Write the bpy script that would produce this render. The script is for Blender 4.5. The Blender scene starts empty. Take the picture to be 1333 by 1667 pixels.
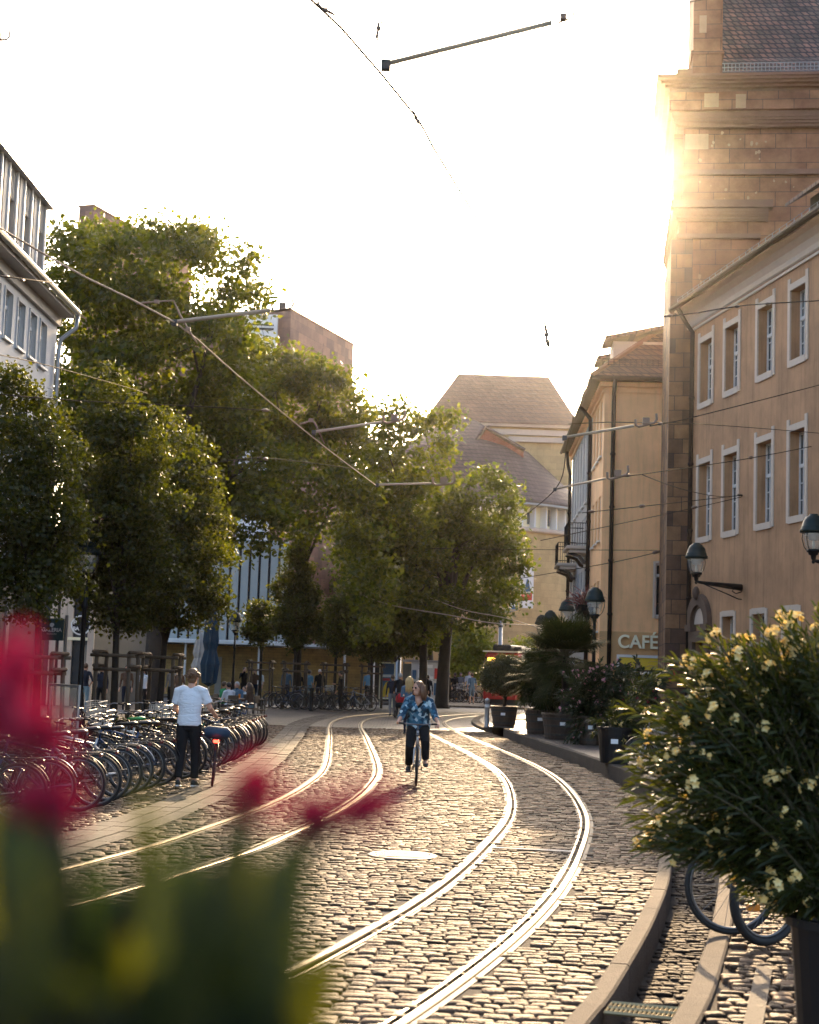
import bpy, math, random
import numpy as np
from mathutils import Vector, Matrix
R = math.radians
random.seed(7); rng = np.random.default_rng(7)
sc = bpy.context.scene
# ------------------------------------------------------------------ camera
CAM_H = 1.9; FPX = 2500.0; ROLL = R(1.9); PITCH = math.atan(257.5*math.cos(ROLL)/FPX)
cd = bpy.data.cameras.new("camera"); cam = bpy.data.objects.new("camera", cd); sc.collection.objects.link(cam)
cd.sensor_fit = 'VERTICAL'; cd.sensor_height = 36; cd.lens = 36*FPX/1667
cd.clip_start = 0.05; cd.clip_end = 2000
CM = Matrix.Rotation(math.pi/2+PITCH, 4, 'X') @ Matrix.Rotation(ROLL, 4, 'Z')
CM.translation = (0, 0, CAM_H); cam.matrix_world = CM
cd.dof.use_dof = True; cd.dof.focus_distance = 24; cd.dof.aperture_fstop = 4.0
sc.camera = cam
# ------------------------------------------------------------------ world, sun, exposure
SUN_AZ, SUN_EL = R(7.9), R(18.9)
w = bpy.data.worlds.new("World"); sc.world = w; w.use_nodes = True
nt = w.node_tree; bg = nt.nodes['Background']
sky = nt.nodes.new('ShaderNodeTexSky'); sky.sky_type = 'NISHITA'; sky.sun_disc = False
sky.sun_elevation = SUN_EL; sky.sun_rotation = SUN_AZ
sky.air_density = 0.8; sky.dust_density = 4.5; sky.ozone_density = 0.4
nt.links.new(sky.outputs[0], bg.inputs[0]); bg.inputs[1].default_value = 0.12
sl = bpy.data.lights.new("sun", 'SUN'); sun = bpy.data.objects.new("sun", sl); sc.collection.objects.link(sun)
sl.energy = 2.1; sl.angle = R(0.55); sl.color = (1.0, 0.70, 0.40)
sd = Vector((math.sin(SUN_AZ)*math.cos(SUN_EL), math.cos(SUN_AZ)*math.cos(SUN_EL), math.sin(SUN_EL)))
sun.rotation_euler = sd.to_track_quat('Z', 'Y').to_euler(); sun.location = (6, 40, 40)
vs = sc.view_settings; vs.view_transform = 'Standard'; vs.look = 'None'; vs.gamma = 1; vs.exposure = 2.35
cy = sc.cycles; cy.use_denoising = True; cy.max_bounces = 6; cy.diffuse_bounces = 3; cy.glossy_bounces = 3
cy.transmission_bounces = 4; cy.transparent_max_bounces = 8; cy.volume_bounces = 0
cy.sample_clamp_indirect = 6; cy.caustics_reflective = False; cy.caustics_refractive = False
# ------------------------------------------------------------------ photo pixel -> world
def ray(x, y):
    return (CM.to_3x3() @ Vector(((x-666.5)/FPX, -(y-833.5)/FPX, -1)))
def G(x, y, z=0.0):
    d = ray(x, y); t = (z-CAM_H)/d.z; return Vector((d.x*t, d.y*t, z))
def D(x, y, Y):
    d = ray(x, y); t = Y/d.y; return Vector((d.x*t, Y, CAM_H+d.z*t))
# ------------------------------------------------------------------ mesh helpers
def link(o, parent=None):
    sc.collection.objects.link(o)
    if parent is not None: o.parent = parent
    return o
def tag(o, label=None, cat=None, group=None, kind=None):
    if label: o['label'] = label
    if cat: o['category'] = cat
    if group: o['group'] = group
    if kind: o['kind'] = kind
    return o
def empty(name, loc=(0, 0, 0), rz=0.0, label=None, cat=None, group=None):
    o = bpy.data.objects.new(name, None); o.empty_display_size = .2; link(o)
    o.location = loc; o.rotation_euler = (0, 0, rz); return tag(o, label, cat, group)
def children(o): return [c for c in bpy.data.objects if c.parent == o]
def copy_tree(o, parent=None, kids=None):
    c = o.copy(); sc.collection.objects.link(c); c.parent = parent
    for ch in (o.children if kids is None else kids): copy_tree(ch, c)
    return c
class MB:
    def __init__(s): s.v = []; s.f = []; s.m = []; s.X = None
    def add(s, vs_, fs_, mat=0):
        b = len(s.v)
        if s.X is not None: vs_ = [s.X @ Vector(p) for p in vs_]
        s.v += [tuple(p) for p in vs_]
        s.f += [tuple(b+i for i in f) for f in fs_]; s.m += [mat]*len(fs_)
    def quad(s, a, b, c, d, mat=0): s.add([a, b, c, d], [(0, 1, 2, 3)], mat)
    def box(s, lo, hi, mat=0):
        x0, y0, z0 = lo; x1, y1, z1 = hi
        s.add([(x0,y0,z0),(x1,y0,z0),(x1,y1,z0),(x0,y1,z0),(x0,y0,z1),(x1,y0,z1),(x1,y1,z1),(x0,y1,z1)],
              [(0,3,2,1),(4,5,6,7),(0,1,5,4),(1,2,6,5),(2,3,7,6),(3,0,4,7)], mat)
    def cbox(s, lo, hi, c=.02, mat=0):
        x0, y0, z0 = lo; x1, y1, z1 = hi
        def ringp(z, i): return [(x0+i,y0+i,z),(x1-i,y0+i,z),(x1-i,y1-i,z),(x0+i,y1-i,z)]
        V = ringp(z0, c)+ringp(z0+c, 0)+ringp(z1-c, 0)+ringp(z1, c); F = [(3,2,1,0),(12,13,14,15)]
        for k in range(3):
            for i in range(4): F.append((k*4+i, k*4+(i+1) % 4, k*4+4+(i+1) % 4, k*4+4+i))
        s.add(V, F, mat)
    def tube(s, pts, r, n=8, mat=0, cap=True, side=None, flat=1.0):
        pts = [Vector(p) for p in pts]; N = len(pts)
        rs = [r]*N if not hasattr(r, '__len__') else list(r)
        V = []; F = []; prev = None
        for i, p in enumerate(pts):
            t = (pts[min(i+1, N-1)]-pts[max(i-1, 0)])
            t = t.normalized() if t.length > 1e-9 else Vector((0, 0, 1))
            if side is not None: u = Vector(side)
            elif prev is not None: u = prev
            else: u = Vector((0, 0, 1)) if abs(t.z) < .9 else Vector((1, 0, 0))
            u = u - t*u.dot(t)
            if u.length < 1e-6: u = t.orthogonal()
            u.normalize(); prev = u; v = t.cross(u)
            ra, rb = rs[i] if hasattr(rs[i], '__len__') else (rs[i], rs[i]*flat)
            for k in range(n):
                a = 2*math.pi*k/n; V.append(p+u*(ra*math.cos(a))+v*(rb*math.sin(a)))
        for i in range(N-1):
            for k in range(n):
                F.append((i*n+k, i*n+(k+1) % n, (i+1)*n+(k+1) % n, (i+1)*n+k))
        if cap: F.append(tuple(range(n-1, -1, -1))); F.append(tuple((N-1)*n+k for k in range(n)))
        s.add(V, F, mat)
    def lathe(s, prof, c=(0, 0, 0), n=20, mat=0, ax='Z'):
        V = []; F = []; N = len(prof)
        for r, z in prof:
            for k in range(n):
                a = 2*math.pi*k/n; x, y = r*math.cos(a), r*math.sin(a)
                V.append((c[0]+x, c[1]+y, c[2]+z) if ax == 'Z' else ((c[0]+x, c[1]+z, c[2]+y) if ax == 'Y' else (c[0]+z, c[1]+x, c[2]+y)))
        for i in range(N-1):
            for k in range(n): F.append((i*n+k, i*n+(k+1) % n, (i+1)*n+(k+1) % n, (i+1)*n+k))
        F.append(tuple(range(n-1, -1, -1))); F.append(tuple((N-1)*n+k for k in range(n)))
        s.add(V, F, mat)
    def ell(s, c, r, n=14, m=9, mat=0, rot=None):
        V = []; F = []
        for i in range(m+1):
            th = math.pi*i/m
            for k in range(n):
                a = 2*math.pi*k/n
                p = Vector((r[0]*math.sin(th)*math.cos(a), r[1]*math.sin(th)*math.sin(a), r[2]*math.cos(th)))
                if rot is not None: p = rot @ p
                V.append(Vector(c)+p)
        for i in range(m):
            for k in range(n): F.append((i*n+k, (i+1)*n+k, (i+1)*n+(k+1) % n, i*n+(k+1) % n))
        s.add(V, F, mat)
    def torus(s, c, Rr, r, ax='Y', n=32, m=6, a0=0.0, a1=2*math.pi, mat=0, flat=1.0):
        full = abs(a1-a0-2*math.pi) < 1e-6; V = []; F = []; N = n if full else n+1
        for i in range(N):
            a = a0+(a1-a0)*i/n
            for k in range(m):
                b = 2*math.pi*k/m; q = Rr+r*math.cos(b); h = r*math.sin(b)*flat
                if ax == 'Y': V.append((c[0]+q*math.cos(a), c[1]+h, c[2]+q*math.sin(a)))
                else: V.append((c[0]+q*math.cos(a), c[1]+q*math.sin(a), c[2]+h))
        for i in range(n):
            j = (i+1) % N
            if not full and i+1 > n: break
            for k in range(m): F.append((i*m+k, i*m+(k+1) % m, j*m+(k+1) % m, j*m+k))
        s.add(V, F, mat)
    def prism_xz(s, poly, y0, y1, mat=0):
        n = len(poly); V = [(x, y0, z) for x, z in poly]+[(x, y1, z) for x, z in poly]
        F = [tuple(range(n)), tuple(range(2*n-1, n-1, -1))]+[(i, n+i, n+(i+1) % n, (i+1) % n) for i in range(n)]
        s.add(V, F, mat)
    def build(s, name, mats, parent=None, smooth=False, loc=None):
        me = bpy.data.meshes.new(name); me.from_pydata(s.v, [], s.f)
        if not isinstance(mats, (list, tuple)): mats = [mats]
        for m in mats: me.materials.append(m)
        if len(mats) > 1: me.polygons.foreach_set('material_index', s.m)
        if smooth: me.polygons.foreach_set('use_smooth', [True]*len(s.f))
        me.update(); o = bpy.data.objects.new(name, me); link(o, parent)
        if loc is not None: o.location = loc
        return o
def np_mesh(name, V, faces_per, mats, parent=None, smooth=False):
    """V (N,k,3); faces_per: list of index tuples into the k verts; same for every element"""
    N, k, _ = V.shape; me = bpy.data.meshes.new(name)
    me.vertices.add(N*k); me.vertices.foreach_set('co', V.reshape(-1).astype(np.float32))
    lens = [len(f) for f in faces_per]; tot = sum(lens)
    idx = np.concatenate([np.array(f) for f in faces_per])
    loops = (np.arange(N)[:, None]*k+idx[None, :]).reshape(-1)
    me.loops.add(N*tot); me.loops.foreach_set('vertex_index', loops.astype(np.int32))
    starts = (np.arange(N)[:, None]*tot+np.concatenate([[0], np.cumsum(lens)[:-1]])[None, :]).reshape(-1)
    me.polygons.add(N*len(lens)); me.polygons.foreach_set('loop_start', starts.astype(np.int32))
    try: me.polygons.foreach_set('loop_total', np.tile(lens, N).astype(np.int32))
    except Exception: pass
    if smooth: me.polygons.foreach_set('use_smooth', np.ones(N*len(lens), dtype=bool))
    for m in (mats if isinstance(mats, (list, tuple)) else [mats]): me.materials.append(m)
    me.update(calc_edges=True); me.validate()
    o = bpy.data.objects.new(name, me); return link(o, parent)
def spline(P, step=.5):
    P = [Vector((*p, 0)) if len(p) == 2 else Vector(p) for p in P]; out = []
    for i in range(len(P)-1):
        p0, p1, p2, p3 = P[max(i-1, 0)], P[i], P[i+1], P[min(i+2, len(P)-1)]
        n = max(2, int((p2-p1).length/step))
        for k in range(n):
            t = k/n
            out.append(.5*((2*p1)+(p2-p0)*t+(2*p0-5*p1+4*p2-p3)*t*t+(3*p1-p0-3*p2+p3)*t**3))
    out.append(P[-1]); return out
def offset(curve, d):
    out = []
    for i, p in enumerate(curve):
        t = (curve[min(i+1, len(curve)-1)]-curve[max(i-1, 0)]); t.z = 0; t.normalize()
        out.append(p+Vector((t.y, -t.x, 0))*d)
    return out
# ------------------------------------------------------------------ materials
MATS = {}
def newmat(name):
    m = bpy.data.materials.new(name); m.use_nodes = True; MATS[name] = m
    return m, m.node_tree, m.node_tree.nodes['Principled BSDF']
def N(nt, typ, **kw):
    n = nt.nodes.new(typ)
    for k, v in kw.items():
        if k.startswith('i_'): n.inputs[k[2:].replace('_', ' ')].default_value = v
        else: setattr(n, k, v)
    return n
def mix_rgb(nt, a, b, fac, mode='MIX'):
    n = nt.nodes.new('ShaderNodeMix'); n.data_type = 'RGBA'; n.blend_type = mode
    for sock, val in ((n.inputs[0], fac), (n.inputs[6], a), (n.inputs[7], b)):
        if hasattr(val, 'is_output') or hasattr(val, 'links'): nt.links.new(val, sock)
        else: sock.default_value = val if not hasattr(val, '__len__') else (*val[:3], 1)
    return n.outputs[2]
def mat(name, col, rough=.6, metal=0.0, var=.25, vscale=2.0, bump=0.0, bscale=25.0, spec=.5, streak=False, island=0.0, stain=0.0):
    m, nt, p = newmat(name); p.inputs['Roughness'].default_value = rough; p.inputs['Metallic'].default_value = metal
    p.inputs['Specular IOR Level'].default_value = spec
    tc = N(nt, 'ShaderNodeTexCoord')
    nz = N(nt, 'ShaderNodeTexNoise', i_Scale=vscale, i_Detail=6.0, i_Roughness=.6)
    if streak:
        mp = N(nt, 'ShaderNodeMapping'); mp.inputs['Scale'].default_value = (1, 1, .18)
        nt.links.new(tc.outputs['Object'], mp.inputs[0]); nt.links.new(mp.outputs[0], nz.inputs['Vector'])
    else: nt.links.new(tc.outputs['Object'], nz.inputs['Vector'])
    lo = [c*(1-var) for c in col]; hi = [min(1, c*(1+var)) for c in col]
    out = mix_rgb(nt, lo, hi, nz.outputs['Fac'])
    if stain:
        for sc_, lo_, hi_ in (((.35, .35, .35), .42, .62), ((2.6, 2.6, .22), .48, .66)):
            m2 = N(nt, 'ShaderNodeMapping'); m2.inputs['Scale'].default_value = sc_; n3 = N(nt, 'ShaderNodeTexNoise', i_Scale=1.6, i_Detail=8.0, i_Roughness=.68)
            nt.links.new(tc.outputs['Object'], m2.inputs[0]); nt.links.new(m2.outputs[0], n3.inputs['Vector'])
            r3 = N(nt, 'ShaderNodeMapRange'); r3.inputs[1].default_value = lo_; r3.inputs[2].default_value = hi_; r3.inputs[3].default_value = 1.06; r3.inputs[4].default_value = 1-stain
            nt.links.new(n3.outputs['Fac'], r3.inputs[0]); out = mix_rgb(nt, out, r3.outputs[0], 1.0, 'MULTIPLY')
    if island:
        g = N(nt, 'ShaderNodeNewGeometry')
        mr = N(nt, 'ShaderNodeMapRange'); mr.inputs[3].default_value = 1-island; mr.inputs[4].default_value = 1+island
        nt.links.new(g.outputs['Random Per Island'], mr.inputs[0])
        out = mix_rgb(nt, out, mr.outputs[0], 1.0, 'MULTIPLY')
    nt.links.new(out, p.inputs['Base Color'])
    if bump:
        n2 = N(nt, 'ShaderNodeTexNoise', i_Scale=bscale, i_Detail=5.0)
        nt.links.new(tc.outputs['Object'], n2.inputs['Vector'])
        b = N(nt, 'ShaderNodeBump', i_Strength=bump, i_Distance=.02)
        nt.links.new(n2.outputs['Fac'], b.inputs['Height']); nt.links.new(b.outputs[0], p.inputs['Normal'])
    return m
def blocks(name, c1, c2, mortar, bw, bh, ms=.012, rough=.8, bump=.4, plane='xz', bias=0.0, c3=None, dist=.02, offs=.5, nb=.3):
    m, nt, p = newmat(name); p.inputs['Roughness'].default_value = rough; p.inputs['Specular IOR Level'].default_value = .3
    tc = N(nt, 'ShaderNodeTexCoord'); sep = N(nt, 'ShaderNodeSeparateXYZ'); cmb = N(nt, 'ShaderNodeCombineXYZ')
    nt.links.new(tc.outputs['Object'], sep.inputs[0])
    if plane == 'xz':
        ad = N(nt, 'ShaderNodeMath', operation='ADD'); nt.links.new(sep.outputs[0], ad.inputs[0]); nt.links.new(sep.outputs[1], ad.inputs[1])
        nt.links.new(ad.outputs[0], cmb.inputs[0]); nt.links.new(sep.outputs[2], cmb.inputs[1])
    else:
        nt.links.new(sep.outputs[0], cmb.inputs[0]); nt.links.new(sep.outputs[1], cmb.inputs[1])
    br = N(nt, 'ShaderNodeTexBrick', offset=offs); br.inputs['Scale'].default_value = 1
    br.inputs['Color1'].default_value = (*c1, 1); br.inputs['Color2'].default_value = (*c2, 1); br.inputs['Mortar'].default_value = (*mortar, 1)
    br.inputs['Mortar Size'].default_value = ms; br.inputs['Mortar Smooth'].default_value = .2; br.inputs['Bias'].default_value = bias
    br.inputs['Brick Width'].default_value = bw; br.inputs['Row Height'].default_value = bh
    nt.links.new(cmb.outputs[0], br.inputs['Vector'])
    nz = N(nt, 'ShaderNodeTexNoise', i_Scale=1.3, i_Detail=7.0, i_Roughness=.65); nt.links.new(tc.outputs['Object'], nz.inputs['Vector'])
    mr = N(nt, 'ShaderNodeMapRange'); mr.inputs[1].default_value = .3; mr.inputs[2].default_value = .7; mr.inputs[3].default_value = 1-nb; mr.inputs[4].default_value = 1+nb
    nt.links.new(nz.outputs['Fac'], mr.inputs[0])
    out = mix_rgb(nt, br.outputs['Color'], mr.outputs[0], 1.0, 'MULTIPLY')
    if c3 is not None:
        n3 = N(nt, 'ShaderNodeTexNoise', i_Scale=.9, i_Detail=3.0); nt.links.new(tc.outputs['Object'], n3.inputs['Vector'])
        rp = N(nt, 'ShaderNodeMapRange'); rp.inputs[1].default_value = .52; rp.inputs[2].default_value = .62
        nt.links.new(n3.outputs['Fac'], rp.inputs[0]); out = mix_rgb(nt, out, c3, rp.outputs[0])
    nt.links.new(out, p.inputs['Base Color'])
    n2 = N(nt, 'ShaderNodeTexNoise', i_Scale=18.0, i_Detail=4.0); nt.links.new(tc.outputs['Object'], n2.inputs['Vector'])
    hh = N(nt, 'ShaderNodeMath', operation='MULTIPLY_ADD'); hh.inputs[1].default_value = -1.0
    nt.links.new(br.outputs['Fac'], hh.inputs[0]); 
    sc_ = N(nt, 'ShaderNodeMath', operation='MULTIPLY'); sc_.inputs[1].default_value = .5; nt.links.new(n2.outputs['Fac'], sc_.inputs[0])
    nt.links.new(sc_.outputs[0], hh.inputs[2])
    b = N(nt, 'ShaderNodeBump', i_Strength=bump, i_Distance=dist)
    nt.links.new(hh.outputs[0], b.inputs['Height']); nt.links.new(b.outputs[0], p.inputs['Normal'])
    return m
def leafmat(name, c1, c2, trans=.45, rough=.5, tcol=None, spec=.4):
    m, nt, p = newmat(name); p.inputs['Roughness'].default_value = rough; p.inputs['Specular IOR Level'].default_value = spec
    g = N(nt, 'ShaderNodeNewGeometry'); out = mix_rgb(nt, c1, c2, g.outputs['Random Per Island'])
    nt.links.new(out, p.inputs['Base Color'])
    t = N(nt, 'ShaderNodeBsdfTranslucent')
    t2 = mix_rgb(nt, out, tcol or (2.2, 1.9, .6), 1.0, 'MULTIPLY'); nt.links.new(t2, t.inputs[0])
    mx = N(nt, 'ShaderNodeMixShader'); mx.inputs[0].default_value = trans
    nt.links.new(p.outputs[0], mx.inputs[1]); nt.links.new(t.outputs[0], mx.inputs[2])
    nt.links.new(mx.outputs[0], nt.nodes['Material Output'].inputs[0]); return m
def glassmat(name, alpha=.75, tint=(.95, .95, .9)):
    m, nt, p = newmat(name); tr = N(nt, 'ShaderNodeBsdfTransparent'); tr.inputs[0].default_value = (*tint, 1)
    p.inputs['Base Color'].default_value = (.8, .8, .78, 1); p.inputs['Roughness'].default_value = .08
    mx = N(nt, 'ShaderNodeMixShader'); mx.inputs[0].default_value = alpha
    nt.links.new(p.outputs[0], mx.inputs[1]); nt.links.new(tr.outputs[0], mx.inputs[2])
    nt.links.new(mx.outputs[0], nt.nodes['Material Output'].inputs[0]); return m
def emit(name, col, s):
    m, nt, p = newmat(name); p.inputs['Base Color'].default_value = (*[c*.5 for c in col], 1)
    p.inputs['Emission Color'].default_value = (*col, 1); p.inputs['Emission Strength'].default_value = s; return m
m_stone = mat('cobble', (.095, .058, .035), .68, var=.45, vscale=11, bump=.8, bscale=45, island=.7, spec=.17)
m_stoned = mat('shaded_wet_setts', (.05, .036, .026), .75, var=.5, vscale=9, bump=.6, bscale=45, island=.5, spec=.15)  # darker setts: the channel's shadow painted in, along with wet and dirt
m_mortar = mat('joint_sand', (.032, .024, .018), .95, var=.4, vscale=20, bump=.5, bscale=80)
m_kerb = mat('granite_kerb', (.085, .062, .042), .9, var=.4, vscale=7, bump=.6, bscale=70, island=.12)
m_slab = mat('paving_slab', (.06, .046, .034), .85, var=.35, vscale=6, bump=.5, bscale=60, island=.2)
m_asph = mat('asphalt', (.075, .075, .078), .7, var=.2, vscale=4, bump=.2, bscale=60)
m_farcob = blocks('cobble_sheet', (.18, .145, .12), (.09, .075, .065), (.04, .03, .026), .22, .13, .014, .5, .8, 'xy', dist=.03)
m_ground = mat('ground_base', (.1, .09, .08), .9, var=.2)
m_rail = mat('rail_steel', (.30, .25, .18), .42, 1.0, var=.12, vscale=6)
m_groove = mat('groove_dirt', (.03, .026, .022), .9)
m_railbed = mat('rail_mastic', (.09, .07, .052), .7, var=.3, vscale=8, bump=.3)
m_iron = mat('cast_iron', (.045, .04, .034), .6, .1, var=.2)
m_black = mat('black_paint', (.008, .008, .009), .5, var=.2, spec=.3)
m_rubber = mat('rubber', (.012, .012, .012), .7, var=.2)
m_chrome = mat('chrome', (.17, .17, .175), .34, 1.0, var=.1)
m_dgreen = mat('dark_green_paint', (.008, .02, .018), .5, var=.25, vscale=6, spec=.3)
m_glass = glassmat('lamp_glass')
m_cream = mat('lamp_reflector', (.75, .68, .55), .4, var=.05)
m_pane = mat('window_glass', (.02, .024, .028), .06, var=.3, vscale=.7, spec=.8)
m_panelt = mat('pale_window_glass', (.10, .11, .115), .08, var=.5, vscale=.8, spec=.8)
m_white = mat('white_paint', (.72, .70, .66), .5, var=.06)
m_tan = mat('tan_render', (.44, .24, .12), .85, var=.16, vscale=.8, bump=.25, bscale=30, streak=True, stain=.22)
m_tan2 = mat('apricot_render', (.88, .50, .24), .85, var=.07, vscale=.5, stain=.10, bump=.25, bscale=22)
m_tanlow = mat('ochre_render', (.60, .34, .15), .85, var=.07, vscale=.6, bump=.2, bscale=22)
m_surr = mat('pale_stone_trim', (.58, .47, .37), .75, var=.12, vscale=4, bump=.15, bscale=50)
m_whiter = mat('white_render', (.56, .56, .55), .85, var=.06, vscale=.8, bump=.15, bscale=30)
m_greyr = mat('grey_render', (.40, .41, .42), .85, var=.08, vscale=.8)
m_soffit = mat('grey_soffit', (.36, .34, .31), .7, var=.1)
m_zinc = mat('zinc', (.33, .33, .33), .4, .7, var=.15, vscale=4)
m_pipe = mat('dark_pipe', (.02, .013, .01), .7, 0, var=.2, spec=.2)
m_sand = blocks('red_sandstone', (.38, .172, .085), (.28, .128, .068), (.13, .075, .05), 1.05, .52, .012, .85, .35, 'xz', 0.1, nb=.35)
m_sandp = mat('red_sandstone_trim', (.27, .135, .08), .85, var=.3, vscale=1.4, bump=.3, bscale=20)
m_sandq = blocks('dark_quoins', (.26, .14, .07), (.075, .045, .035), (.05, .035, .027), .5, .5, .014, .85, .5, 'xz', .0, nb=.4)
m_patch = mat('pale_stone_patch', (.44, .25, .14), .85, var=.2, vscale=5)
m_panel = blocks('red_stone_panels', (.33, .175, .135), (.16, .095, .085), (.12, .075, .065), 1.25, .62, .008, .75, .25, 'xz', 0.0, nb=.2)
m_tile = blocks('brown_tiles', (.21, .115, .075), (.12, .07, .05), (.05, .03, .025), .3, .32, .03, .7, .9, 'xz', 0, dist=.06, nb=.3)
m_tilec = blocks('church_tiles', (.24, .12, .085), (.10, .075, .055), (.045, .03, .025), .24, .25, .04, .55, 1.0, 'xz', -.1, dist=.08, nb=.5)
m_tilef = blocks('far_tiles', (.20, .11, .075), (.15, .085, .06), (.08, .05, .04), .5, .42, .03, .75, .6, 'xz', 0, dist=.06, nb=.15)
m_tileg = blocks('grey_brown_tiles', (.155, .105, .09), (.115, .08, .07), (.06, .045, .04), .5, .35, .03, .75, .6, 'xz', 0, dist=.05, nb=.15)
m_theat = blocks('yellow_sandstone', (.56, .40, .20), (.46, .33, .165), (.36, .25, .13), 1.1, .55, .008, .85, .15, 'xz', nb=.12)
m_brick = blocks('red_brick', (.33, .085, .05), (.25, .06, .04), (.3, .2, .16), .3, .1, .012, .8, .2)
m_ybrick = blocks('yellow_brick', (.44, .30, .12), (.38, .255, .10), (.3, .2, .08), .5, .16, .012, .7, .3)
m_slat = mat('pale_blue_metal', (.35, .375, .365), .5, .2, var=.1, vscale=3)
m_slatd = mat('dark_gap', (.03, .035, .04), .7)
m_dark = mat('dark_interior', (.015, .014, .013), .8)
m_copper = mat('copper_green', (.22, .33, .25), .6, var=.2)
m_teal = mat('teal_sign', (.012, .05, .055), .45, var=.08)
m_signw = mat('sign_white', (.8, .8, .78), .5, var=.03)
m_signcream = mat('sign_cream', (.93, .86, .60), .4, var=.03)
m_yel = mat('yellow_print', (.75, .52, .03), .45, var=.1)
m_redp = mat('red_print', (.55, .04, .035), .45, var=.1)
m_bluep = mat('blue_print', (.05, .12, .22), .5, var=.1)
m_bark = mat('bark', (.03, .023, .017), .9, var=.45, vscale=5, bump=.9, bscale=14)
m_wood = mat('stake_wood', (.10, .07, .044), .8, var=.3, vscale=6, bump=.3, streak=True)
m_barrel = mat('barrel_wood', (.055, .036, .024), .55, var=.35, vscale=5, bump=.4)
m_soil = mat('soil', (.03, .022, .016), .95, var=.3)
m_plane = leafmat('plane_leaves', (.013, .023, .0015), (.036, .043, .003), .4, tcol=(7.6, 6.4, .5))
m_plane2 = leafmat('plane_leaves_deep', (.012, .022, .0015), (.031, .040, .003), .36, tcol=(7.6, 6.4, .5))
m_small = leafmat('pear_leaves', (.011, .018, .0018), (.032, .038, .005), .3, tcol=(7.6, 6.4, .5))
m_olive = leafmat('olive_leaves', (.035, .045, .02), (.07, .08, .035), .25, .4)
m_olea = leafmat('oleander_leaves', (.016, .028, .005), (.048, .056, .010), .33, .45)
m_olea2 = leafmat('oleander_dark', (.018, .028, .012), (.036, .046, .018), .2, .42)
m_palm = leafmat('palm_leaves', (.014, .026, .007), (.035, .046, .012), .18, .7, spec=.12)
m_bright = leafmat('lime_leaves', (.12, .15, .025), (.19, .21, .04), .5)
m_stem = mat('stem', (.07, .06, .03), .7, var=.3)
m_fy = leafmat('yellow_petals', (.80, .52, .13), (.90, .76, .38), .3, .6, (1.1, 1.0, .7))
m_fp = leafmat('pink_petals', (.6, .25, .3), (.7, .42, .45), .35, .6, (1.1, .9, .9))
m_fr = leafmat('crimson_petals', (.35, .02, .07), (.5, .05, .12), .35, .6, (1.1, .9, .9))
m_fred = leafmat('red_petals', (.28, .002, .028), (.40, .004, .05), .28, .55, (1.2, .8, .9))
m_fgl = leafmat('front_leaves', (.005, .014, .011), (.045, .05, .002), .36, .5, (2.4, 2.2, .4))
m_skin = mat('skin', (.50, .27, .18), .5, var=.06)
# ------------------------------------------------------------------ ground, road, channel, pavement
RT = spline([(-3.3, 2), (-1.9, 5), (-.52, 8.5), (.63, 12.6), (1.45, 17), (2.08, 22), (2.38, 29), (2.12, 36), (1.42, 46), (1.07, 54), (1.2, 60), (2.2, 66), (4.2, 71), (8, 75)], .4)
LT = spline([(-7.5, 2), (-5.4, 6.5), (-4.1, 9.6), (-3.0, 12.4), (-2.2, 15.4), (-1.84, 17.3), (-1.3, 21.2), (-1.0, 25.5), (-.97, 30.5), (-1.46, 42), (-1.92, 52), (-1.87, 58), (-1.3, 63), (0.2, 68), (3, 72), (8, 77)], .4)
STRIP = spline([(-7.5, 7.5), (-5.0, 11), (-3.9, 14), (-3.3, 17), (-2.98, 20.5), (-2.8, 25), (-2.75, 31), (-3.05, 41.8), (-3.4, 52), (-3.1, 60), (-2.3, 66)], .45)
EDGE = spline([(-.9, 3), (.05, 6), (.93, 8.66), (1.42, 10.45), (1.95, 12.62), (2.55, 15.41), (3.15, 19), (3.6, 23), (3.81, 26.5), (3.78, 31), (3.54, 36.2), (2.98, 45.1), (2.72, 50.8), (2.56, 55), (2.67, 59.8), (3.25, 65.8), (4.1, 71.3)], .4)
def xat(curve, y): 
    ys = np.array([p.y for p in curve]); xs = np.array([p.x for p in curve]); return np.interp(y, ys, xs)
gm = MB(); gm.quad((-600, -60, -.6), (600, -60, -.6), (600, 900, -.6), (-600, 900, -.6))
tag(gm.build('ground', m_ground), kind='structure')
def dist_to(curve, X, Y):
    c = np.array([(p.x, p.y) for p in curve]); out = np.full(X.shape, 1e9)
    for a, b in zip(c[:-1], c[1:]):
        sel = (Y > min(a[1], b[1])-1.2) & (Y < max(a[1], b[1])+1.2)
        if not sel.any(): continue
        d = b-a; px = X[sel]-a[0]; py = Y[sel]-a[1]; t = np.clip((px*d[0]+py*d[1])/(d@d), 0, 1)
        out[sel] = np.minimum(out[sel], np.hypot(px-t*d[0], py-t*d[1]))
    return out
RAILS = [offset(RT, -.53), offset(RT, .53), offset(LT, -.53), offset(LT, .53)]
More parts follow.
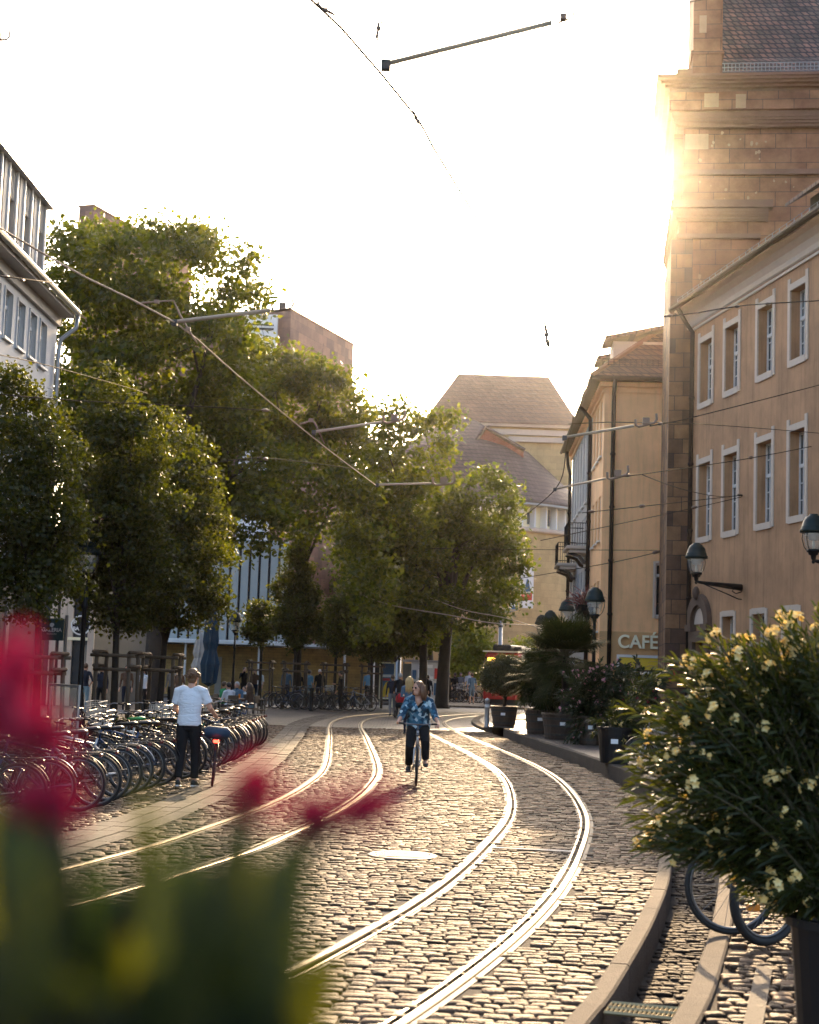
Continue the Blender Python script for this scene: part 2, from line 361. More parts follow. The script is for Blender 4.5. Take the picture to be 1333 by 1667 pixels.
def stones(y0, y1, xl, xr, pitch, wmin, wmax, zt, gap, octa, jit=.010, keep=None, tilt=.035):
    """rows of rounded setts; xl, xr functions of y"""
    cx, cy_, hw, hd = [], [], [], []; y = y0
    while y < y1:
        p = pitch*random.uniform(.88, 1.12); x = xl(y)+random.uniform(-.2, 0); xe = xr(y)
        while x < xe:
            wd = random.uniform(wmin, wmax)
            cx.append(x+wd/2); cy_.append(y+p/2); hw.append(wd/2-gap/2); hd.append(p/2-gap/2); x += wd
        y += p
    cx, cy_, hw, hd = map(np.array, (cx, cy_, hw, hd))
    wav = .09*np.sin(cx*.9+cy_*.13)+.05*np.sin(cx*2.3+cy_*.31); cy_ = cy_+wav
    if keep is not None:
        k = keep(cx, cy_, hw); cx, cy_, hw, hd = cx[k], cy_[k], hw[k], hd[k]
    n = len(cx); ring = []
    if octa:
        def corner(sx, sy, c): return [(sx, sy*(1-c)), (sx*(1-c*.5), sy)] if sx*sy > 0 else [(sx*(1-c*.5), sy), (sx, sy*(1-c))]
        for sx, sy in ((1, 1), (-1, 1), (-1, -1), (1, -1)): ring += corner(sx, sy, .34)
    else: ring = [(1, 1), (-1, 1), (-1, -1), (1, -1)]
    ring = np.array(ring); K = len(ring)
    zc = zt+rng.normal(0, jit, n); tx = rng.normal(0, tilt, n); ty = rng.normal(0, tilt*1.4, n); rz = rng.normal(0, .03, n)
    dome = rng.uniform(.001, .006, n)
    V = []
    for lvl, (sc_, dz) in enumerate(((1.0, -.06), (1.0, -.010), (.93, -.0015))):
        lx = ring[None, :, 0]*hw[:, None]*sc_; ly = ring[None, :, 1]*hd[:, None]*sc_
        if lvl > 0: lx = lx+rng.normal(0, .004, lx.shape); ly = ly+rng.normal(0, .003, ly.shape)
        X = cx[:, None]+lx*np.cos(rz)[:, None]-ly*np.sin(rz)[:, None]; Y = cy_[:, None]+lx*np.sin(rz)[:, None]+ly*np.cos(rz)[:, None]
        Z = zc[:, None]+dz+(lx*tx[:, None]+ly*ty[:, None] if lvl else 0)
        V.append(np.stack([X, Y, np.broadcast_to(Z, X.shape)], -1))
    V.append(np.stack([cx, cy_, zc+dome], -1)[:, None, :])
    V = np.concatenate(V, 1); F = []
    for l in range(2):
        for i in range(K): F.append((l*K+i, l*K+(i+1) % K, (l+1)*K+(i+1) % K, (l+1)*K+i))
    for i in range(K): F.append((2*K+i, 2*K+(i+1) % K, 3*K))
    return V, F
def keep_road(X, Y, hw):
    ok = np.ones(X.shape, bool)
    for c in RAILS: ok &= dist_to(c, X, Y) > .045+hw*.7
    ok &= dist_to(STRIP, X, Y) > .36+hw*.6
    ok &= X < xat(EDGE, Y)+.06
    ok &= np.hypot(X-MAN[0].x, (Y-MAN[0].y)) > .42
    return ok
MAN = [G(655, 1392)]
FARY = 50
V, F = stones(5.5, 17, lambda y: -6.5, lambda y: float(xat(EDGE, y)), .115, .10, .20, .0, .010, True, .0045, keep_road, .02)
road = np_mesh('road', V, F, [m_stone, m_mortar], smooth=True)
V2, F2 = stones(17, FARY, lambda y: -9.5 if y > 24 else -7.0, lambda y: float(xat(EDGE, y)), .12, .10, .21, .0, .010, False, .0045, keep_road, .016)
road2 = np_mesh('road_setts', V2, F2, [m_stone], smooth=True)
# join mortar sheet + far sheets in one road object
mb = MB()
el = [p for p in EDGE]; 
for a, b in zip(el[:-1], el[1:]):
    if a.y < FARY: mb.quad((-14, a.y, -.013), (a.x, a.y, -.013), (b.x, b.y, -.013), (-14, b.y, -.013), 0)
for a, b in zip(el[:-1], el[1:]):
    if a.y >= FARY-.4: mb.quad((-40, a.y, -.012), (a.x, a.y, -.012), (b.x, b.y, -.012), (-40, b.y, -.012), 1)
mb.quad((-40, 16, -.045), (-9.4, 16, -.02), (-9.4, 49.8, -.02), (-40, 49.8, -.02), 1)
rb = mb.build('road_bed', [m_mortar, m_farcob])
def join(objs, name):
    dg = bpy.context.evaluated_depsgraph_get(); import bmesh
    mats = []; bm = bmesh.new()
    for o in objs:
        me = o.data; base = []
        for m in me.materials:
            if m not in mats: mats.append(m)
            base.append(mats.index(m))
        arr = np.zeros(len(me.polygons), dtype=np.int32); me.polygons.foreach_get('material_index', arr)
        me.polygons.foreach_set('material_index', np.array(base, dtype=np.int32)[np.clip(arr, 0, len(base)-1)])
        bm.from_mesh(me)
    out = bpy.data.meshes.new(name); bm.to_mesh(out); bm.free()
    for m in mats: out.materials.append(m)
    for o in objs: bpy.data.objects.remove(o, do_unlink=True)
    o = bpy.data.objects.new(name, out); return link(o)
tag(join([road, road2, rb], 'road'), kind='structure')
# asphalt cross street
mb = MB(); mb.quad((-60, 70, -.004), (40, 70, -.004), (40, 83, -.004), (-60, 83, -.004))
tag(mb.build('cross_street', m_asph), kind='structure')
mb = MB(); mb.box((-60, 83, -.1), (40, 140, .1))
tag(mb.build('square_pavement', m_farcob), kind='structure')
# sweep helper
def sweep(curve, prof, mb, mat=0, y0=-1e9, y1=1e9, seg=None, gap=0.0):
    """prof: closed list of (offset to the right, z)"""
    idx = [i for i, p in enumerate(curve) if y0 <= p.y <= y1]
    cols = []
    for i in idx:
        t = curve[min(i+1, len(curve)-1)]-curve[max(i-1, 0)]; t.z = 0; t.normalize(); n = Vector((t.y, -t.x, 0))
        cols.append(([curve[i]+n*o+Vector((0, 0, z)) for o, z in prof], t))
    K = len(prof)
    if seg is None:
        V = [v for c, t in cols for v in c]; Fc = []
        for i in range(len(cols)-1):
            for k in range(K): Fc.append((i*K+k, i*K+(k+1) % K, (i+1)*K+(k+1) % K, (i+1)*K+k))
        Fc += [tuple(range(K-1, -1, -1)), tuple((len(cols)-1)*K+k for k in range(K))]
        mb.add(V, Fc, mat)
    else:
        for a in range(0, len(cols)-seg, seg):
            b = a+seg; dz = random.gauss(0, .003)
            V = [v+cols[a][1]*gap+Vector((0, 0, dz)) for v in cols[a][0]]
            for q in range(a+1, b): V += [v+Vector((0, 0, dz)) for v in cols[q][0]]
            V += [v-cols[b][1]*gap+Vector((0, 0, dz)) for v in cols[b][0]]
            n_ = b-a+1; Fc = []
            for i in range(n_-1):
                for k in range(K): Fc.append((i*K+k, i*K+(k+1) % K, (i+1)*K+(k+1) % K, (i+1)*K+k))
            Fc += [tuple(range(K-1, -1, -1)), tuple((n_-1)*K+k for k in range(K))]
            mb.add(V, Fc, mat)
# kerbs and channel
mb = MB(); sweep(EDGE, [(.005, -.45), (.005, .0), (.02, .012), (.125, .012), (.14, -.003), (.14, -.45)], mb, 0, 4, 22, seg=3, gap=.004)
tag(mb.build('road_kerb', m_kerb), kind='structure')
mb = MB(); sweep(EDGE, [(.60, -.45), (.60, .085), (.615, .1), (.735, .1), (.75, .085), (.75, -.45)], mb, 0, 4, 51.5, seg=3, gap=.004)
tag(mb.build('pavement_kerb', m_kerb), kind='structure')
def chx(o): 
    c = offset(EDGE, o); return lambda y: float(xat(c, y))
c17, c60, c79 = offset(EDGE, .145), offset(EDGE, .595), offset(EDGE, .76)
def kch(X, Y, hw): return (X-hw*.6 > xat(c17, Y)) & (X+hw*.6 < xat(c60, Y))
def kpv(X, Y, hw): return X-hw*.9 > xat(c79, Y)
V, F = stones(5.5, 24, chx(.10), chx(.68), .10, .09, .15, -.25, .012, True, .005, kch)
ch = np_mesh('channel_setts', V, F, [m_stoned], smooth=True)
mb = MB(); cA, cB = offset(EDGE, .13), offset(EDGE, .62)
for i in range(len(EDGE)-1):
    if EDGE[i].y < 51.5:
        mb.quad(cA[i]+Vector((0, 0, -.265)), cB[i]+Vector((0, 0, -.265)), cB[i+1]+Vector((0, 0, -.265)), cA[i+1]+Vector((0, 0, -.265)))
chb = mb.build('channel_bed', [m_mortar])
tag(join([ch, chb], 'water_channel'), kind='structure')
# traffic nose beyond the channel
mb = MB(); sweep(EDGE, [(.0, -.2), (.0, .07), (.02, .09), (.3, .1), (.3, -.2)], mb, 0, 51.3, 72, seg=3, gap=.004)
tag(mb.build('corner_kerb', m_kerb), kind='structure')
# right pavement sheet (z .085) + real setts near the camera
mb = MB(); c8 = offset(EDGE, .75); c3 = offset(EDGE, .30)
for i in range(len(EDGE)-1):
    a, b = (c8[i], c8[i+1]) if EDGE[i].y < 51.3 else (c3[i], c3[i+1])
    if EDGE[i].y >= 3: 
        m_ = 0 if EDGE[i].y < 20 else 1; z = .062 if m_ == 0 else .092
        mb.quad((a.x, a.y, z), (5.25, a.y, z), (5.25, b.y, z), (b.x, b.y, z), m_); mb.quad((5.25, a.y, .092), (26, a.y, .092), (26, b.y, .092), (5.25, b.y, .092), 1)
pv = mb.build('pavement_bed', [m_mortar, m_farcob])
V, F = stones(5.5, 20, chx(.77), chx(1.75), .105, .10, .18, .095, .016, True, .005, kpv)
s1 = np_mesh('pave_a', V, F, [m_stone], smooth=True)
WSTR = [Vector((G(1245, 1572, .1).x, G(1245, 1572, .1).y, 0)), Vector((G(1226, 1667, .1).x, G(1226, 1667, .1).y, 0))]
dirw = (WSTR[0]-WSTR[1]).normalized(); WS = [WSTR[1]-dirw*2.5+dirw*.3*i for i in range(int(((WSTR[0]-WSTR[1]).length+2.5)/.3)+1)]
def kp(X, Y, hw): return dist_to(WS, X, Y) > .06
V, F = stones(5.0, 20, chx(1.76), lambda y: 5.2, .07, .06, .1, .093, .014, False, .005, kp)
s2 = np_mesh('pave_b', V, F, [m_stone], smooth=True)
tag(join([pv, s1, s2], 'right_pavement'), kind='structure')
mb = MB(); sweep(WS, [(-.05, .0), (-.05, .105), (.05, .105), (.05, .0)], mb, 0)
tag(mb.build('pavement_strip', m_slab), kind='structure')
# pale slab strip left
mb = MB()
for o in (-.25, .0, .25):
    sweep(STRIP, [(o-.115, -.1), (o-.115, -.002), (o-.10, .004), (o+.10, .004), (o+.115, -.002), (o+.115, -.1)], mb, 0, seg=1, gap=.006)
tag(mb.build('gutter_strip', m_slab), kind='structure')
# tram tracks
def track(curve, label):
    t = empty('tram_track', (0, 0, 0), 0, label, 'tram track', 'tram tracks in the cobbles')
    for side in (-1, 1):
        c = offset(curve, .53*side); mb = MB(); s_ = -side   # groove on the inner side
        hd = [(-.032*s_-0*s_, -.1), (-.032*s_, .006), (-.022*s_, .012), (.022*s_, .012), (.03*s_, .004), (.03*s_, -.1)]
        if s_ < 0: hd = hd[::-1]
        sweep(c, hd, mb, 0)
        lp = [(.072*s_, -.1), (.072*s_, .004), (.094*s_, .004), (.094*s_, -.1)]
        if s_ < 0: lp = lp[::-1]
        sweep(c, lp, mb, 0)
        g = [(.031*s_, -.1), (.031*s_, -.028), (.071*s_, -.028), (.071*s_, -.1)]
        if s_ < 0: g = g[::-1]
        sweep(c, g, mb, 1)
        for a, b in ((-.075, -.033), (.095, .125)):
            q = [(a*s_, -.1), (a*s_, -.004), (b*s_, -.002), (b*s_, -.1)]
            if s_ < 0: q = q[::-1]
            sweep(c, q, mb, 2)
        mb.build('rail', [m_rail, m_groove, m_railbed], t)
    return t
t1 = track(RT, 'curved tram track along the right kerb with a steel bar across it')
t2 = track(LT, 'curved tram track on the left, nearer the parked bicycles')
mb = MB(); p = D(867, 1383, 17.2); c = min(RT, key=lambda q: abs(q.y-G(867, 1383).y)); i = RT.index(c); tt = (RT[i+1]-RT[i-1]).normalized(); nn = Vector((tt.y, -tt.x, 0))
a, b = c-nn*.43, c+nn*.43
mb.tube([a+Vector((0, 0, .006)), b+Vector((0, 0, .006))], [(.008, .045)]*2, 4, side=(0, 0, 1)); mb.build('tie_bar', m_surr, t1)
c = min(RT, key=lambda q: abs(q.y-40)); i = RT.index(c); tt = (RT[i+1]-RT[i-1]).normalized(); nn = Vector((tt.y, -tt.x, 0))
mb = MB(); mb.tube([c-nn*.43+Vector((0, 0, .004)), c+nn*.43+Vector((0, 0, .004))], [(.008, .045)]*2, 4, side=(0, 0, 1)); mb.build('tie_bar', m_surr, t1)
# manhole, grate
mb = MB(); mb.lathe([(.36, -.06), (.36, .002), (.34, .008), (.30, .008), (.295, .0), (.28, .0), (.275, .008), (.05, .008), (.0, .008)], MAN[0], 28)
for k in range(-3, 4): mb.box((MAN[0].x-.24, MAN[0].y+k*.07-.018, .006), (MAN[0].x+.24, MAN[0].y+k*.07+.018, .013))
tag(mb.build('manhole_cover', m_iron), 'round worn manhole cover set in the cobbles between the tracks', 'manhole cover')
gc = G(998, 1648, .0); t = (EDGE[8]-EDGE[6]).normalized(); i = min(range(len(EDGE)), key=lambda k: abs(EDGE[k].y-gc.y)); tt = (EDGE[i+1]-EDGE[i-1]).normalized(); nn = Vector((tt.y, -tt.x, 0))
m_grate = mat('galvanised_grate', (.42, .34, .18), .4, .6, var=.2)
mb = MB(); g0 = EDGE[i]
for k in range(17):
    o = .17+.43*k/16; a = g0+nn*o; mb.tube([a-tt*.14+Vector((0, 0, .0)), a+tt*.14+Vector((0, 0, .0))], .008, 4)
for s_ in (-.14, 0, .14): mb.tube([g0+nn*.17+tt*s_, g0+nn*.60+tt*s_], .012, 4)
tag(mb.build('drain_grate', m_grate), 'yellowish metal grate bridging the sunken water channel', 'grate')
# ------------------------------------------------------------------ buildings
def facade(mb, x0, x1, z0, z1, ops, depth=.28, mat=0, y=0.0, rmat=None):
    """wall sheet facing -y with rectangular openings (xa, xb, za, zb) and reveals"""
    rmat = mat if rmat is None else rmat
    xs = sorted({x0, x1, *[o[0] for o in ops], *[o[1] for o in ops]}); zs = sorted({z0, z1, *[o[2] for o in ops], *[o[3] for o in ops]})
    for i in range(len(xs)-1):
        for j in range(len(zs)-1):
            cx, cz = (xs[i]+xs[i+1])/2, (zs[j]+zs[j+1])/2
            if any(o[0] < cx < o[1] and o[2] < cz < o[3] for o in ops): continue
            mb.quad((xs[i], y, zs[j]), (xs[i+1], y, zs[j]), (xs[i+1], y, zs[j+1]), (xs[i], y, zs[j+1]), mat)
    for a, b, c, d in ops:
        e = y+depth
        mb.quad((a, y, c), (a, e, c), (b, e, c), (b, y, c), rmat); mb.quad((a, y, d), (b, y, d), (b, e, d), (a, e, d), rmat)
        mb.quad((a, y, c), (a, y, d), (a, e, d), (a, e, c), rmat); mb.quad((b, y, c), (b, e, c), (b, e, d), (b, y, d), rmat)
def shell(mb, x0, x1, y1, z0, z1, mat=0, y=0.0):
    mb.quad((x0, y1, z0), (x0, y, z0), (x0, y, z1), (x0, y1, z1), mat); mb.quad((x1, y, z0), (x1, y1, z0), (x1, y1, z1), (x1, y, z1), mat)
    mb.quad((x1, y1, z0), (x0, y1, z0), (x0, y1, z1), (x1, y1, z1), mat); mb.quad((x0, y, z1), (x1, y, z1), (x1, y1, z1), (x0, y1, z1), mat)
def window(parent, a, b, c, d, y=.2, cols=2, rows=4, fm=None, pm=None, surr=None, sw=.13, ears=False, sill=None, transom=None, open_=False):
    fm = fm or m_white; pm = pm or m_pane; mb = MB(); t = .055
    mb.box((a, y-.03, c), (a+t, y+.04, d)); mb.box((b-t, y-.03, c), (b, y+.04, d))
    mb.box((a+t, y-.03, c), (b-t, y+.04, c+t)); mb.box((a+t, y-.03, d-t), (b-t, y+.04, d))
    for k in range(1, cols):
        x = a+(b-a)*k/cols; ww = .045 if cols == 2 or k == cols//2 else .014; mb.box((x-ww, y-.022, c+t), (x+ww, y+.038, d-t))
    for k in range(1, rows):
        z = c+(d-c)*k/rows
        for q in range(cols):
            xa, xb = a+(b-a)*q/cols, a+(b-a)*(q+1)/cols
            mb.box((xa+.05, y-.012, z-.013), (xb-.05, y+.03, z+.013))
    if transom: mb.box((a+t, y-.05, transom-.05), (b-t, y+.036, transom+.05))
    w_ = mb.build('window', fm, parent)
    pb = MB(); pb.box((a+.02, y+.01, c+.02), (b-.02, y+.025, d-.02)); pb.build('pane', pm, w_)
    if surr is not None:
        s = MB(); e = .035
        s.box((a-sw, -e, c-sw), (a, .02, d+sw*(2.2 if ears else 1))); s.box((b, -e, c-sw), (b+sw, .02, d+sw*(2.2 if ears else 1)))
        s.box((a, -e, d), (b, .02, d+sw*1.15)); s.box((a, -e-.012, c-sw*1.2), (b, .02, c))
        s.build('surround', surr, w_)
    if sill is not None:
        s = MB(); s.box((a-.06, -.09, c-.07), (b+.06, .1, c)); s.build('sill', sill, w_)
    return w_
def pipe(parent, pts, r=.06, m=None, name='drainpipe'):
    mb = MB(); mb.tube(pts, r, 10)
    for p, q in zip(pts[:-1], pts[1:]):
        if abs(p[2]-q[2]) > 3:
            n_ = int(abs(p[2]-q[2])/2.2)
            for k in range(1, n_+1):
                z = p[2]+(q[2]-p[2])*k/(n_+1); mb.lathe([(r*1.25, -.04), (r*1.25, .04)], (p[0], p[1], z), 10)
    return mb.build(name, m or m_pipe, parent, smooth=True)
# ---- right university building
BR = empty('university_building', (9.2, 50, .09), math.atan2(-.987, .16), 'long tan rendered building with pale stone window surrounds on the right', 'building')
ups = [(.72, 1.83), (2.98, 4.10), (5.62, 6.74), (7.98, 9.02)]
for k in range(7): ups.append((10.6+k*2.5, 11.7+k*2.5))
ZU, ZL, ZG = (10.72, 12.72), (6.35, 8.72), (2.1, 3.75)
ops = []
for a, b in ups: ops += [(a, b, *ZU), (a, b, *ZL)]
gx = [(3.0, 3.95), (5.4, 6.35), (7.7, 8.65), (10.3, 11.25), (13, 13.95), (15.8, 16.75)]
ops += [(a, b, *ZG) for a, b in gx]; door = (.62, 1.62, 0, 3.0); ops.append(door)
mb = MB(); facade(mb, 0, 30, -.1, 14.0, ops, .36, 0); shell(mb, 0, 30, 12, -.1, 14.0, 0)
mb.build('wall', m_tan, BR)
for i, (a, b) in enumerate(ups):
    for j, z in enumerate((ZU, ZL)):
        if i < 7 or j == 1: window(BR, a, b, *z, y=.3, cols=4, rows=4 if j == 0 else 5, surr=m_surr, sw=.16, ears=True, transom=z[0]+(z[1]-z[0])*.6, pm=m_panelt if (i+j) % 2 else m_pane)
for a, b in gx[:4]: window(BR, a, b, *ZG, y=.28, cols=2, rows=2, surr=m_surr, sw=.15)
mb = MB()
mb.box((0, -.06, 13.28), (30, .02, 13.36)); mb.prism_xz([(0, 0), (1, 0), (1, 1)], 0, 0) if False else None
# coved cornice swept along the facade
prof = [(-.02, 13.42), (-.06, 13.46), (-.08, 13.6), (-.16, 13.78), (-.32, 13.92), (-.5, 13.98), (-.5, 14.04), (.0, 14.04)]
V = []; 
for x in (-.45, 30): V += [(x, y_, z_) for y_, z_ in prof]
n_ = len(prof); mb.add(V, [(i, (i+1) % n_, n_+(i+1) % n_, n_+i) for i in range(n_)]+[tuple(range(n_-1, -1, -1)), tuple(range(n_, 2*n_))])
mb.build('cornice', m_surr, BR)
mb = MB(); mb.tube([(-.5, -.62, 14.08), (30, -.62, 14.08)], .085, 8); mb.box((-.5, -.6, 14.05), (30, .1, 14.12)); mb.build('gutter', m_pipe, BR)
mb = MB(); mb.quad((-.5, -.55, 14.14), (30, -.55, 14.14), (30, 6.2, 16.9), (-.5, 6.2, 16.9)); mb.quad((30, 13, 14.0), (-.5, 13, 14.0), (-.5, 6.2, 16.9), (30, 6.2, 16.9))
mb.add([(-.5, -.55, 14.14), (-.5, 6.2, 16.9), (-.5, 13, 14.0)], [(0, 1, 2)]); mb.build('roof', m_tile, BR)
mb = MB()
for k in range(0, 62): mb.tube([(-.3+k*.5, -.45, 14.16), (-.3+k*.5, -.45, 14.42)], .012, 4)
for z in (14.24, 14.33, 14.42): mb.tube([(-.3, -.45, z), (30, -.45, z)], .008, 4)
mb.build('snow_guard', m_zinc, BR)
mb = MB(); mb.box((7.2, .9, 14.6), (10.5, 3.5, 15.7)); dm = mb.build('dormer', m_wood, BR)
mb = MB(); mb.add([(6.7, .35, 15.55), (11, .35, 15.55), (11, 2.2, 16.75), (6.7, 2.2, 16.75), (11, 4.2, 15.6), (6.7, 4.2, 15.6), (6.7, .35, 15.65), (11, .35, 15.65)], [(0, 1, 2, 3), (3, 2, 4, 5), (0, 6, 7, 1), (6, 3, 2, 7)]); mb.build('dormer_roof', m_tile, dm)
pipe(BR, [(.06, -.55, 14.0), (.1, -.3, 13.55), (.22, -.1, 13.2), (.22, -.1, .05)], .075)
# arched sandstone doorway
mb = MB(); cx = 1.12
def arc(r, z0, n=14): return [(cx+r*math.cos(math.pi*k/n), z0+r*math.sin(math.pi*k/n)) for k in range(n+1)]
for r0, r1, yy in ((.62, .98, -.16), (.52, .62, -.06)):
    o_, i_ = arc(r1, 3.55), arc(r0, 3.55)
    for k in range(len(o_)-1):
        mb.prism_xz([i_[k], i_[k+1], o_[k+1], o_[k]], yy, .02)
for s in (-1, 1):
    xs = sorted((cx+s*.5, cx+s*.86)); mb.box((xs[0], -.12, 0), (xs[1], .02, 3.0))
    xs = sorted((cx+s*.44, cx+s*.98)); mb.box((xs[0], -.2, 3.35), (xs[1], .02, 3.56))
mb.box((cx-.86, -.13, 3.0), (cx+.86, .02, 3.35)); mb.ell((cx, -.18, 4.55), (.14, .12, .22))
mb.build('door_surround', mat('dark_sandstone', (.11, .068, .045), .85, var=.35, vscale=2.5, bump=.3), BR); mb = MB(); mb.prism_xz(arc(.5, 3.57), -.045, -.031); mb.build('tympanum', m_surr, BR)
mb = MB(); mb.box((.62, .2, 0), (1.62, .28, 3.0))
for xx in (.70, 1.16): 
    for z in (.3, 1.3, 2.2): mb.cbox((xx, .16, z), (xx+.38, .2, z+.75), .03)
dr = mb.build('door', m_barrel, BR); mb = MB(); mb.ell((1.08, .13, 1.1), (.03, .04, .03)); mb.build('handle', m_iron, dr)
# ---- church
fdir = R(-7.3); cp = D(1106, 700, 52.2)
CH = empty('church', (cp.x, 52.2, .09), fdir, 'tall red sandstone church corner with stacked cornices and a steep tiled roof', 'church')
def zc(y, x=1115): return D(x, y, 51.9).z-.09
W_, DP = 22.0, 7.0
zt = zc(132)
mb = MB()
mb.box((0, 0, -.2), (W_, DP, zc(183))); 
wl = mb.build('wall', m_sand, CH)
mb = MB(); q = zc(330)
mb.box((-.38, -.06, -.2), (.0, DP-.5, zc(385))); mb.box((0, -.10, -.2), (.36, .0, zc(385))); mb.build('quoins', m_sandq, CH)
def course(z0, z1, o, x1, curve=0, m=m_sandp, name='cornice'):
    mb = MB(); 
    if curve:
        st = 5; prev = None
        for k in range(st):
            a0, a1 = k/st, (k+1)/st
            oo = o*(.45+.55*math.sin(math.pi*.5*(a0+a1)/2)) if curve > 0 else o*(1-.55*math.sin(math.pi*.5*(a0+a1)/2))
            mb.box((-oo, -oo, z0+(z1-z0)*a0), (x1, DP+.1, z0+(z1-z0)*a1))
    else: mb.box((-o, -o, z0), (x1, DP+.1, z1))
    return mb.build(name, m, CH)
XR = W_
c_ = course(zc(153), zc(132), 1.0, XR, 1); course(zc(183), zc(154), .55, XR, 0, m_sand, 'frieze'); course(zc(206), zc(184), .45, XR, 1)
course(zc(282), zc(274), .16, XR, 0, m_sandp, 'ledge')
course(zc(339), zc(327), .42, 3.05, 0, m_sandp, 'ledge'); course(zc(358), zc(340), .36, 2.9, 1); course(zc(378), zc(359), .12, 2.55, 0, m_sand, 'architrave'); course(zc(386), zc(379), .2, 2.65, 0, m_sandp, 'ledge')
mb = MB(); mb.box((.02, -.085, 3), (2.45, -.002, zc(387))); mb.box((-.3, .4, zc(326)), (-.001, 2.4, zc(283))); mb.box((-.32, .4, zc(273)), (-.001, 2.6, zc(207)))
mb.build('pilaster', m_sand, CH)
mb = MB()
for k in range(26):
    x = random.uniform(.4, 3.8); y_ = random.choice([random.uniform(212, 268), random.uniform(285, 322), random.uniform(390, 470)])
    if y_ > 380: x = min(x, 2.3)
    z = zc(y_); s_ = random.uniform(.03, .10); yy = -.006 if y_ < 380 else -.091
    pts = [(x+s_*random.uniform(.5, 1)*math.cos(a), z+s_*1.3*random.uniform(.4, 1)*math.sin(a)) for a in (0, .9, 1.9, 2.7, 3.9, 5)]
    mb.prism_xz(pts, yy, yy+.02)
for (x, y_, wd, h) in ((.9, 168, .5, .5), (1.9, 170, .35, .5), (.45, 226, .8, .55)):
    z = zc(y_); o = -.556 if y_ < 190 else -.005; mb.box((x-wd/2, o, z-h/2), (x+wd/2, o+.03, z+h/2))
mb.build('stone_repairs', m_patch, CH) if False else None
wm_ = wl.data; import bmesh
bm_ = bmesh.new(); bm_.from_mesh(wm_); tmp_ = bpy.data.meshes.new('t'); tmp_.from_pydata(mb.v, [], mb.f); n0_ = len(bm_.faces); bm_.from_mesh(tmp_); bm_.faces.ensure_lookup_table()
for f_ in bm_.faces[n0_:]: f_.material_index = 1
bm_.to_mesh(wm_); bm_.free(); wm_.materials.append(m_patch)
mb = MB(); ax = D(1172, 100, 52).x-cp.x+.12; mb.box((.28, .3, zt), (ax, 4, zc(78))); mb.box((.22, .24, zc(78)), (ax+.06, 4, zc(72))); mb.box((.30, .32, zc(72)), (ax, 4, zc(-160))); mb.box((.5, .28, zc(42)), (.75, .33, zc(14)), 1)
mb.build('attic_pier', [m_sand, m_patch], CH)
mb = MB(); mb.box((-.25, .6, zt), (.28, 2.0, zc(95))); mb.build('scroll_block', m_sandp, CH)
# tiled roof, flared at the eave
mb = MB(); pr = [(-.55, zc(127)), (.25, zc(112)), (.9, zc(92)), (1.7, zc(60)), (5.2, zc(-160)), (9, zc(-400))]
for (y0, z0), (y1, z1) in zip(pr[:-1], pr[1:]): mb.quad((ax-.06 if y0 > 0 else ax-.2, y0, z0), (W_, y0, z0), (W_, y1, z1), (ax-.06, y1, z1))
mb.build('roof', m_tilec, CH)
mb = MB(); mb.box((ax-.25, -.62, zt+.005), (W_, -.5, zc(126))); mb.build('roof_edge', m_copper, CH)
mb = MB(); y0, z0 = .62, zc(101)
for k in range(60): mb.tube([(ax+.1+k*.13, y0, z0), (ax+.1+k*.13, y0, z0+.3)], .012, 4)
for dz in (.0, .15, .3): mb.tube([(ax, y0, z0+dz), (ax+8, y0, z0+dz)], .014, 4)
mb.build('snow_guard', m_zinc, CH)
# ---- cafe building
c0 = D(979, 900, 60); rz = R(-2.5)
CF = empty('cafe_building', (c0.x, 60, .09), rz, 'apricot rendered corner building with dark drainpipes and a cafe sign', 'building')
EZ = zc2 = D(1000, 622, 60).z-.09
wy = (D(1066, 960, 60).x-c0.x, D(1092, 960, 60).x-c0.x+.6)
ops = [(wy[0], wy[1], D(1070, 1003, 60).z-.09, D(1070, 918, 60).z-.09)]
shx = (D(1006, 1075, 60).x-c0.x, D(1072, 1075, 60).x-c0.x+.1)
ops.append((shx[0], shx[1], .1, D(1030, 1067, 60).z-.09))
mb = MB(); zlow = D(1030, 1029, 60).z-.09
o1 = [o for o in ops]; facade(mb, 0, 9, -.1, EZ, o1, .2, 0)
# side wall (local x=0 plane) with window strips
LEN1 = 6.0
mb.quad((9, 0, -.1), (9, 14, -.1), (9, 14, EZ), (9, 0, EZ)); mb.quad((9, 14, -.1), (0, 14, -.1), (0, 14, EZ), (9, 14, EZ))
sops = []
for z0, z1 in ((10.6, 12.9), (7.2, 9.0), (3.6, 5.6)):
    for y0 in ((.9, 1.9), (2.5, 3.5), (4.1, 5.1)): sops.append((LEN1-y0[1], LEN1-y0[0], z0, z1))
sm = MB(); facade(sm, 0, LEN1, -.1, EZ, sops, .16, 0)
XF = Matrix.Translation((0, LEN1, 0)) @ Matrix.Rotation(-math.pi/2, 4, 'Z')
mb.add([XF @ Vector(p) for p in sm.v], sm.f, 0)
mb.build('wall', m_tan2, CF)
mb = MB(); mb.box((-.03, -.03, -.1), (9, -.004, .12)); mb.box((-.012, -.012, .12), (shx[0]-.001, .0-.002, zlow)); mb.box((shx[1]+.001, -.012, .12), (9, -.002, zlow)); mb.box((shx[0], -.012, ops[1][3]+.0), (shx[1], -.002, zlow))
mb.build('ground_floor_band', m_tanlow, CF)
sideE = empty('side', (0, 0, 0)); sideE.name = 'side_windows'
bpy.data.objects.remove(sideE)
for (a, b, c, d) in sops:
    wv = window(CF, a, b, c, d, y=.1, cols=2, rows=2, sill=m_white)
    wv.matrix_local = XF.copy()
window(CF, *ops[0], y=.12, cols=1, rows=1, sill=m_surr, surr=m_surr, sw=.09, transom=ops[0][3]-.45)
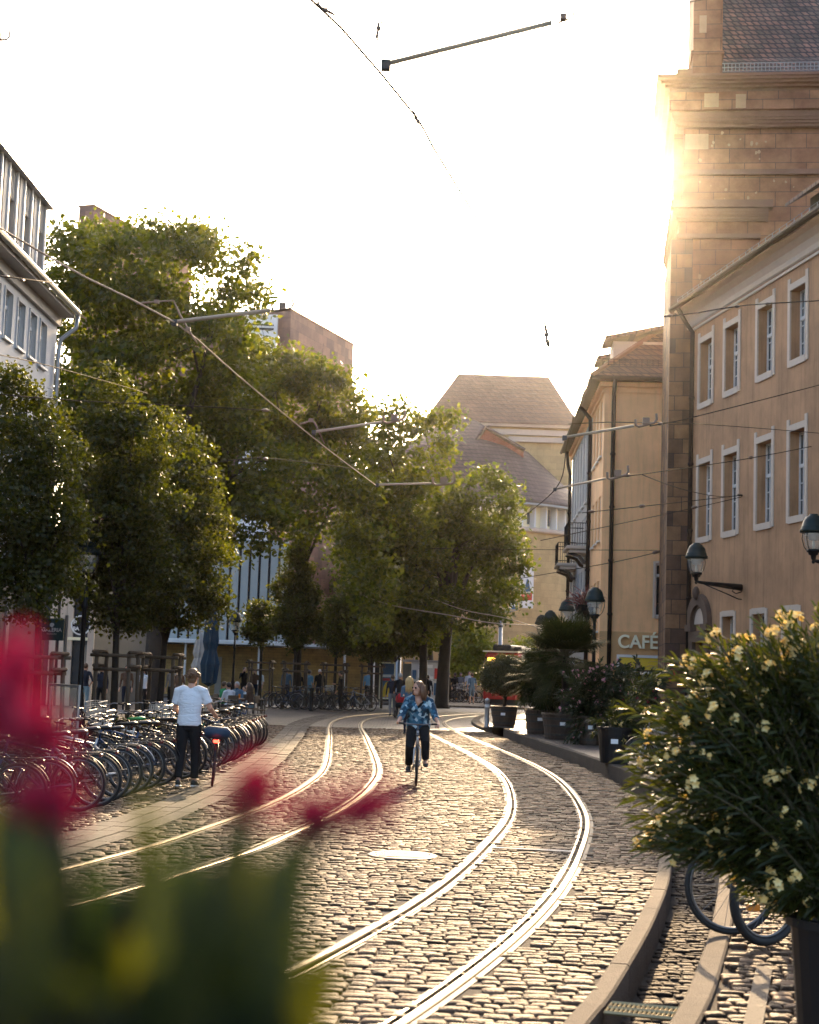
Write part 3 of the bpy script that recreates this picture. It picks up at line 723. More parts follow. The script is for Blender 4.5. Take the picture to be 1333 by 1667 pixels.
# shop window with generic printed banner
sh = window(CF, *ops[1], y=.06, cols=1, rows=1, pm=m_pane)
mb = MB(); a, b, c, d = ops[1]; mb.box((a-.06, -.1, d-.08), (b+.06, .0-.013, d+.02)); mb.box((a-.06, -.1, d-.72), (b+.06, -.013, d-.62)); mb.box((a-.06, -.1, d-.62), (a+.03, -.013, d-.08))
mb.box((b-.03, -.1, d-.62), (b+.06, -.013, d-.08)); mb.build('banner_frame', m_white, CF)
mb = MB(); mb.box((a+.03, -.06, d-.62), (b-.03, -.02, d-.08), 0)
L_ = b-a; mb.prism_xz([(a+.03, d-.62), (a+.03, d-.25)]+[(a+.03+L_*.5*t_, d-.25-.3*math.sin(t_*1.57)) for t_ in (.2, .4, .6, .8)]+[(a+.03+L_*.5, d-.56), (b-.03, d-.53), (b-.03, d-.62)], -.066, -.058, 1)
mb.prism_xz([(a+L_*.38, d-.57), (a+L_*.4, d-.3), (a+L_*.455, d-.13), (a+L_*.51, d-.3), (a+L_*.53, d-.57)], -.07, -.062, 1)
mb.tube([(a+L_*.65, -.064, d-.42), (a+L_*.75, -.064, d-.36), (a+L_*.85, -.064, d-.4), (a+L_*.94, -.064, d-.28)], .012, 4, 2)
mb.tube([(a+L_*.68, -.064, d-.27), (a+L_*.76, -.064, d-.2), (a+L_*.92, -.064, d-.22)], .010, 4, 2)
mb.build('printed_banner', [m_yel, m_barrel, m_tanlow], CF)
mb = MB(); mb.box((-.08, -.08, EZ-.42), (9.08, -.004, EZ-.3)); mb.box((-.2, -.2, EZ-.2), (9.2, -.004, EZ-.02)); mb.box((-.08, -.002, EZ-.42), (-.003, 20, EZ-.3)); mb.box((-.2, -.002, EZ-.2), (-.003, 20, EZ-.02)); mb.build('cornice', m_tan2, CF)
mb = MB(); mb.tube([(9.4, -.55, EZ+.08), (-.55, -.55, EZ+.08), (-.55, 20.5, EZ+.08)], .08, 8); mb.box((-.5, -.5, EZ-.012), (9.4, .02, EZ+.05)); mb.box((-.5, .0, EZ-.014), (.02, 20, EZ+.048)); mb.build('gutter', m_pipe, CF)
mb = MB(); Wd = 15; hr = 6.6; e = -.55
mb.add([(e, e, EZ+.1), (Wd, e, EZ+.1), (Wd, 20.5, EZ+.1), (e, 20.5, EZ+.1), (Wd/2, Wd/2+.3, EZ+.1+hr*1.05), (Wd/2, 20.5, EZ+.1+hr*1.05)], [(0, 1, 4), (3, 0, 4, 5), (1, 2, 5, 4), (2, 3, 5)])
rf = mb.build('roof', m_tile, CF)
mb = MB(); mb.tube([(e, e, EZ+.16), (Wd/2, Wd/2+.3, EZ+.16+hr*1.05)], .11, 6); mb.build('ridge_tiles', m_sandp, rf)
mb = MB()
for k in range(44): mb.tube([(-.1+k*.22, -.02, EZ+.66), (-.1+k*.22, -.02, EZ+.92)], .014, 4)
for dz in (.7, .8, .92): mb.tube([(-.1, -.02, EZ+dz), (9.4, -.02, EZ+dz)], .014, 4)
mb.build('snow_guard', m_pipe, rf)
for yy in (1.6, 5.6, 9.6, 13.6):
    mb = MB(); mb.box((.45, yy, EZ+.6), (3.2, yy+1.5, EZ+2.0)); d1 = mb.build('dormer', m_surr, CF)
    mb = MB(); mb.add([(.1, yy-.25, EZ+2.01), (.1, yy+1.75, EZ+2.01), (3.6, yy+1.75, EZ+2.75), (3.6, yy-.25, EZ+2.75), (.1, yy-.25, EZ+2.17), (.1, yy+1.75, EZ+2.17), (3.6, yy+1.75, EZ+2.91), (3.6, yy-.25, EZ+2.91)], [(0, 3, 2, 1), (4, 5, 6, 7), (0, 1, 5, 4), (1, 2, 6, 5), (2, 3, 7, 6), (3, 0, 4, 7)]); mb.build('dormer_roof', m_tile, d1)
xp = D(992, 1000, 60).x-c0.x
pipe(CF, [(xp, -.55, EZ), (xp, -.12, EZ-.45), (xp, -.1, EZ-.8), (xp, -.1, .05)], .085)
pipe(CF, [(-.55, 5.9, EZ), (-.12, 5.9, EZ-.5), (-.1, 5.9, EZ-.8), (-.1, 5.9, .05)], .085)
# pale grey neighbour with balconies, same roof line
n0 = CF.matrix_basis @ Vector((0, 6.02, 0)); NB = empty('balcony_house', (0, 0, 0), 0, 'pale grey house with two iron balconies beyond the cafe building', 'house')
NB.location = (c0.x+math.sin(-rz)*6.02*1, 60+math.cos(rz)*6.02, .09); NB.rotation_euler = (0, 0, rz)
LEN2 = 13.5; sops = []
for z0, z1 in ((9.6, 12.9), (7.5, 9.0), (4.2, 6.6)):
    for k in range(7): y0 = .6+k*1.85; sops.append((LEN2-y0-.95, LEN2-y0, z0, z1))
sm = MB(); facade(sm, 0, LEN2, -.1, EZ-.02, sops, .14, 0)
XF2 = Matrix.Translation((0, LEN2, 0)) @ Matrix.Rotation(-math.pi/2, 4, 'Z')
mb = MB(); mb.add([XF2 @ Vector(p) for p in sm.v], sm.f, 0); mb.quad((9, LEN2, -.1), (0, LEN2, -.1), (0, LEN2, EZ-.02), (9, LEN2, EZ-.02)); mb.quad((9, 8.1, -.1), (9, LEN2, -.1), (9, LEN2, EZ-.02), (9, 8.1, EZ-.02)); mb.build('wall', m_greyr, NB)
for (a, b, c, d) in sops:
    wv = window(NB, a, b, c, d, y=.08, cols=2, rows=1, sill=m_white); wv.matrix_local = XF2.copy()
pipe(NB, [(-.3, LEN2-.2, EZ), (-.25, LEN2-.2, EZ-.7), (-.12, LEN2-.2, EZ-1.2), (-.1, LEN2-.2, .05)], .085)
for yy, zf in ((1.2, D(935, 890, 68).z-.09), (8.6, D(912, 918, 75.5).z-.09)):
    mb = MB(); mb.cbox((-.95, yy, zf-.16), (-.003, yy+2.6, zf), .03); mb.box((-.8, yy+.1, zf-.3), (-.003, yy+2.5, zf-.162)); b1 = mb.build('balcony', m_surr, NB)
    mb = MB(); 
    for zz in (zf+.1, zf+1.0): mb.tube([(-.03, yy+.06, zz), (-.9, yy+.06, zz), (-.9, yy+2.54, zz), (-.03, yy+2.54, zz)], .022, 5)
    for k in range(9): mb.tube([(-.9+k*.11, yy+.06, zf), (-.9+k*.11, yy+.06, zf+1.0)], .011, 4)
    for k in range(24): mb.tube([(-.9, yy+.06+k*.108, zf), (-.9, yy+.06+k*.108, zf+1.0)], .011, 4)
    mb.build('railing', m_black, b1)
    for q in (.35, 2.25):
        mb = MB(); mb.tube([(-.03, yy+q, zf-.75), (-.15, yy+q, zf-.72), (-.35, yy+q, zf-.45), (-.65, yy+q, zf-.36), (-.85, yy+q, zf-.31)], [.07, .09, .08, .07, .04], 6); mb.build('bracket', m_barrel, b1)
# ---- theatre
TH = empty('theatre', (0, 0, .1), 0, 'yellow sandstone theatre with a rounded front and big brown hipped roofs', 'theatre')
YT = 126; ez = D(760, 690, YT).z; xa, xb = D(693, 690, YT).x, D(939, 690, YT).x+.0; ra, rb_ = D(746, 612, YT+6).x, D(893, 612, YT+6).x; rz_ = D(800, 612, YT+6).z
mb = MB(); facade(mb, xa+.3, xb-.3, 0, ez, [], .2, 0, YT); shell(mb, xa+.3, xb-.3, YT+12, 0, ez-.05, 0, YT); mb.build('wall', m_theat, TH)
mb = MB(); mb.box((xa+.1, YT-.2, ez-.9), (xb-.1, YT-.005, ez-.45)); mb.box((xa, YT-.45, ez-.25), (xb, YT-.005, ez)); mb.box((D(828, 700, YT).x, YT-.35, D(850, 718, YT).z-.2), (xb-.05, YT-.006, D(850, 714, YT).z)); mb.build('cornice', m_surr, TH)
mb = MB(); mb.add([(xa-.2, YT-.6, ez), (xb+.2, YT-.6, ez), (xb+.2, YT+12.6, ez), (xa-.2, YT+12.6, ez), (ra, YT+6, rz_), (rb_, YT+6, rz_)], [(0, 1, 5, 4), (1, 2, 5), (2, 3, 4, 5), (3, 0, 4)]); mb.build('roof', m_tilef, TH)
dc = Vector((D(752, 800, 124).x, 126, 0)); rad = 10.2; ze = D(850, 818, 116.5).z
def ring_(r, z, n=72): return [(dc.x+r*math.cos(2*math.pi*k/n), dc.y+r*math.sin(2*math.pi*k/n), z) for k in range(n)]
mb = MB(); mb.lathe([(rad+.7, ze-.1), (rad+.7, ze+.05), (rad*.55, ze+(D(790, 705, 121).z-ze)*.82), (1.2, D(790, 705, 121).z+1.6)], (dc.x, dc.y, 0), 72); mb.build('round_roof', m_tileg, TH, smooth=False)
mb = MB(); mb.lathe([(rad+.75, ze-.25), (rad+.75, ze-.11)], (dc.x, dc.y, 0), 72); mb.build('eave_gutter', m_zinc, TH)
zl = D(850, 858, 116).z
mb = MB(); mb.lathe([(rad+.3, 0), (rad+.3, zl-.4)], (dc.x, dc.y, 0), 72); mb.build('round_wall', m_theat, TH)
mb = MB(); mb.lathe([(rad+.5, zl-.4), (rad+.6, zl-.3), (rad+.6, zl-.1), (rad+.3, zl)], (dc.x, dc.y, 0), 72); mb.build('ledge', m_surr, TH)
mb = MB(); mb.lathe([(rad-.6, zl), (rad-.6, ze-.2)], (dc.x, dc.y, 0), 72)
for k in range(56):
    a = 2*math.pi*k/56; mb.X = Matrix.Translation((dc.x, dc.y, 0)) @ Matrix.Rotation(a, 4, 'Z'); mb.box((rad-.62, -.06, zl), (rad+.05, .06, ze-.15), 1)
mb.X = None; g1 = mb.build('gallery', [m_signcream, m_signw], TH)
mb = MB()
for k in range(28):
    a = 2*math.pi*(k+.5)/28; mb.X = Matrix.Translation((dc.x, dc.y, 0)) @ Matrix.Rotation(a, 4, 'Z'); mb.box((rad-.615, -.3, zl+.3), (rad-.58, .3, zl+1.2 if k % 3 else ze-.3))
mb.X = None; mb.build('gallery_windows', m_panelt, g1)
mb = MB(); pts = [(775, 745), (775, 722), (790, 699), (852, 736), (852, 775), (800, 790)]
P3 = [D(x, y, 121.5) for x, y in pts]; mb.prism_xz([(p.x, p.z) for p in P3], 121.5, 124.5); mb.build('brick_gable', m_brick, TH)
mb = MB(); a_, b_, c_2 = D(772, 723, 121.3), D(790, 697, 121.3), D(854, 735, 121.3)
for p, q in ((a_, b_), (b_, c_2)): mb.tube([p, q], (.16), 4)
mb.build('gable_coping', m_tileg, TH)
bn0, bn1 = D(848, 918, 114.5), D(868, 990, 114.5)
BN = MB(); BN.box((bn0.x, 114.75, bn1.z), (bn1.x, 114.9, bn0.z), 0); L_, Hh = bn1.x-bn0.x, bn0.z-bn1.z
BN.prism_xz([(bn0.x+L_*.1, bn1.z+Hh*.18), (bn0.x+L_*.9, bn1.z+Hh*.18), (bn0.x+L_*.9, bn1.z+Hh*.36), (bn0.x+L_*.1, bn1.z+Hh*.32)], 114.73, 114.76, 1)
BN.prism_xz([(bn0.x+L_*.3, bn1.z+Hh*.36), (bn0.x+L_*.8, bn1.z+Hh*.38), (bn0.x+L_*.62, bn1.z+Hh*.62), (bn0.x+L_*.5, bn1.z+Hh*.68), (bn0.x+L_*.42, bn1.z+Hh*.55)], 114.725, 114.76, 2)
tag(BN.build('theatre_banner', [m_signw, m_redp, m_bluep]), 'tall white banner with red and dark shapes on the theatre wall', 'banner')
# ---- left plaster house with zinc dormers
lc = D(91, 560, 46); dL = Vector((math.sin(R(.7)), math.cos(R(.7)), 0)); LL = 30.0
LB = empty('plaster_house', (lc.x-dL.x*LL, lc.y-dL.y*LL, 0), R(90-.7), 'white plaster house with zinc dormers at the left edge', 'house')
def zl_(x, y, Y): return D(x, y, Y).z
def tx(px, py): # photo column -> distance along the facade
    d = ray(px, py); k = (lc.x)/(d.x); return (d.y*k-lc.y)+LL
wz = [(zl_(68, 590, 43.8), zl_(68, 519, 43.8)), (zl_(68, 590, 43.8)-3.6, zl_(68, 519, 43.8)-3.4), (4.1, 5.6)]
wx = [(tx(66, 540), tx(74, 560)), (tx(49, 540), tx(57, 560)), (tx(30, 530), tx(39, 550)), (tx(11, 500), tx(21, 520))]
stp = wx[0][0]-wx[1][0]
for k in range(8): wx.append((wx[3][0]-stp*(k+1), wx[3][1]-stp*(k+1)))
wx = [(a, a+.72) for a, b in wx]
ops = [(a, b, *z) for a, b in wx for z in wz]; ezl = zl_(90, 516, 46)+.05
mb = MB(); facade(mb, 0, LL, -.1, ezl, ops, .22); shell(mb, 0, LL, 9, -.1, ezl); mb.build('wall', m_whiter, LB)
for i, (a, b) in enumerate(wx):
    for z in wz[:3 if i < 4 else 2]: window(LB, a, b, *z, y=.14, cols=1, rows=1, sill=m_white, surr=m_whiter, sw=.07, transom=z[1]-.4)
mb = MB(); mb.box((0, -.1, -.05), (LL+.01, -.004, 3.9)); sf_ = mb.build('shopfront', m_slatd, LB)
for k in range(9): mb = MB(); mb.box((LL-.9-k*3.3, -.14, .3), (LL-.6-k*3.3, -.101, 3.6)); mb.build('pilaster', m_soffit, LB)
mb = MB(); mb.box((0, -.5, ezl-.05), (LL+.15, -.0-.004, ezl+.06)); mb.box((0, -.12, ezl-.35), (LL, -.004, ezl-.051)); mb.build('eaves', m_soffit, LB)
mb = MB(); mb.tube([(0, -.6, ezl+.12), (LL+.2, -.6, ezl+.12)], .09, 8); mb.build('gutter', m_zinc, LB)
mb = MB(); mb.add([(0, -.52, ezl+.14), (LL+.15, -.52, ezl+.14), (LL+.15, 1.0, ezl+1.5), (0, 1.0, ezl+1.5), (LL+.15, 9, ezl+2.2), (0, 9, ezl+2.2)], [(0, 1, 2, 3), (3, 2, 4, 5)]); mb.build('roof', m_tile, LB)
pipe(LB, [(LL+.12, -.6, ezl+.05), (LL+.1, -.56, ezl-.35), (LL-.05, -.16, ezl-.75), (LL-.12, -.12, ezl-1.1), (LL-.12, -.12, .1)], .065, m_zinc)
zd1 = zl_(79, 338, 46); zd0 = ezl+.95
for k in range(9):
    xe = LL-.25-k*1.62; x0 = xe-1.5
    mb = MB(); mb.box((x0, -.42, zd0-.3), (x0+.45, 2.5, zd1-.12)); mb.box((xe-.28, -.42, zd0-.3), (xe, 2.5, zd1-.12)); mb.box((x0+.45, -.36, zd1-1.0), (xe-.28, 2.5, zd1-.12)); mb.box((x0+.45, -.36, zd0-.3), (xe-.28, 2.5, zd0))
    for q in range(5): xx = x0+.48+q*.16; mb.box((xx, -.41, zd1-1.0), (xx+.05, -.361, zd1-.13))
    d1 = mb.build('dormer', m_soffit, LB); d1.location = (0, .85, 0)
    mb = MB(); mb.box((x0-.02, -.62, zd1-.12), (xe+.1, 3, zd1)); mb.build('dormer_roof', m_zinc, d1)
    mb = MB(); mb.box((x0+.45, .05, zd0), (xe-.28, .1, zd1-1.0)); mb.build('pane', m_soffit, d1)
    mb = MB(); mb.box((x0+.38, -.47, zd0-.3), (x0+.45, -.421, zd1-.12)); mb.box((xe-.28, -.47, zd0-.3), (xe-.22, -.421, zd1-.12)); mb.build('dormer_trim', m_signw, d1)
# ---- department store
DS = empty('department_store', (0, 0, .1), 0, 'modern department store with a slatted pale blue upper floor and yellow brick ground floor', 'department store')
YS = 88; xl, xr = D(150, 1000, YS).x, D(463, 1000, YS).x; xw = D(597, 1100, YS).x; zcn = D(400, 1052, YS-2).z
mb = MB(); mb.box((xl, YS+.0, -.1), (xw, YS+20, zcn-.1)); mb.build('ground_floor_wall', m_ybrick, DS)
for x0, x1 in ((350, 360), (476, 486)):
    a, b = D(x0, 1100, YS).x, D(x1, 1100, YS).x; mb = MB(); mb.box((a, YS-.06, 0), (b, YS-.003, 2.2)); mb.build('door', m_soffit, DS)
mb = MB(); mb.box((xl, YS-2.6, zcn-.02), (D(642, 1055, YS).x, YS+6, zcn+.16)); mb.build('canopy', m_signw, DS)
for px in (608, 560, 420, 300): 
    mb = MB(); p = D(px, 1100, YS-2.2); mb.tube([(p.x, YS-2.2, 0), (p.x, YS-2.2, zcn-.02)], .06, 8); mb.build('column', m_signw, DS)
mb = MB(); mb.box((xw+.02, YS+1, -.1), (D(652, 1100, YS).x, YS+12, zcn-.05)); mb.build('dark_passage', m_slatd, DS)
zs0, zs1 = zcn+.4, D(420, 886, YS).z
mb = MB(); mb.box((xl, YS+.3, zs0), (xr, YS+20, zs1)); up = mb.build('upper_wall', m_slatd, DS)
mb = MB(); k = xl
while k < xr-.3:
    mb.box((k, YS-.05, zs0-.15), (k+.42, YS+.29, zs1+.15)); k += .56
mb.build('metal_slats', m_slat, up)
mb = MB(); mb.box((xl, YS-.1, zs0-.4), (xr+.1, YS+.8, zs0-.16)); mb.build('ledge', m_signw, DS)
# sandstone clad tower
YK = 92; tc_ = D(470, 600, YK); ztp = D(470, 508, YK).z
TW = empty('stone_tower', (tc_.x, YK, .1), R(70), 'red stone clad tower block rising behind the trees', 'tower block')
mb = MB(); mb.box((0, 0, -.1), (10.2, 8, ztp)); mb.build('wall', m_panel, TW)
mb = MB(); mb.box((-.04, -.04, ztp), (10.24, 8.04, ztp+.12)); mb.build('coping', m_sandp, TW)
TW.rotation_euler = (0, 0, R(70))
# striped window bay left of the tower
mb = MB(); xa = D(398, 520, YK-.5).x; xb = D(451, 520, YK-.5).x; zt_ = D(430, 516, YK).z
mb.box((xa, YK-.3, 2), (xb, YK+6, zt_), 0)
for k in range(14):
    z = zt_-.35-k*1.15
    mb.box((xa+.2, YK-.36, z-.62), (xb-.2, YK-.301, z-.5), 1); mb.box((xa+.2, YK-.36, z-.35), (xb-.2, YK-.301, z-.28), 1)
mb.build('office_bay', [m_signw, m_slatd], DS)
# second red block
YQ = 100; bc = D(152, 338, YQ); B2 = empty('red_block', (bc.x, YQ, .1), R(70), 'dark red stone block peeking over the tallest tree on the left', 'tower block')
mb = MB(); mb.box((0, 0, 0), (14, 1.1, bc.z)); mb.build('wall', m_panel, B2); mb = MB(); mb.box((-.05, -.05, bc.z), (14.05, 1.15, bc.z+.12)); mb.build('coping', m_sandp, B2)
mb = MB(); p = D(105, 362, YQ+2); mb.box((2.0, 1.2, bc.z-9), (4, 2.2, p.z)); mb.build('plant_room', m_zinc, B2)
# shop behind the left house
YP = 63; SH = empty('corner_shop', (0, 0, 0), 0, 'low shop with beige frame strips and a cream fascia behind the left lamp post', 'shop')
x0, x1 = D(40, 1050, YP).x, D(150, 1050, YP).x; zt_ = 7.0
mb = MB(); mb.box((x0, YP, 0), (x1, YP+15, zt_)); mb.build('wall', m_slatd, SH)
for px in (60, 86, 102, 113, 148):
    p = D(px, 1050, YP); mb = MB(); mb.box((p.x-.13, YP-.15, 0), (p.x+.13, YP-.002, zt_)); mb.build('pilaster', m_surr, SH)
a, b = D(112, 1037, YP), D(144, 1043, YP); mb = MB(); mb.box((a.x, YP-.25, b.z), (b.x, YP-.16, a.z)); mb.build('fascia', m_signcream, SH)
a, b = D(133, 1050, YP), D(142, 1140, YP); mb = MB(); mb.box((a.x, YP-.12, .2), (b.x, YP-.02, a.z)); mb.build('display_window', m_panelt, SH)
for o in SH.children: pass
# far closing row beyond the square so no gap shows under the trees
FB = empty('far_terrace', (0, 0, .1), 0, 'far grey terrace glimpsed under the trees at the end of the square', 'building')
mb = MB(); fx0, fx1 = D(560, 1100, 150).x, D(830, 1100, 150).x; fo = [(fx0+1+k*2.2, fx0+2.2+k*2.2, z, z+1.6) for k in range(7) for z in (1.2, 4.6, 8)]
facade(mb, fx0, fx1, 0, 11, fo, .2, 0, 150); shell(mb, fx0, fx1, 160, 0, 11, 0, 150); mb.build('wall', m_whiter, FB)
for a, b, c, d in fo:
    pb = MB(); pb.box((a+.02, 150.12, c+.02), (b-.02, 150.18, d-.02)); pb.build('window', m_pane, FB)
# lettering
def text(body, size, m, parent, loc, rot, name='lettering', ext=.02, sx=1.0, align='CENTER', bold=0.0):
    cu = bpy.data.curves.new(name, 'FONT'); cu.body = body; cu.size = size; cu.extrude = ext; cu.align_x = align; cu.align_y = 'CENTER'; cu.offset = bold
    o = bpy.data.objects.new(name, cu); link(o); dg = bpy.context.evaluated_depsgraph_get()
    me = bpy.data.meshes.new_from_object(o.evaluated_get(dg)); bpy.data.objects.remove(o, do_unlink=True); bpy.data.curves.remove(cu)
    me.materials.clear(); me.materials.append(m); ob = bpy.data.objects.new(name, me); link(ob, parent); ob.location = loc; ob.rotation_euler = rot; ob.scale = (sx, 1, 1); return ob
def measure(o): xs = [v.co.x for v in o.data.vertices]; return max(xs)-min(xs)
p0, p1 = D(1005, 1047, 60), D(1069, 1047, 60); lt = text('CAFÉ', .72, m_signcream, None, (0, 0, 0), (R(90), 0, 0), 'cafe_letters', .05, 1, 'CENTER', .012)
lt.scale = ((p1.x-p0.x)/measure(lt),)+(1, 1); mid = (p0+p1)/2
lt.location = (mid.x, 60-.12-(mid.x-c0.x)*math.sin(R(2.5)), mid.z+.02); lt.rotation_euler = (R(90), 0, rz); tag(lt, 'cream raised letters spelling CAFÉ on the apricot wall', 'sign')
# teal store sign on a post
YG = 44; a, b = D(67, 1006, YG), D(103, 1043, YG); GS = empty('store_sign', ((a.x+b.x)/2, YG, 0), 0, 'dark teal sign board reading GALERIA on a post', 'sign')
wd, hh, zc_ = b.x-a.x, a.z-b.z, (a.z+b.z)/2
mb = MB(); mb.cbox((-wd/2, -.06, b.z), (wd/2, .06, a.z), .01); mb.build('board', m_teal, GS); mb = MB(); mb.tube([(wd/2+.06, 0, 0), (wd/2+.06, 0, a.z+.1)], .05, 8); mb.build('post', m_zinc, GS)
t_ = text('GALERIA', .15, m_signw, GS, (0, -.066, zc_-.02), (R(90), 0, 0), ext=.004, bold=.003); t_.scale.x = wd*.86/measure(t_)
t_ = text('REISEN', .075, m_slat, GS, (0, -.066, zc_-.13), (R(90), 0, 0), ext=.004); t_.scale.x = wd*.4/measure(t_)
mb = MB(); mb.prism_xz([(.065*math.cos(a_)*(1 if a_ < 4 else .7), zc_+.12+.065*math.sin(a_)) for a_ in np.linspace(0, 6.0, 14)], -.068, -.062); mb.prism_xz([(-.03, zc_+.15), (.0, zc_+.1), (-.06, zc_+.07)], -.07, -.066, 0); mb.build('emblem', m_signw, GS)
# round sign
YR = 61; p = D(132, 1018, YR); RS = empty('round_sign', (p.x, YR, p.z), 0, 'round black shop sign with white lettering and a pale rim behind the lamp post', 'sign')
rr = (D(147, 1018, YR).x-D(116, 1018, YR).x)/2
mb = MB(); mb.lathe([(rr, -.05), (rr, .05)], (0, 0, 0), 32, 0, 'Y'); mb.build('disc', m_black, RS); mb = MB(); mb.torus((0, -.06, 0), rr*.97, .03, 'Y', 40, 6); mb.build('rim', m_signw, RS)
text('FR', .2, m_signw, RS, (-rr*.52, -.06, .1), (R(90), 0, 0), ext=.008, bold=.006); text('BA', .2, m_signw, RS, (-rr*.5, -.06, -.14), (R(90), 0, 0), ext=.008, bold=.006)
mb = MB(); mb.tube([(0, .05, rr), (0, .6, rr+.3), (0, 1.9, rr+.3)], .03, 6); mb.build('bracket', m_black, RS)
# ------------------------------------------------------------------ trees
def unit(n):
    v = rng.normal(size=(n, 3)); return v/np.linalg.norm(v, axis=1)[:, None]
def leaf_quads(c, L, W, up=.5):
    n = len(c); nm = unit(n)+np.array([0, 0, up]); nm /= np.linalg.norm(nm, axis=1)[:, None]
    u = np.cross(nm, unit(n)); u /= np.linalg.norm(u, axis=1)[:, None]; v = np.cross(nm, u)
    l = (L*rng.uniform(.6, 1.3, n))[:, None]; w_ = (W*rng.uniform(.7, 1.3, n))[:, None]
    return np.stack([c-u*l/2, c+v*w_/2+u*l*.08, c+u*l/2-nm*l*.12, c-v*w_/2+u*l*.08], 1)
def crown_points(lobes, clump_r, per_clump, dens):
    out = []
    for c, r in lobes:
        nc = max(5, int(dens*(r/clump_r)**2)); d = unit(nc); rad = r*(.35+.65*rng.random(nc)**.45)
        cc = np.array(c)[None]+d*rad[:, None]*np.array([1, 1, .9])
        cr = clump_r*rng.uniform(.55, 1.25, nc)
        for p, q in zip(cc, cr):
            k = int(per_clump*(q/clump_r)**2*rng.uniform(.6, 1.3)); out.append(p+rng.normal(size=(k, 3))*q*np.array([.42, .42, .26]))
    return np.concatenate(out)
def tree(name, label, cat, group, base, tr, Y, spx, lm, leaf, clump_r, per, dens, zdepth=.8, limbs=8, fork=None):
    """spx: lobes as photo columns (x, y, r) on the tree's own depth plane Y"""
    t = empty(name, base, 0, label, cat, group); b = Vector(base); lobes = []
    for x, y, r in spx:
        rm = r/FPX*Y; p = D(x, y, Y+random.uniform(-1, 1)*zdepth*1.6); lobes.append(((p.x-b.x, p.y-b.y, p.z-b.z), rm))
    pts = crown_points(lobes, clump_r, per, dens)
    np_mesh('crown', leaf_quads(pts, leaf, leaf*.72), [(0, 1, 2, 3)], lm, t)
    mb = MB(); C_ = Vector(np.mean([l[0] for l in lobes], 0)); lowz = min(l[0][2]-l[1] for l in lobes)
    fz = fork if fork else max(lowz*.9, 1.6); top = Vector((C_.x*.5, C_.y*.5, max(fz+.6, C_.z)))
    mb.tube([(0, 0, -.05), (0, 0, .25), (C_.x*.04, C_.y*.05, fz*.5), (C_.x*.12, C_.y*.12, fz), (C_.x*.3, C_.y*.3, (fz+top.z)/2), top], [tr*1.35, tr, tr*.88, tr*.8, tr*.5, tr*.14], 10)
    for c, r in sorted(lobes, key=lambda l: -l[1])[:limbs]:
        s0 = Vector((C_.x*.14, C_.y*.14, fz*random.uniform(.92, 1.15))); e = Vector(c); m = s0.lerp(e, .5)+Vector((0, 0, .12*(e-s0).length))
        mb.tube([s0, s0.lerp(m, .5)+Vector((random.uniform(-.1, .1), 0, .1)), m, e, e+(e-m)*.5], [tr*.5, tr*.4, tr*.28, tr*.14, tr*.03], 6)
        for _ in range(3):
            d = Vector(unit(1)[0])*r*.9; mb.tube([m.lerp(e, .6), e.lerp(e+d, .5)+Vector((0, 0, .1)), e+d], [tr*.12, tr*.07, tr*.02], 4)
    mb.build('trunk', m_bark, t, smooth=True); return t
GP = 'plane trees along the square'
tree('plane_tree', 'tallest plane tree with a broad sunlit crown behind the white plaster house', 'tree', GP, (D(250, 1100, 60).x, 60, .0), .42, 60,
     [(125,425,55),(110,400,40),(160,400,45),(200,440,75),(290,430,70),(255,395,35),(335,405,40),(320,380,22),(385,445,40),(405,425,25),(415,480,28),(380,500,50),(150,520,80),(110,480,45),(250,540,90),(340,560,80),(200,640,90),(300,680,90),(370,640,70),(130,650,80),(150,720,80),(400,760,80),(330,800,80),(250,780,80),(420,850,50),(360,870,40)],
     m_plane, .25, .9, 58, 12, 1.5, 10, fork=5.2)
tree('plane_tree', 'second plane tree whose crown hides the foot of the stone tower', 'tree', GP, (D(484, 1100, 71.5).x, 71.5, .0), .15, 66,
     [(490,865,30),(440,600,50),(490,600,42),(520,625,45),(545,660,40),(470,680,80),(540,720,60),(420,690,60),(480,790,80),(575,790,45),(430,620,50),(405,570,28),(560,690,40),(590,880,35),(606,930,34),(618,985,32),(600,1030,26)],
     m_plane, .25, .9, 58, 12, 1.3, 8, fork=5.5)
tree('plane_tree', 'third plane tree with loose branches in front of the theatre roofs', 'tree', GP, (D(690, 1100, 76).x, 76, .0), .22, 74,
     [(600,705,42),(645,695,38),(690,690,30),(715,690,26),(728,715,18),(640,760,55),(700,765,35),(590,780,60),(640,840,60),(585,860,50),(690,830,40),(720,740,18),(620,900,55),(680,905,45),(600,960,50),(650,960,40),(572,905,38),(610,870,50),(650,900,60),(640,990,50),(590,1000,35),(690,1000,45)],
     m_plane, .25, .9, 56, 12, 1.5, 8, fork=5.5)
tree('plane_tree', 'rounded plane tree with a stout bare trunk beside the white kiosk', 'tree', GP, (D(720, 1100, 80).x, 80, .0), .36, 80,
     [(760,810,40),(795,785,28),(825,800,22),(835,830,22),(740,870,60),(800,875,50),(820,910,38),(700,900,60),(760,945,60),(822,960,32),(690,960,50),(735,1000,42),(800,995,26),(660,930,40),(840,930,18),(725,850,40)],
     m_plane2, .25, .9, 60, 13, 1.4, 9, fork=4.2)
tree('plane_tree', 'dark plane tree standing behind the kiosk in the shade', 'tree', GP, (D(698, 1100, 97).x, 97, .1), .4, 97,
     [(620,930,65),(660,1000,50),(595,960,55),(640,890,60),(700,950,60),(605,890,45),(620,1020,45),(690,1030,40),(660,1050,30)],
     m_plane2, .26, 1.0, 45, 15, 1.6, 6, fork=5)
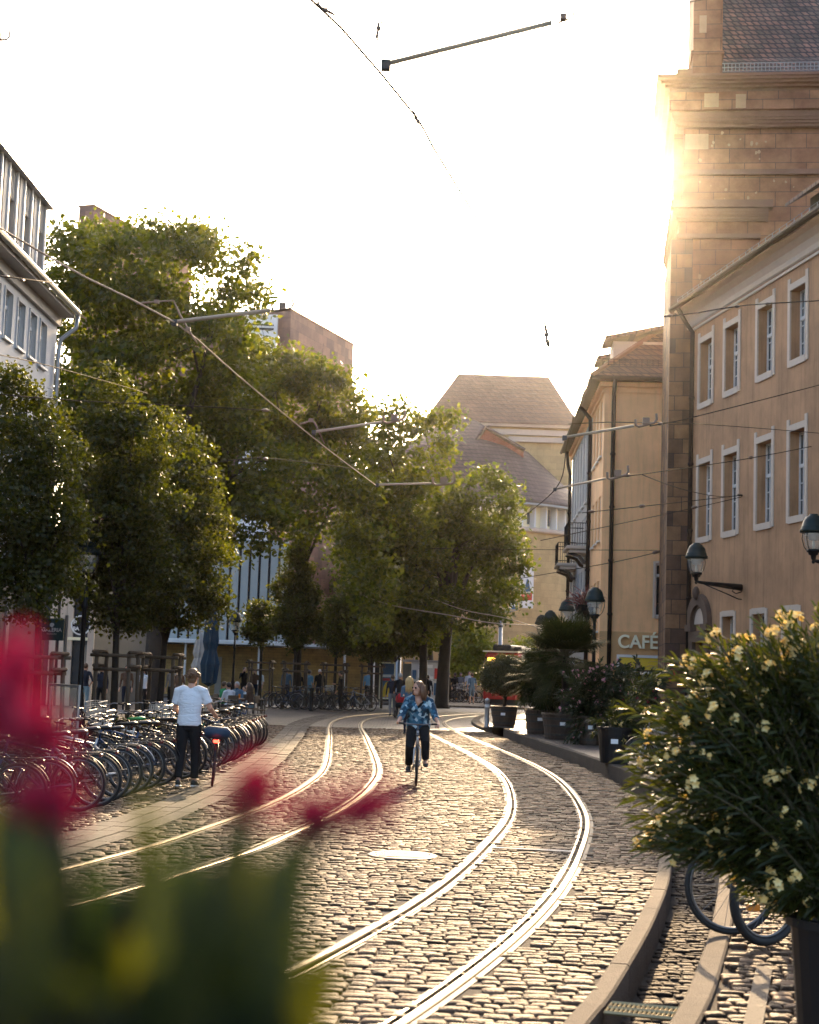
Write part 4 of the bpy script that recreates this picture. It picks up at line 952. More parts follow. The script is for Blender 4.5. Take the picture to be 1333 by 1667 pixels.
tree('lime_tree', 'small pale green tree to the left of the red tram', 'tree', None, (D(768, 1100, 108).x, 108, .1), .16, 108,
     [(770,1050,32),(745,1070,26),(790,1065,26),(750,1040,24),(775,1085,26),(755,1090,20),(740,1050,22)], m_bright, .22, .7, 50, 16, .8, 5, fork=2.2)
tree('lime_tree', 'pale green tree above the tram roof near the theatre wall', 'tree', None, (D(846, 1100, 100).x, 100, .1), .14, 100,
     [(842,1060,20),(858,1055,16),(830,1070,14)], m_bright, .2, .6, 45, 16, .5, 3, fork=2.2)
GS_ = 'young trees along the bicycle stands'
tree('young_tree', 'young tree at the left edge with its crown against the plaster house', 'tree', GS_, (D(62, 1100, 33).x, 33, 0), .09, 33,
     [(5,610,32),(20,650,45),(45,690,55),(25,740,70),(85,745,50),(60,810,80),(15,830,70),(100,850,50),(50,900,75),(20,940,60),(95,930,45),(85,690,25),(60,985,40)],
     m_small, .11, .42, 50, 13, .7, 8, fork=2.4)
tree('young_tree', 'young tree with a pointed crown beside the left street lamp', 'tree', GS_, (D(188, 1100, 38).x, 38, 0), .10, 38,
     [(182,605,14),(186,630,22),(178,660,38),(200,690,45),(165,700,40),(215,730,60),(170,770,70),(150,830,65),(225,800,75),(190,870,85),(150,920,70),(230,930,75),(190,985,60),(140,690,30),(240,680,28)],
     m_small, .115, .42, 50, 13, .8, 9, fork=2.5)
tree('young_tree', 'young tree with the widest crown, right of the pointed one', 'tree', GS_, (D(262, 1100, 41).x, 41, 0), .10, 41,
     [(275,700,32),(290,740,45),(305,790,55),(320,850,50),(270,830,70),(290,900,75),(335,920,45),(345,965,32),(280,970,60),(320,985,50),(240,990,40)],
     m_small, .115, .42, 50, 13, .8, 9, fork=2.5)
for (x, Y, lob, lab) in ((424, 72, [(425,995,20),(430,1015,26),(420,1030,22)], 'slim young tree nearest the blue folded parasol'),
                    (480, 70, [(480,900,16),(484,930,22),(464,960,24),(498,965,24),(482,995,30),(460,1015,24),(504,1015,24),(484,1035,22)], 'young tree with a tall crown in front of the pale slatted facade'),
                    (545, 74, [(548,995,24),(540,1025,34),(565,1030,28),(555,1045,24)], 'young tree before the yellow brick wall, left of the far lamp'),
                    (605, 76, [(600,980,32),(608,1012,40),(588,1038,32),(628,1040,32),(610,1055,26)], 'young tree at the right end of the yellow brick wall'),
                    (640, 79, [(645,1015,30),(660,1040,30),(635,1050,26),(678,1045,22)], 'young tree close to the advertising board')):
    tree('young_tree', lab, 'tree', GS_, (D(x, 1100, Y).x, Y, 0), .085, Y, lob, m_small, .15, .42, 45, 18, .5, 5, fork=2.3)
# low shrub bed at the foot of the young trees
pts = crown_points([((random.uniform(-6.3, -4.6), random.uniform(31, 42), .3), .45) for _ in range(12)], .25, 40, 10)
tag(np_mesh('bed_shrubs', leaf_quads(pts, .09, .05), [(0, 1, 2, 3)], m_small), kind='stuff')
# tree stakes
def stakes(x, Y, label, s=.42, h=2.1):
    p = D(x, 1100, Y); t = empty('tree_support', (p.x, Y, 0), random.uniform(-.2, .2), label, 'tree support', 'wooden frames round the young trees')
    for sx, sy in ((-1, -1), (1, -1), (1, 1), (-1, 1)):
        mb = MB(); mb.tube([(sx*s*1.05, sy*s*1.05, -.03), (sx*s*.95, sy*s*.95, h)], .05, 8); mb.build('post', m_wood, t, smooth=True)
    for z, q in ((h-.08, 1.3), (h-.42, 1.1)):
        for k in (-1, 1):
            mb = MB(); mb.tube([(-s*q, k*s*1.08, z), (s*q, k*s*1.08, z)], .042, 8); mb.tube([(k*s*1.08, -s*q, z+.085), (k*s*1.08, s*q, z+.085)], .042, 8); mb.build('rail', m_wood, t, smooth=True)
    return t
stakes(62, 33, 'wooden tree frame at the left edge behind the red blossoms', .42, 2.0)
stakes(190, 38, 'wooden tree frame around the pointed young tree', .42, 2.1)
stakes(262, 41, 'wooden tree frame around the widest young tree', .42, 2.1)
for x, Y, l in ((424, 72, 'far wooden tree frame left of the far bicycles'), (480, 70, 'far wooden tree frame behind the left end of the far bicycles'), (545, 74, 'far wooden tree frame behind the man in dark clothes'), (605, 76, 'far wooden tree frame at the right end of the brick wall')): stakes(x, Y, l, .5, 2.1)
# ------------------------------------------------------------------ lamps
def lantern(t, z, m=None):
    m = m or m_dgreen; mb = MB(); k = 1.0
    mb.lathe([(.33, 0), (.335, .07), (.30, .1), (.305, .14), (.285, .16), (.25, .29), (.19, .385), (.11, .43), (.10, .46), (.0, .47)], (0, 0, z+.42), 20); mb.build('cap', m, t, smooth=True)
    mb = MB(); mb.lathe([(.15, -.02), (.2, .1), (.255, .3), (.27, .42)], (0, 0, z), 16); mb.build('glass', m_glass, t, smooth=True)
    mb = MB(); mb.lathe([(.2, .40), (.21, .36), (.13, .33), (.12, .24), (.0, .23)], (0, 0, z), 14); mb.lathe([(.035, .0), (.04, .1), (.03, .23)], (0, 0, z), 8); mb.build('reflector', m_cream, t, smooth=True)
    mb = MB()
    for k in range(4):
        a = math.pi/4+k*math.pi/2; c_, s_ = math.cos(a), math.sin(a)
        mb.tube([(c_*.30, s_*.30, z+.43), (c_*.32, s_*.32, z+.28), (c_*.26, s_*.26, z+.08), (c_*.16, s_*.16, z-.03)], .012, 5)
    mb.lathe([(.02, -.34), (.05, -.3), (.03, -.26), (.06, -.22), (.07, -.14), (.12, -.12), (.13, -.07), (.17, -.05), (.17, 0), (.1, .02)], (0, 0, z), 14); mb.build('holder', m_black, t, smooth=True)
def street_lamp(px, Y, ztop, label, r=.06):
    p = D(px, 1090, Y); t = empty('street_lamp', (p.x, Y, 0.05), random.random(), label, 'street lamp', 'old style street lamps')
    zb = ztop-.9; lantern(t, zb)
    mb = MB(); mb.lathe([(.22, 0), (.22, .1), (.17, .16), (.16, .55), (.12, .65), (.10, 1.0), (.075, 1.1), (.085, 1.16), (.065, 1.25), (.055, zb-.9), (.08, zb-.86), (.08, zb-.8), (.05, zb-.7), (.05, zb-.2)], (0, 0, 0), 12); mb.build('pole', m_black, t, smooth=True); return t
street_lamp(132, 37, 4.85, 'nearest left street lamp standing in front of the round shop sign')
street_lamp(380, 75, 4.4, 'street lamp before the pale slatted facade')
street_lamp(576, 96, 4.3, 'farthest street lamp before the yellow brick wall')
sl4 = street_lamp(966, 50, 4.75, 'street lamp on a post between the palms and the cafe wall')
def wall_lamp(px, py, Y, L, ang, label):
    p = D(px, py, Y); t = empty('wall_lamp', (p.x, Y, p.z), 0, label, 'wall lamp', 'old style street lamps'); lantern(t, .45)
    d = Vector((math.cos(ang), math.sin(ang), 0)); mb = MB(); e = d*L
    mb.tube([(0, 0, .2), d*.1+Vector((0, 0, .17)), e*.97+Vector((0, 0, .06))], [.035, .045, .11], 8); mb.tube([e*.975+Vector((0, 0, -.35)), e*.975+Vector((0, 0, .32))], .07, 8)
    mb.tube([d*.25+Vector((0, 0, .12)), e*.6+Vector((0, 0, -.13)), e*.85+Vector((0, 0, -.28)), e*.97+Vector((0, 0, -.28))], .018, 6)
    q = [e*.93+Vector((0, 0, -.05)), e*.8+Vector((0, 0, -.12)), e*.72+Vector((0, 0, -.05)), e*.76+Vector((0, 0, .02))]; mb.tube(q, .016, 6)
    mb.build('bracket', m_black, t, smooth=True); return t
af = math.atan2(.16, .987)
wall_lamp(1133, 957, 45.3, 1.55, af, 'wall lamp on a long bracket above the arched doorway')
wall_lamp(1324, 925, 37.4, 1.55, af, 'wall lamp on a bracket cut by the right edge')
wall_lamp(922, 1030, 62, 1.15, 0, 'highest wall lamp on the cafe building, left of the post lamp')
wall_lamp(895, 1042, 69, 1.05, 0, 'middle wall lamp of the three beyond the palms')
wall_lamp(881, 1046, 74, 1.0, 0, 'smallest and leftmost wall lamp beyond the palms')
# ------------------------------------------------------------------ oleanders, palms, potted plants
def lance(base, dirs, L, W, droop=.25, nrm=None):
    n = len(base); d = dirs/np.linalg.norm(dirs, axis=1)[:, None]; s = np.cross(d, unit(n)); s /= np.linalg.norm(s, axis=1)[:, None]
    l = (L*rng.uniform(.7, 1.25, n))[:, None]; w_ = (W*rng.uniform(.8, 1.2, n))[:, None]; g = np.array([[0, 0, -1.0]])
    m1 = base+d*l*.35+g*l*droop*.08; m2 = base+d*l*.72+g*l*droop*.35; tip = base+d*l+g*l*droop
    return np.stack([base, m1-s*w_/2, m1+s*w_/2, m2-s*w_*.38, m2+s*w_*.38, tip], 1)
LF = [(0, 2, 1), (1, 2, 4, 3), (3, 4, 5)]
def flower_meshes(m, n=5, r=.055, pet=.026):
    out = []
    for k in range(n):
        mb = MB(); rr = random.Random(k)
        for b in range(rr.randint(6, 10)):
            v = Vector((rr.gauss(0, 1), rr.gauss(0, 1), abs(rr.gauss(0, 1)))).normalized()*r*rr.uniform(.5, 1); ax_ = v.normalized(); u = ax_.orthogonal().normalized(); w_ = ax_.cross(u)
            for q in range(5):
                a = q*1.2566+b; d = u*math.cos(a)+w_*math.sin(a); s_ = ax_.cross(d)
                mb.add([v, v+d*pet*.6+s_*pet*.45+ax_*pet*.25, v+d*pet*1.15+ax_*pet*.2, v+d*pet*.6-s_*pet*.45+ax_*pet*.25], [(0, 1, 2, 3)])
        o = mb.build('flower_cluster', m); out.append(o.data); bpy.data.objects.remove(o)
    return out
def pot(t, r0, r1, h, m, hoops=True, label=True):
    mb = MB(); mb.lathe([(r0, 0), (r0+.02, .01), (r1, h*.93), (r1+.03, h*.93), (r1+.03, h), (r1-.03, h), (r1-.05, h-.06), (.0, h-.06)], (0, 0, 0), 24); p = mb.build('pot', m, t, smooth=False)
    if hoops:
        for f in (.18, .52, .8):
            mb = MB(); rr = r0+(r1-r0)*f; mb.lathe([(rr+.012, -.03), (rr+.022, -.028), (rr+.026, .028), (rr+.016, .03)], (0, 0, h*f), 24); mb.build('hoop', m_iron, p)
    mb = MB(); mb.lathe([(r1-.05, -.04), (0, -.02)], (0, 0, h-.03), 20); mb.build('soil', m_soil, p)
    if label:
        a = -math.pi/2-.15; rr = r0+(r1-r0)*.62+.03; mb = MB(); mb.X = Matrix.Rotation(a, 4, 'Z'); mb.box((rr-.004, -.075, h*.55), (rr+.008, .075, h*.68)); mb.build('label_plate', m_signw, p)
    return p
def oleander(name, label, loc, pr, ph, pm, lobes, nst, lm, fm, nfl, leaf=.13, lw=.022, fl_r=.055, hoops=False, spread=1.0, whorls=11, seed=1, stemr=.012):
    t = empty(name, loc, 0, label, 'potted plant', None); pot(t, pr*.8, pr, ph, pm, hoops); r_ = random.Random(seed)
    base, dirs = [], []; mb = MB(); tips = []
    wts = [l[1]**2 for l in lobes]
    for k in range(nst):
        c, r = r_.choices(lobes, wts)[0]
        v = Vector((r_.gauss(0, 1), r_.gauss(0, 1), r_.gauss(.25, 1))).normalized(); e = Vector(c)+v*r*(r_.random()**.4)*(1.25 if r_.random() < .14 else 1)
        s0 = Vector((r_.uniform(-.4, .4)*pr, r_.uniform(-.4, .4)*pr, ph-.05)); mid = s0.lerp(e, .5)+Vector((0, 0, .15*(e-s0).length))-Vector((e.x-s0.x, e.y-s0.y, 0))*.12
        P_ = [s0*(1-u)**2+mid*2*u*(1-u)+e*u*u for u in (0, .25, .5, .75, 1.0)]
        if k % 2 == 0: mb.tube(P_, [stemr, stemr*.8, stemr*.6, stemr*.45, stemr*.3], 4, cap=False)
        tips.append((e, (P_[-1]-P_[-2]).normalized()))
        ln = (e-s0).length; span = min(.55, .62*ln)
        for q in range(whorls):
            u = 1-(span/ln)*(q/whorls); p = s0*(1-u)**2+mid*2*u*(1-u)+e*u*u; tg = ((mid-s0)*(1-u)+(e-mid)*u).normalized(); ux = tg.orthogonal().normalized(); uy = tg.cross(ux); a0 = r_.uniform(0, 6.28)
            for j in range(3):
                a = a0+j*2.094; out = ux*math.cos(a)+uy*math.sin(a); f = .35+.65*(q/whorls); base.append(p); dirs.append(out*f*spread+tg*(1.15-.6*f))
    mb.build('stems', m_stem, t)
    np_mesh('foliage', lance(np.array(base), np.array(dirs), leaf, lw, .28), LF, lm, t)
    if fm is not None:
        fms = flower_meshes(fm, 5, fl_r, fl_r*.48); tips.sort(key=lambda q: -(q[0].z*.2-q[0].y*.8+r_.uniform(-1.1, 1.1)))
        for e, tg in tips[:nfl]:
            o = bpy.data.objects.new('flower_cluster', r_.choice(fms)); link(o, t); o.location = e+tg*.03; o.rotation_euler = tg.to_track_quat('Z', 'Y').to_euler(); s_ = r_.uniform(.55, 1.25); o.scale = (s_, s_, s_)
    return t
def lob(px, base, Y):
    out = []
    for x, y, r in px:
        p = D(x, y, Y+random.uniform(-.25, .25)); out.append(((p.x-base[0], p.y-base[1], p.z-base[2]), r/FPX*Y))
    return out
b5 = (D(1385, 1500, 8.0).x, 8.0, .1)
oleander('yellow_oleander', 'large yellow flowering oleander in a dark pot at the right edge', b5, .30, .62, m_black,
    lob([(1080,1260,55),(1085,1170,50),(1090,1340,50),(1130,1120,55),(1140,1220,90),(1150,1330,85),(1170,1080,45),(1220,1090,70),(1230,1180,110),(1240,1300,110),(1210,1370,70),(1120,1375,45),(1290,1080,80),(1320,1180,110),(1330,1300,110),(1290,1400,85),(1340,1060,70),(1240,1440,60),(1065,1385,35),(1045,1300,30),(1050,1220,28),(1290,1470,50),(1400,1200,120),(1400,1350,110)], b5, 8.0),
    700, m_olea, m_fy, 230, .105, .014, .038, whorls=12, seed=5)
b6 = G(1000, 1242, .1)
oleander('potted_oleander', 'smaller oleander in a plain black pot with a few yellow flowers by the kerb', tuple(b6), .36, .75, m_black,
    lob([(985,1190,22),(1000,1165,25),(1030,1150,35),(1050,1180,35),(1060,1120,35),(1020,1195,25),(1075,1200,30)], b6, b6.y), 60, m_olea, m_fy, 16, .16, .03, .06, seed=8)
b7 = G(962, 1212, .1)
oleander('potted_oleander', 'bushy dark oleander dotted with small pale pink flowers', tuple(b7), .4, .75, m_barrel,
    lob([(955,1130,42),(945,1105,28),(985,1110,38),(1010,1105,30),(970,1165,45),(930,1155,30),(1000,1145,35),(990,1085,22),(950,1190,30),(985,1190,30)], b7, b7.y), 190, m_olea2, m_fp, 90, .2, .04, .055, seed=9, hoops=True)
b8 = (D(1035, 1200, 42).x, 42, .1)
oleander('potted_oleander', 'oleander with crimson flowers in front of the cafe window', b8, .4, .7, m_barrel,
    lob([(1030,1110,32),(1060,1110,28),(1015,1125,28),(1050,1135,32),(1080,1105,24),(1030,1160,30)], b8, 42), 100, m_olea2, m_fr, 26, .2, .04, .07, seed=11, hoops=True)
b9 = G(820, 1182, .1)
t = empty('olive_tree', tuple(b9), 0, 'clipped ball shaped olive tree in a hooped wooden barrel', 'potted plant'); pot(t, .36, .46, .68, m_barrel)
mb = MB(); mb.tube([(0, 0, .6), (.02, 0, 1.0), (-.02, .02, 1.4), (0, 0, 1.9)], [.07, .06, .055, .04], 8)
for k in range(9): a = k*.7; mb.tube([(0, 0, 1.35), (.35*math.cos(a), .35*math.sin(a), 1.6+.05*k), (.65*math.cos(a), .65*math.sin(a), 1.75+.06*k)], [.035, .02, .008], 5)
mb.build('trunk', m_bark, t, smooth=True)
cz = D(815, 1100, b9.y).z-.1
pts = crown_points([((0, 0, cz), .78), ((-.35, 0, cz-.1), .5), ((.35, 0, cz-.1), .5), ((.1, .1, cz+.2), .55)], .2, 46, 34)
np_mesh('crown', leaf_quads(pts, .085, .035), [(0, 1, 2, 3)], m_olive, t)
def palm(loc, zc_, nl, R_, label, tr=.09, ptr=.5, seed=3):
    t = empty('fan_palm', loc, 0, label, 'potted plant'); pot(t, ptr*.82, ptr, .72, m_barrel); r_ = random.Random(seed)
    mb = MB(); mb.tube([(0, 0, .6), (.03, 0, zc_*.55), (0, 0, zc_)], [tr*1.2, tr*1.1, tr], 10); mb.build('trunk', m_bark, t)
    V = []; mb = MB()
    for k in range(nl):
        a = k*2.4; el = r_.uniform(-1.1, 1.25); d = Vector((math.cos(a)*math.cos(el), math.sin(a)*math.cos(el), math.sin(el))); L1 = R_*r_.uniform(.45, .6)
        h = Vector((0, 0, zc_))+d*L1+Vector((0, 0, -.06*L1)); mb.tube([(0, 0, zc_-.05), Vector((0, 0, zc_))+d*L1*.5+Vector((0, 0, .03)), h], [.018, .012, .008], 4)
        sd_ = d.cross(Vector((0, 0, 1))).normalized(); nn = sd_.cross(d)
        for j in range(24):
            b = (j-11.5)/11.5*1.9; dd = (d*math.cos(b)+sd_*math.sin(b)).normalized()+nn*.15; q = nn.cross(dd).normalized(); l = R_*.55*(1-.18*abs(b)/1.9)
            V.append([h, h+dd*l*.4-q*.022, h+dd*l*.4+q*.022, h+dd*l*.75-q*.014+Vector((0, 0, -.05*l)), h+dd*l*.75+q*.014+Vector((0, 0, -.05*l)), h+dd*l+Vector((0, 0, -.22*l))])
    mb.build('leaf_stalks', m_stem, t); np_mesh('fronds', np.array([[tuple(p) for p in v] for v in V]), LF, m_palm, t); return t
bp1 = G(917, 1203, .1); palm(tuple(bp1), D(912, 1068, bp1.y).z-.1, 84, 1.4, 'taller fan palm in a wide hooped barrel below the post lamp', .1, .62, 3)
bp2 = G(880, 1194, .1); palm(tuple(bp2), D(876, 1100, bp2.y).z-.1, 70, 1.15, 'lower dark fan palm in a hooped barrel left of the taller palm', .09, .5, 6)
bp3 = G(893, 1197, .1)
t = empty('dark_shrub', (bp3.x+.2, bp3.y+1.2, .1), 0, 'dense dark evergreen shrub filling the gap between the two palms', 'potted plant'); pot(t, .3, .36, .5, m_barrel, False, False)
pts = crown_points([((0, 0, .95), .5), ((-.4, 0, 1.25), .5), ((.3, 0, 1.5), .55), ((-.2, .1, 1.8), .4)], .2, 36, 24); np_mesh('foliage', leaf_quads(pts, .12, .05), [(0, 1, 2, 3)], m_olea2, t)
# hanging planter with reddish grass by the post lamp
ph_ = D(952, 985, 51); t = empty('hanging_planter', (ph_.x, 51, ph_.z), 0, 'dark hanging planter with reddish feathery grass beside the post lamp', 'planter')
mb = MB(); mb.lathe([(.1, -.35), (.3, -.2), (.36, 0), (.32, 0), (.0, -.05)], (0, 0, 0), 16); mb.build('bowl', m_black, t); mb = MB(); mb.tube([(.05, 0, .0), (.3, -.4, .3), (.35, -.95, .25)], .02, 5); mb.build('bracket', m_black, t)
mb = MB()
b_ = np.tile(np.array([[0., 0, 0]]), (170, 1))+rng.normal(size=(170, 3))*.1; d_ = unit(170); d_[:, 2] = np.abs(d_[:, 2])+.4
np_mesh('grass_tuft', lance(b_, d_, .85, .03, .45), LF, mat('red_grass', (.22, .06, .05), .6, island=.4), t)
np_mesh('trailing_leaves', lance(b_[:120]+np.array([0, 0, -.1]), unit(120)+np.array([0, 0, -.5]), .4, .05, .6), LF, m_olea2, t)
# ------------------------------------------------------------------ near flowering plant, out of focus
FS = .8; FX, FY = D(180, 1600, .5).x, .5
t = empty('red_flowering_plant', (FX, FY, 0), 0, 'out of focus plant with red blossoms and long green leaves right at the camera', 'potted plant')
mb = MB(); mb.lathe([(.17, 0), (.2, .05), (.26, .98), (.28, .98), (.28, 1.05), (.24, 1.05), (.23, 1.0), (.0, 1.0)], (0, 0, 0), 28); mb.build('pot', m_black, t, smooth=True)
mb = MB(); mb.lathe([(.23, 0), (0, .02)], (0, 0, 1.0), 20); mb.build('soil', m_soil, t)
def fpt(x, y, Y): p = D(x, y, Y*FS); return np.array([p.x-FX, p.y-FY, p.z])
def blade(P_, W_, seg=16):
    """wide arching leaf through three control points"""
    a, b, c = [Vector(q) for q in P_]; V = []
    for k in range(seg+1):
        u = k/seg; p = a*(1-u)**2+b*2*u*(1-u)+c*u*u; tg = ((b-a)*(1-u)+(c-b)*u).normalized(); s_ = tg.cross(Vector((0, 1, 0))); s_ = (s_+Vector((0, .35, 0))).normalized()
        w_ = W_*max(.02, min(1, .35+u)*min(1, (1.0-u)/.09)**.55); V += [p-s_*w_/2, p+tg.cross(s_)*w_*.12, p+s_*w_/2]
    return V
mb = MB(); r_ = random.Random(4)
tips = [(238,1290,.6,.012),(250,1330,.62,.014),(312,1305,.55,.014),(398,1318,.55,.017),(405,1360,.57,.02),(470,1385,.52,.018),(500,1480,.55,.015),(560,1590,.6,.010),(155,1385,.6,.016),(60,1345,.58,.016),(0,1330,.6,.022),(-50,1300,.62,.03),(435,1420,.6,.02),(340,1430,.55,.016),(268,1405,.55,.016),(100,1450,.6,.02),(200,1465,.6,.02),(30,1440,.56,.022),(450,1530,.6,.02),(480,1600,.58,.016),(512,1415,.58,.011),(545,1560,.6,.012),(520,1640,.55,.016),(440,1470,.62,.014)]
for x, y, Y, w_ in tips:
    e = fpt(x, y-28, Y); s0 = np.array([r_.uniform(-.1, .1), r_.uniform(-.06, .06), 1.0+r_.uniform(0, .35)]); s0[0] += .45*e[0]; m = fpt(230+.45*(x-230), 1760, Y); V = blade((s0, m, e), w_*.8); n_ = len(V)//3
    mb.add(V, [(i*3+j, i*3+j+1, (i+1)*3+j+1, (i+1)*3+j) for i in range(n_-1) for j in range(2)])
for k in range(64):
    ex_ = r_.uniform(-80, 490); e = fpt(ex_, r_.triangular(1440, 1760, 1600)+.0006*(ex_-230)**2, r_.uniform(.5, .8)); s0 = np.array([r_.uniform(-.15, .15), r_.uniform(-.1, .1), 1.02]); m = fpt(230+.45*(ex_-230), 1780, .6); V = blade((s0, m, e), r_.uniform(.010, .021)); n_ = len(V)//3
    mb.add(V, [(i*3+j, i*3+j+1, (i+1)*3+j+1, (i+1)*3+j) for i in range(n_-1) for j in range(2)])
mb.build('leaves', m_fgl, t, smooth=True)
mb = MB()
def stem_to(x, y, Y, x0, y0): mb.tube([(r_.uniform(-.05, .05), 0, 1.0), fpt(x0, y0, Y), (fpt(x0, y0, Y)+fpt(x, y, Y))/2+np.array([0, 0, .004]), fpt(x, y, Y)], [.005, .004, .0035, .003], 6)
FL = [(28,1085,.62,.011,1.7),(8,1150,.6,.015,1.5),(52,1180,.62,.013,1.2),(88,1212,.62,.009,1),(-30,1140,.64,.017,1.4),(92,1308,.6,.013,.9),(55,1300,.6,.011,.9),(405,1292,.58,.014,.9),(512,1325,.58,.011,1),(603,1310,.58,.0125,.95),(572,1332,.58,.007,1)]
stem_to(603, 1315, .58, 470, 1420); stem_to(512, 1330, .58, 470, 1440); stem_to(405, 1300, .58, 395, 1440); stem_to(90, 1310, .6, 120, 1500); stem_to(40, 1180, .62, 30, 1500); stem_to(-20, 1150, .64, -40, 1500)
mb.build('stems', m_fgl, t, smooth=True)
for x, y, Y, rad_, el_ in FL:
    c = fpt(x, y, Y); mb = MB()
    for k in range(60):
        v = Vector(unit(1)[0]); rad2 = rad_*FS; p = Vector(c)+Vector((v.x, v.y, v.z*el_))*rad2*r_.uniform(.2, .8); a = Vector(unit(1)[0]); b = a.orthogonal().normalized(); q = rad2*.5
        mb.add([p-a*q, p+b*q*.7, p+a*q, p-b*q*.7], [(0, 1, 2, 3)])
    mb.build('blossom', m_fred, t)
# ------------------------------------------------------------------ bicycles
def fmat(name, col): return mat(name, col, .3, .1, var=.1)
BC = {'black': fmat('bike_black', (.012, .012, .013)), 'silver': mat('bike_silver', (.5, .5, .5), .3, .6, var=.1), 'blue': fmat('bike_blue', (.02, .05, .12)), 'red': fmat('bike_red', (.3, .02, .02)), 'green': fmat('bike_green', (.02, .08, .04)), 'white': fmat('bike_white', (.6, .6, .58))}
m_amber = mat('amber_reflector', (.8, .25, .02), .3); m_redlens = mat('red_lens', (.10, .006, .005), .4); m_redlit = emit('lit_tail_light', (1.0, .04, .02), 2.5)
m_saddle = mat('saddle', (.016, .015, .014), .45); m_saddleg = mat('saddle_cover_green', (.03, .3, .08), .5); m_bag = mat('blue_bag', (.012, .035, .07), .65, var=.3, vscale=6); m_bask = mat('wire_basket', (.45, .45, .44), .35, .8)
WR = .345
def wheel_parts(root, x, name='wheel', rim_m=None, refl=False, fat=.02, front=False):
    mb = MB(); mb.torus((x, 0, WR), WR-fat, fat, 'Y', 36, 8); wv = mb.build(name, m_rubber, root, smooth=True)
    mb = MB(); mb.torus((x, 0, WR), WR-fat*2.0-.004, .013, 'Y', 36, 6, flat=.9)
    for k in range(18):
        a = 2*math.pi*k/18; s_ = .03*(1 if k % 2 else -1); b = a+.35*(1 if k % 4 < 2 else -1)
        mb.tube([(x+.025*math.cos(b), s_, WR+.025*math.sin(b)), (x+(WR-.05)*math.cos(a), 0, WR+(WR-.05)*math.sin(a))], .0022, 3, cap=False)
    mb.lathe([(.02, -.045), (.028, -.03), (.018, -.02), (.018, .02), (.028, .03), (.02, .045)], (x, 0, WR), 10, 0, 'Y'); mb.build('rim', rim_m or m_chrome, wv, smooth=True)
    if refl:
        mb = MB(); a = 3.9; mb.cbox((x+.22*math.cos(a)-.045, -.02, WR+.22*math.sin(a)-.025), (x+.22*math.cos(a)+.045, .02, WR+.22*math.sin(a)+.025), .006); mb.build('reflector', m_amber, wv)
    return wv
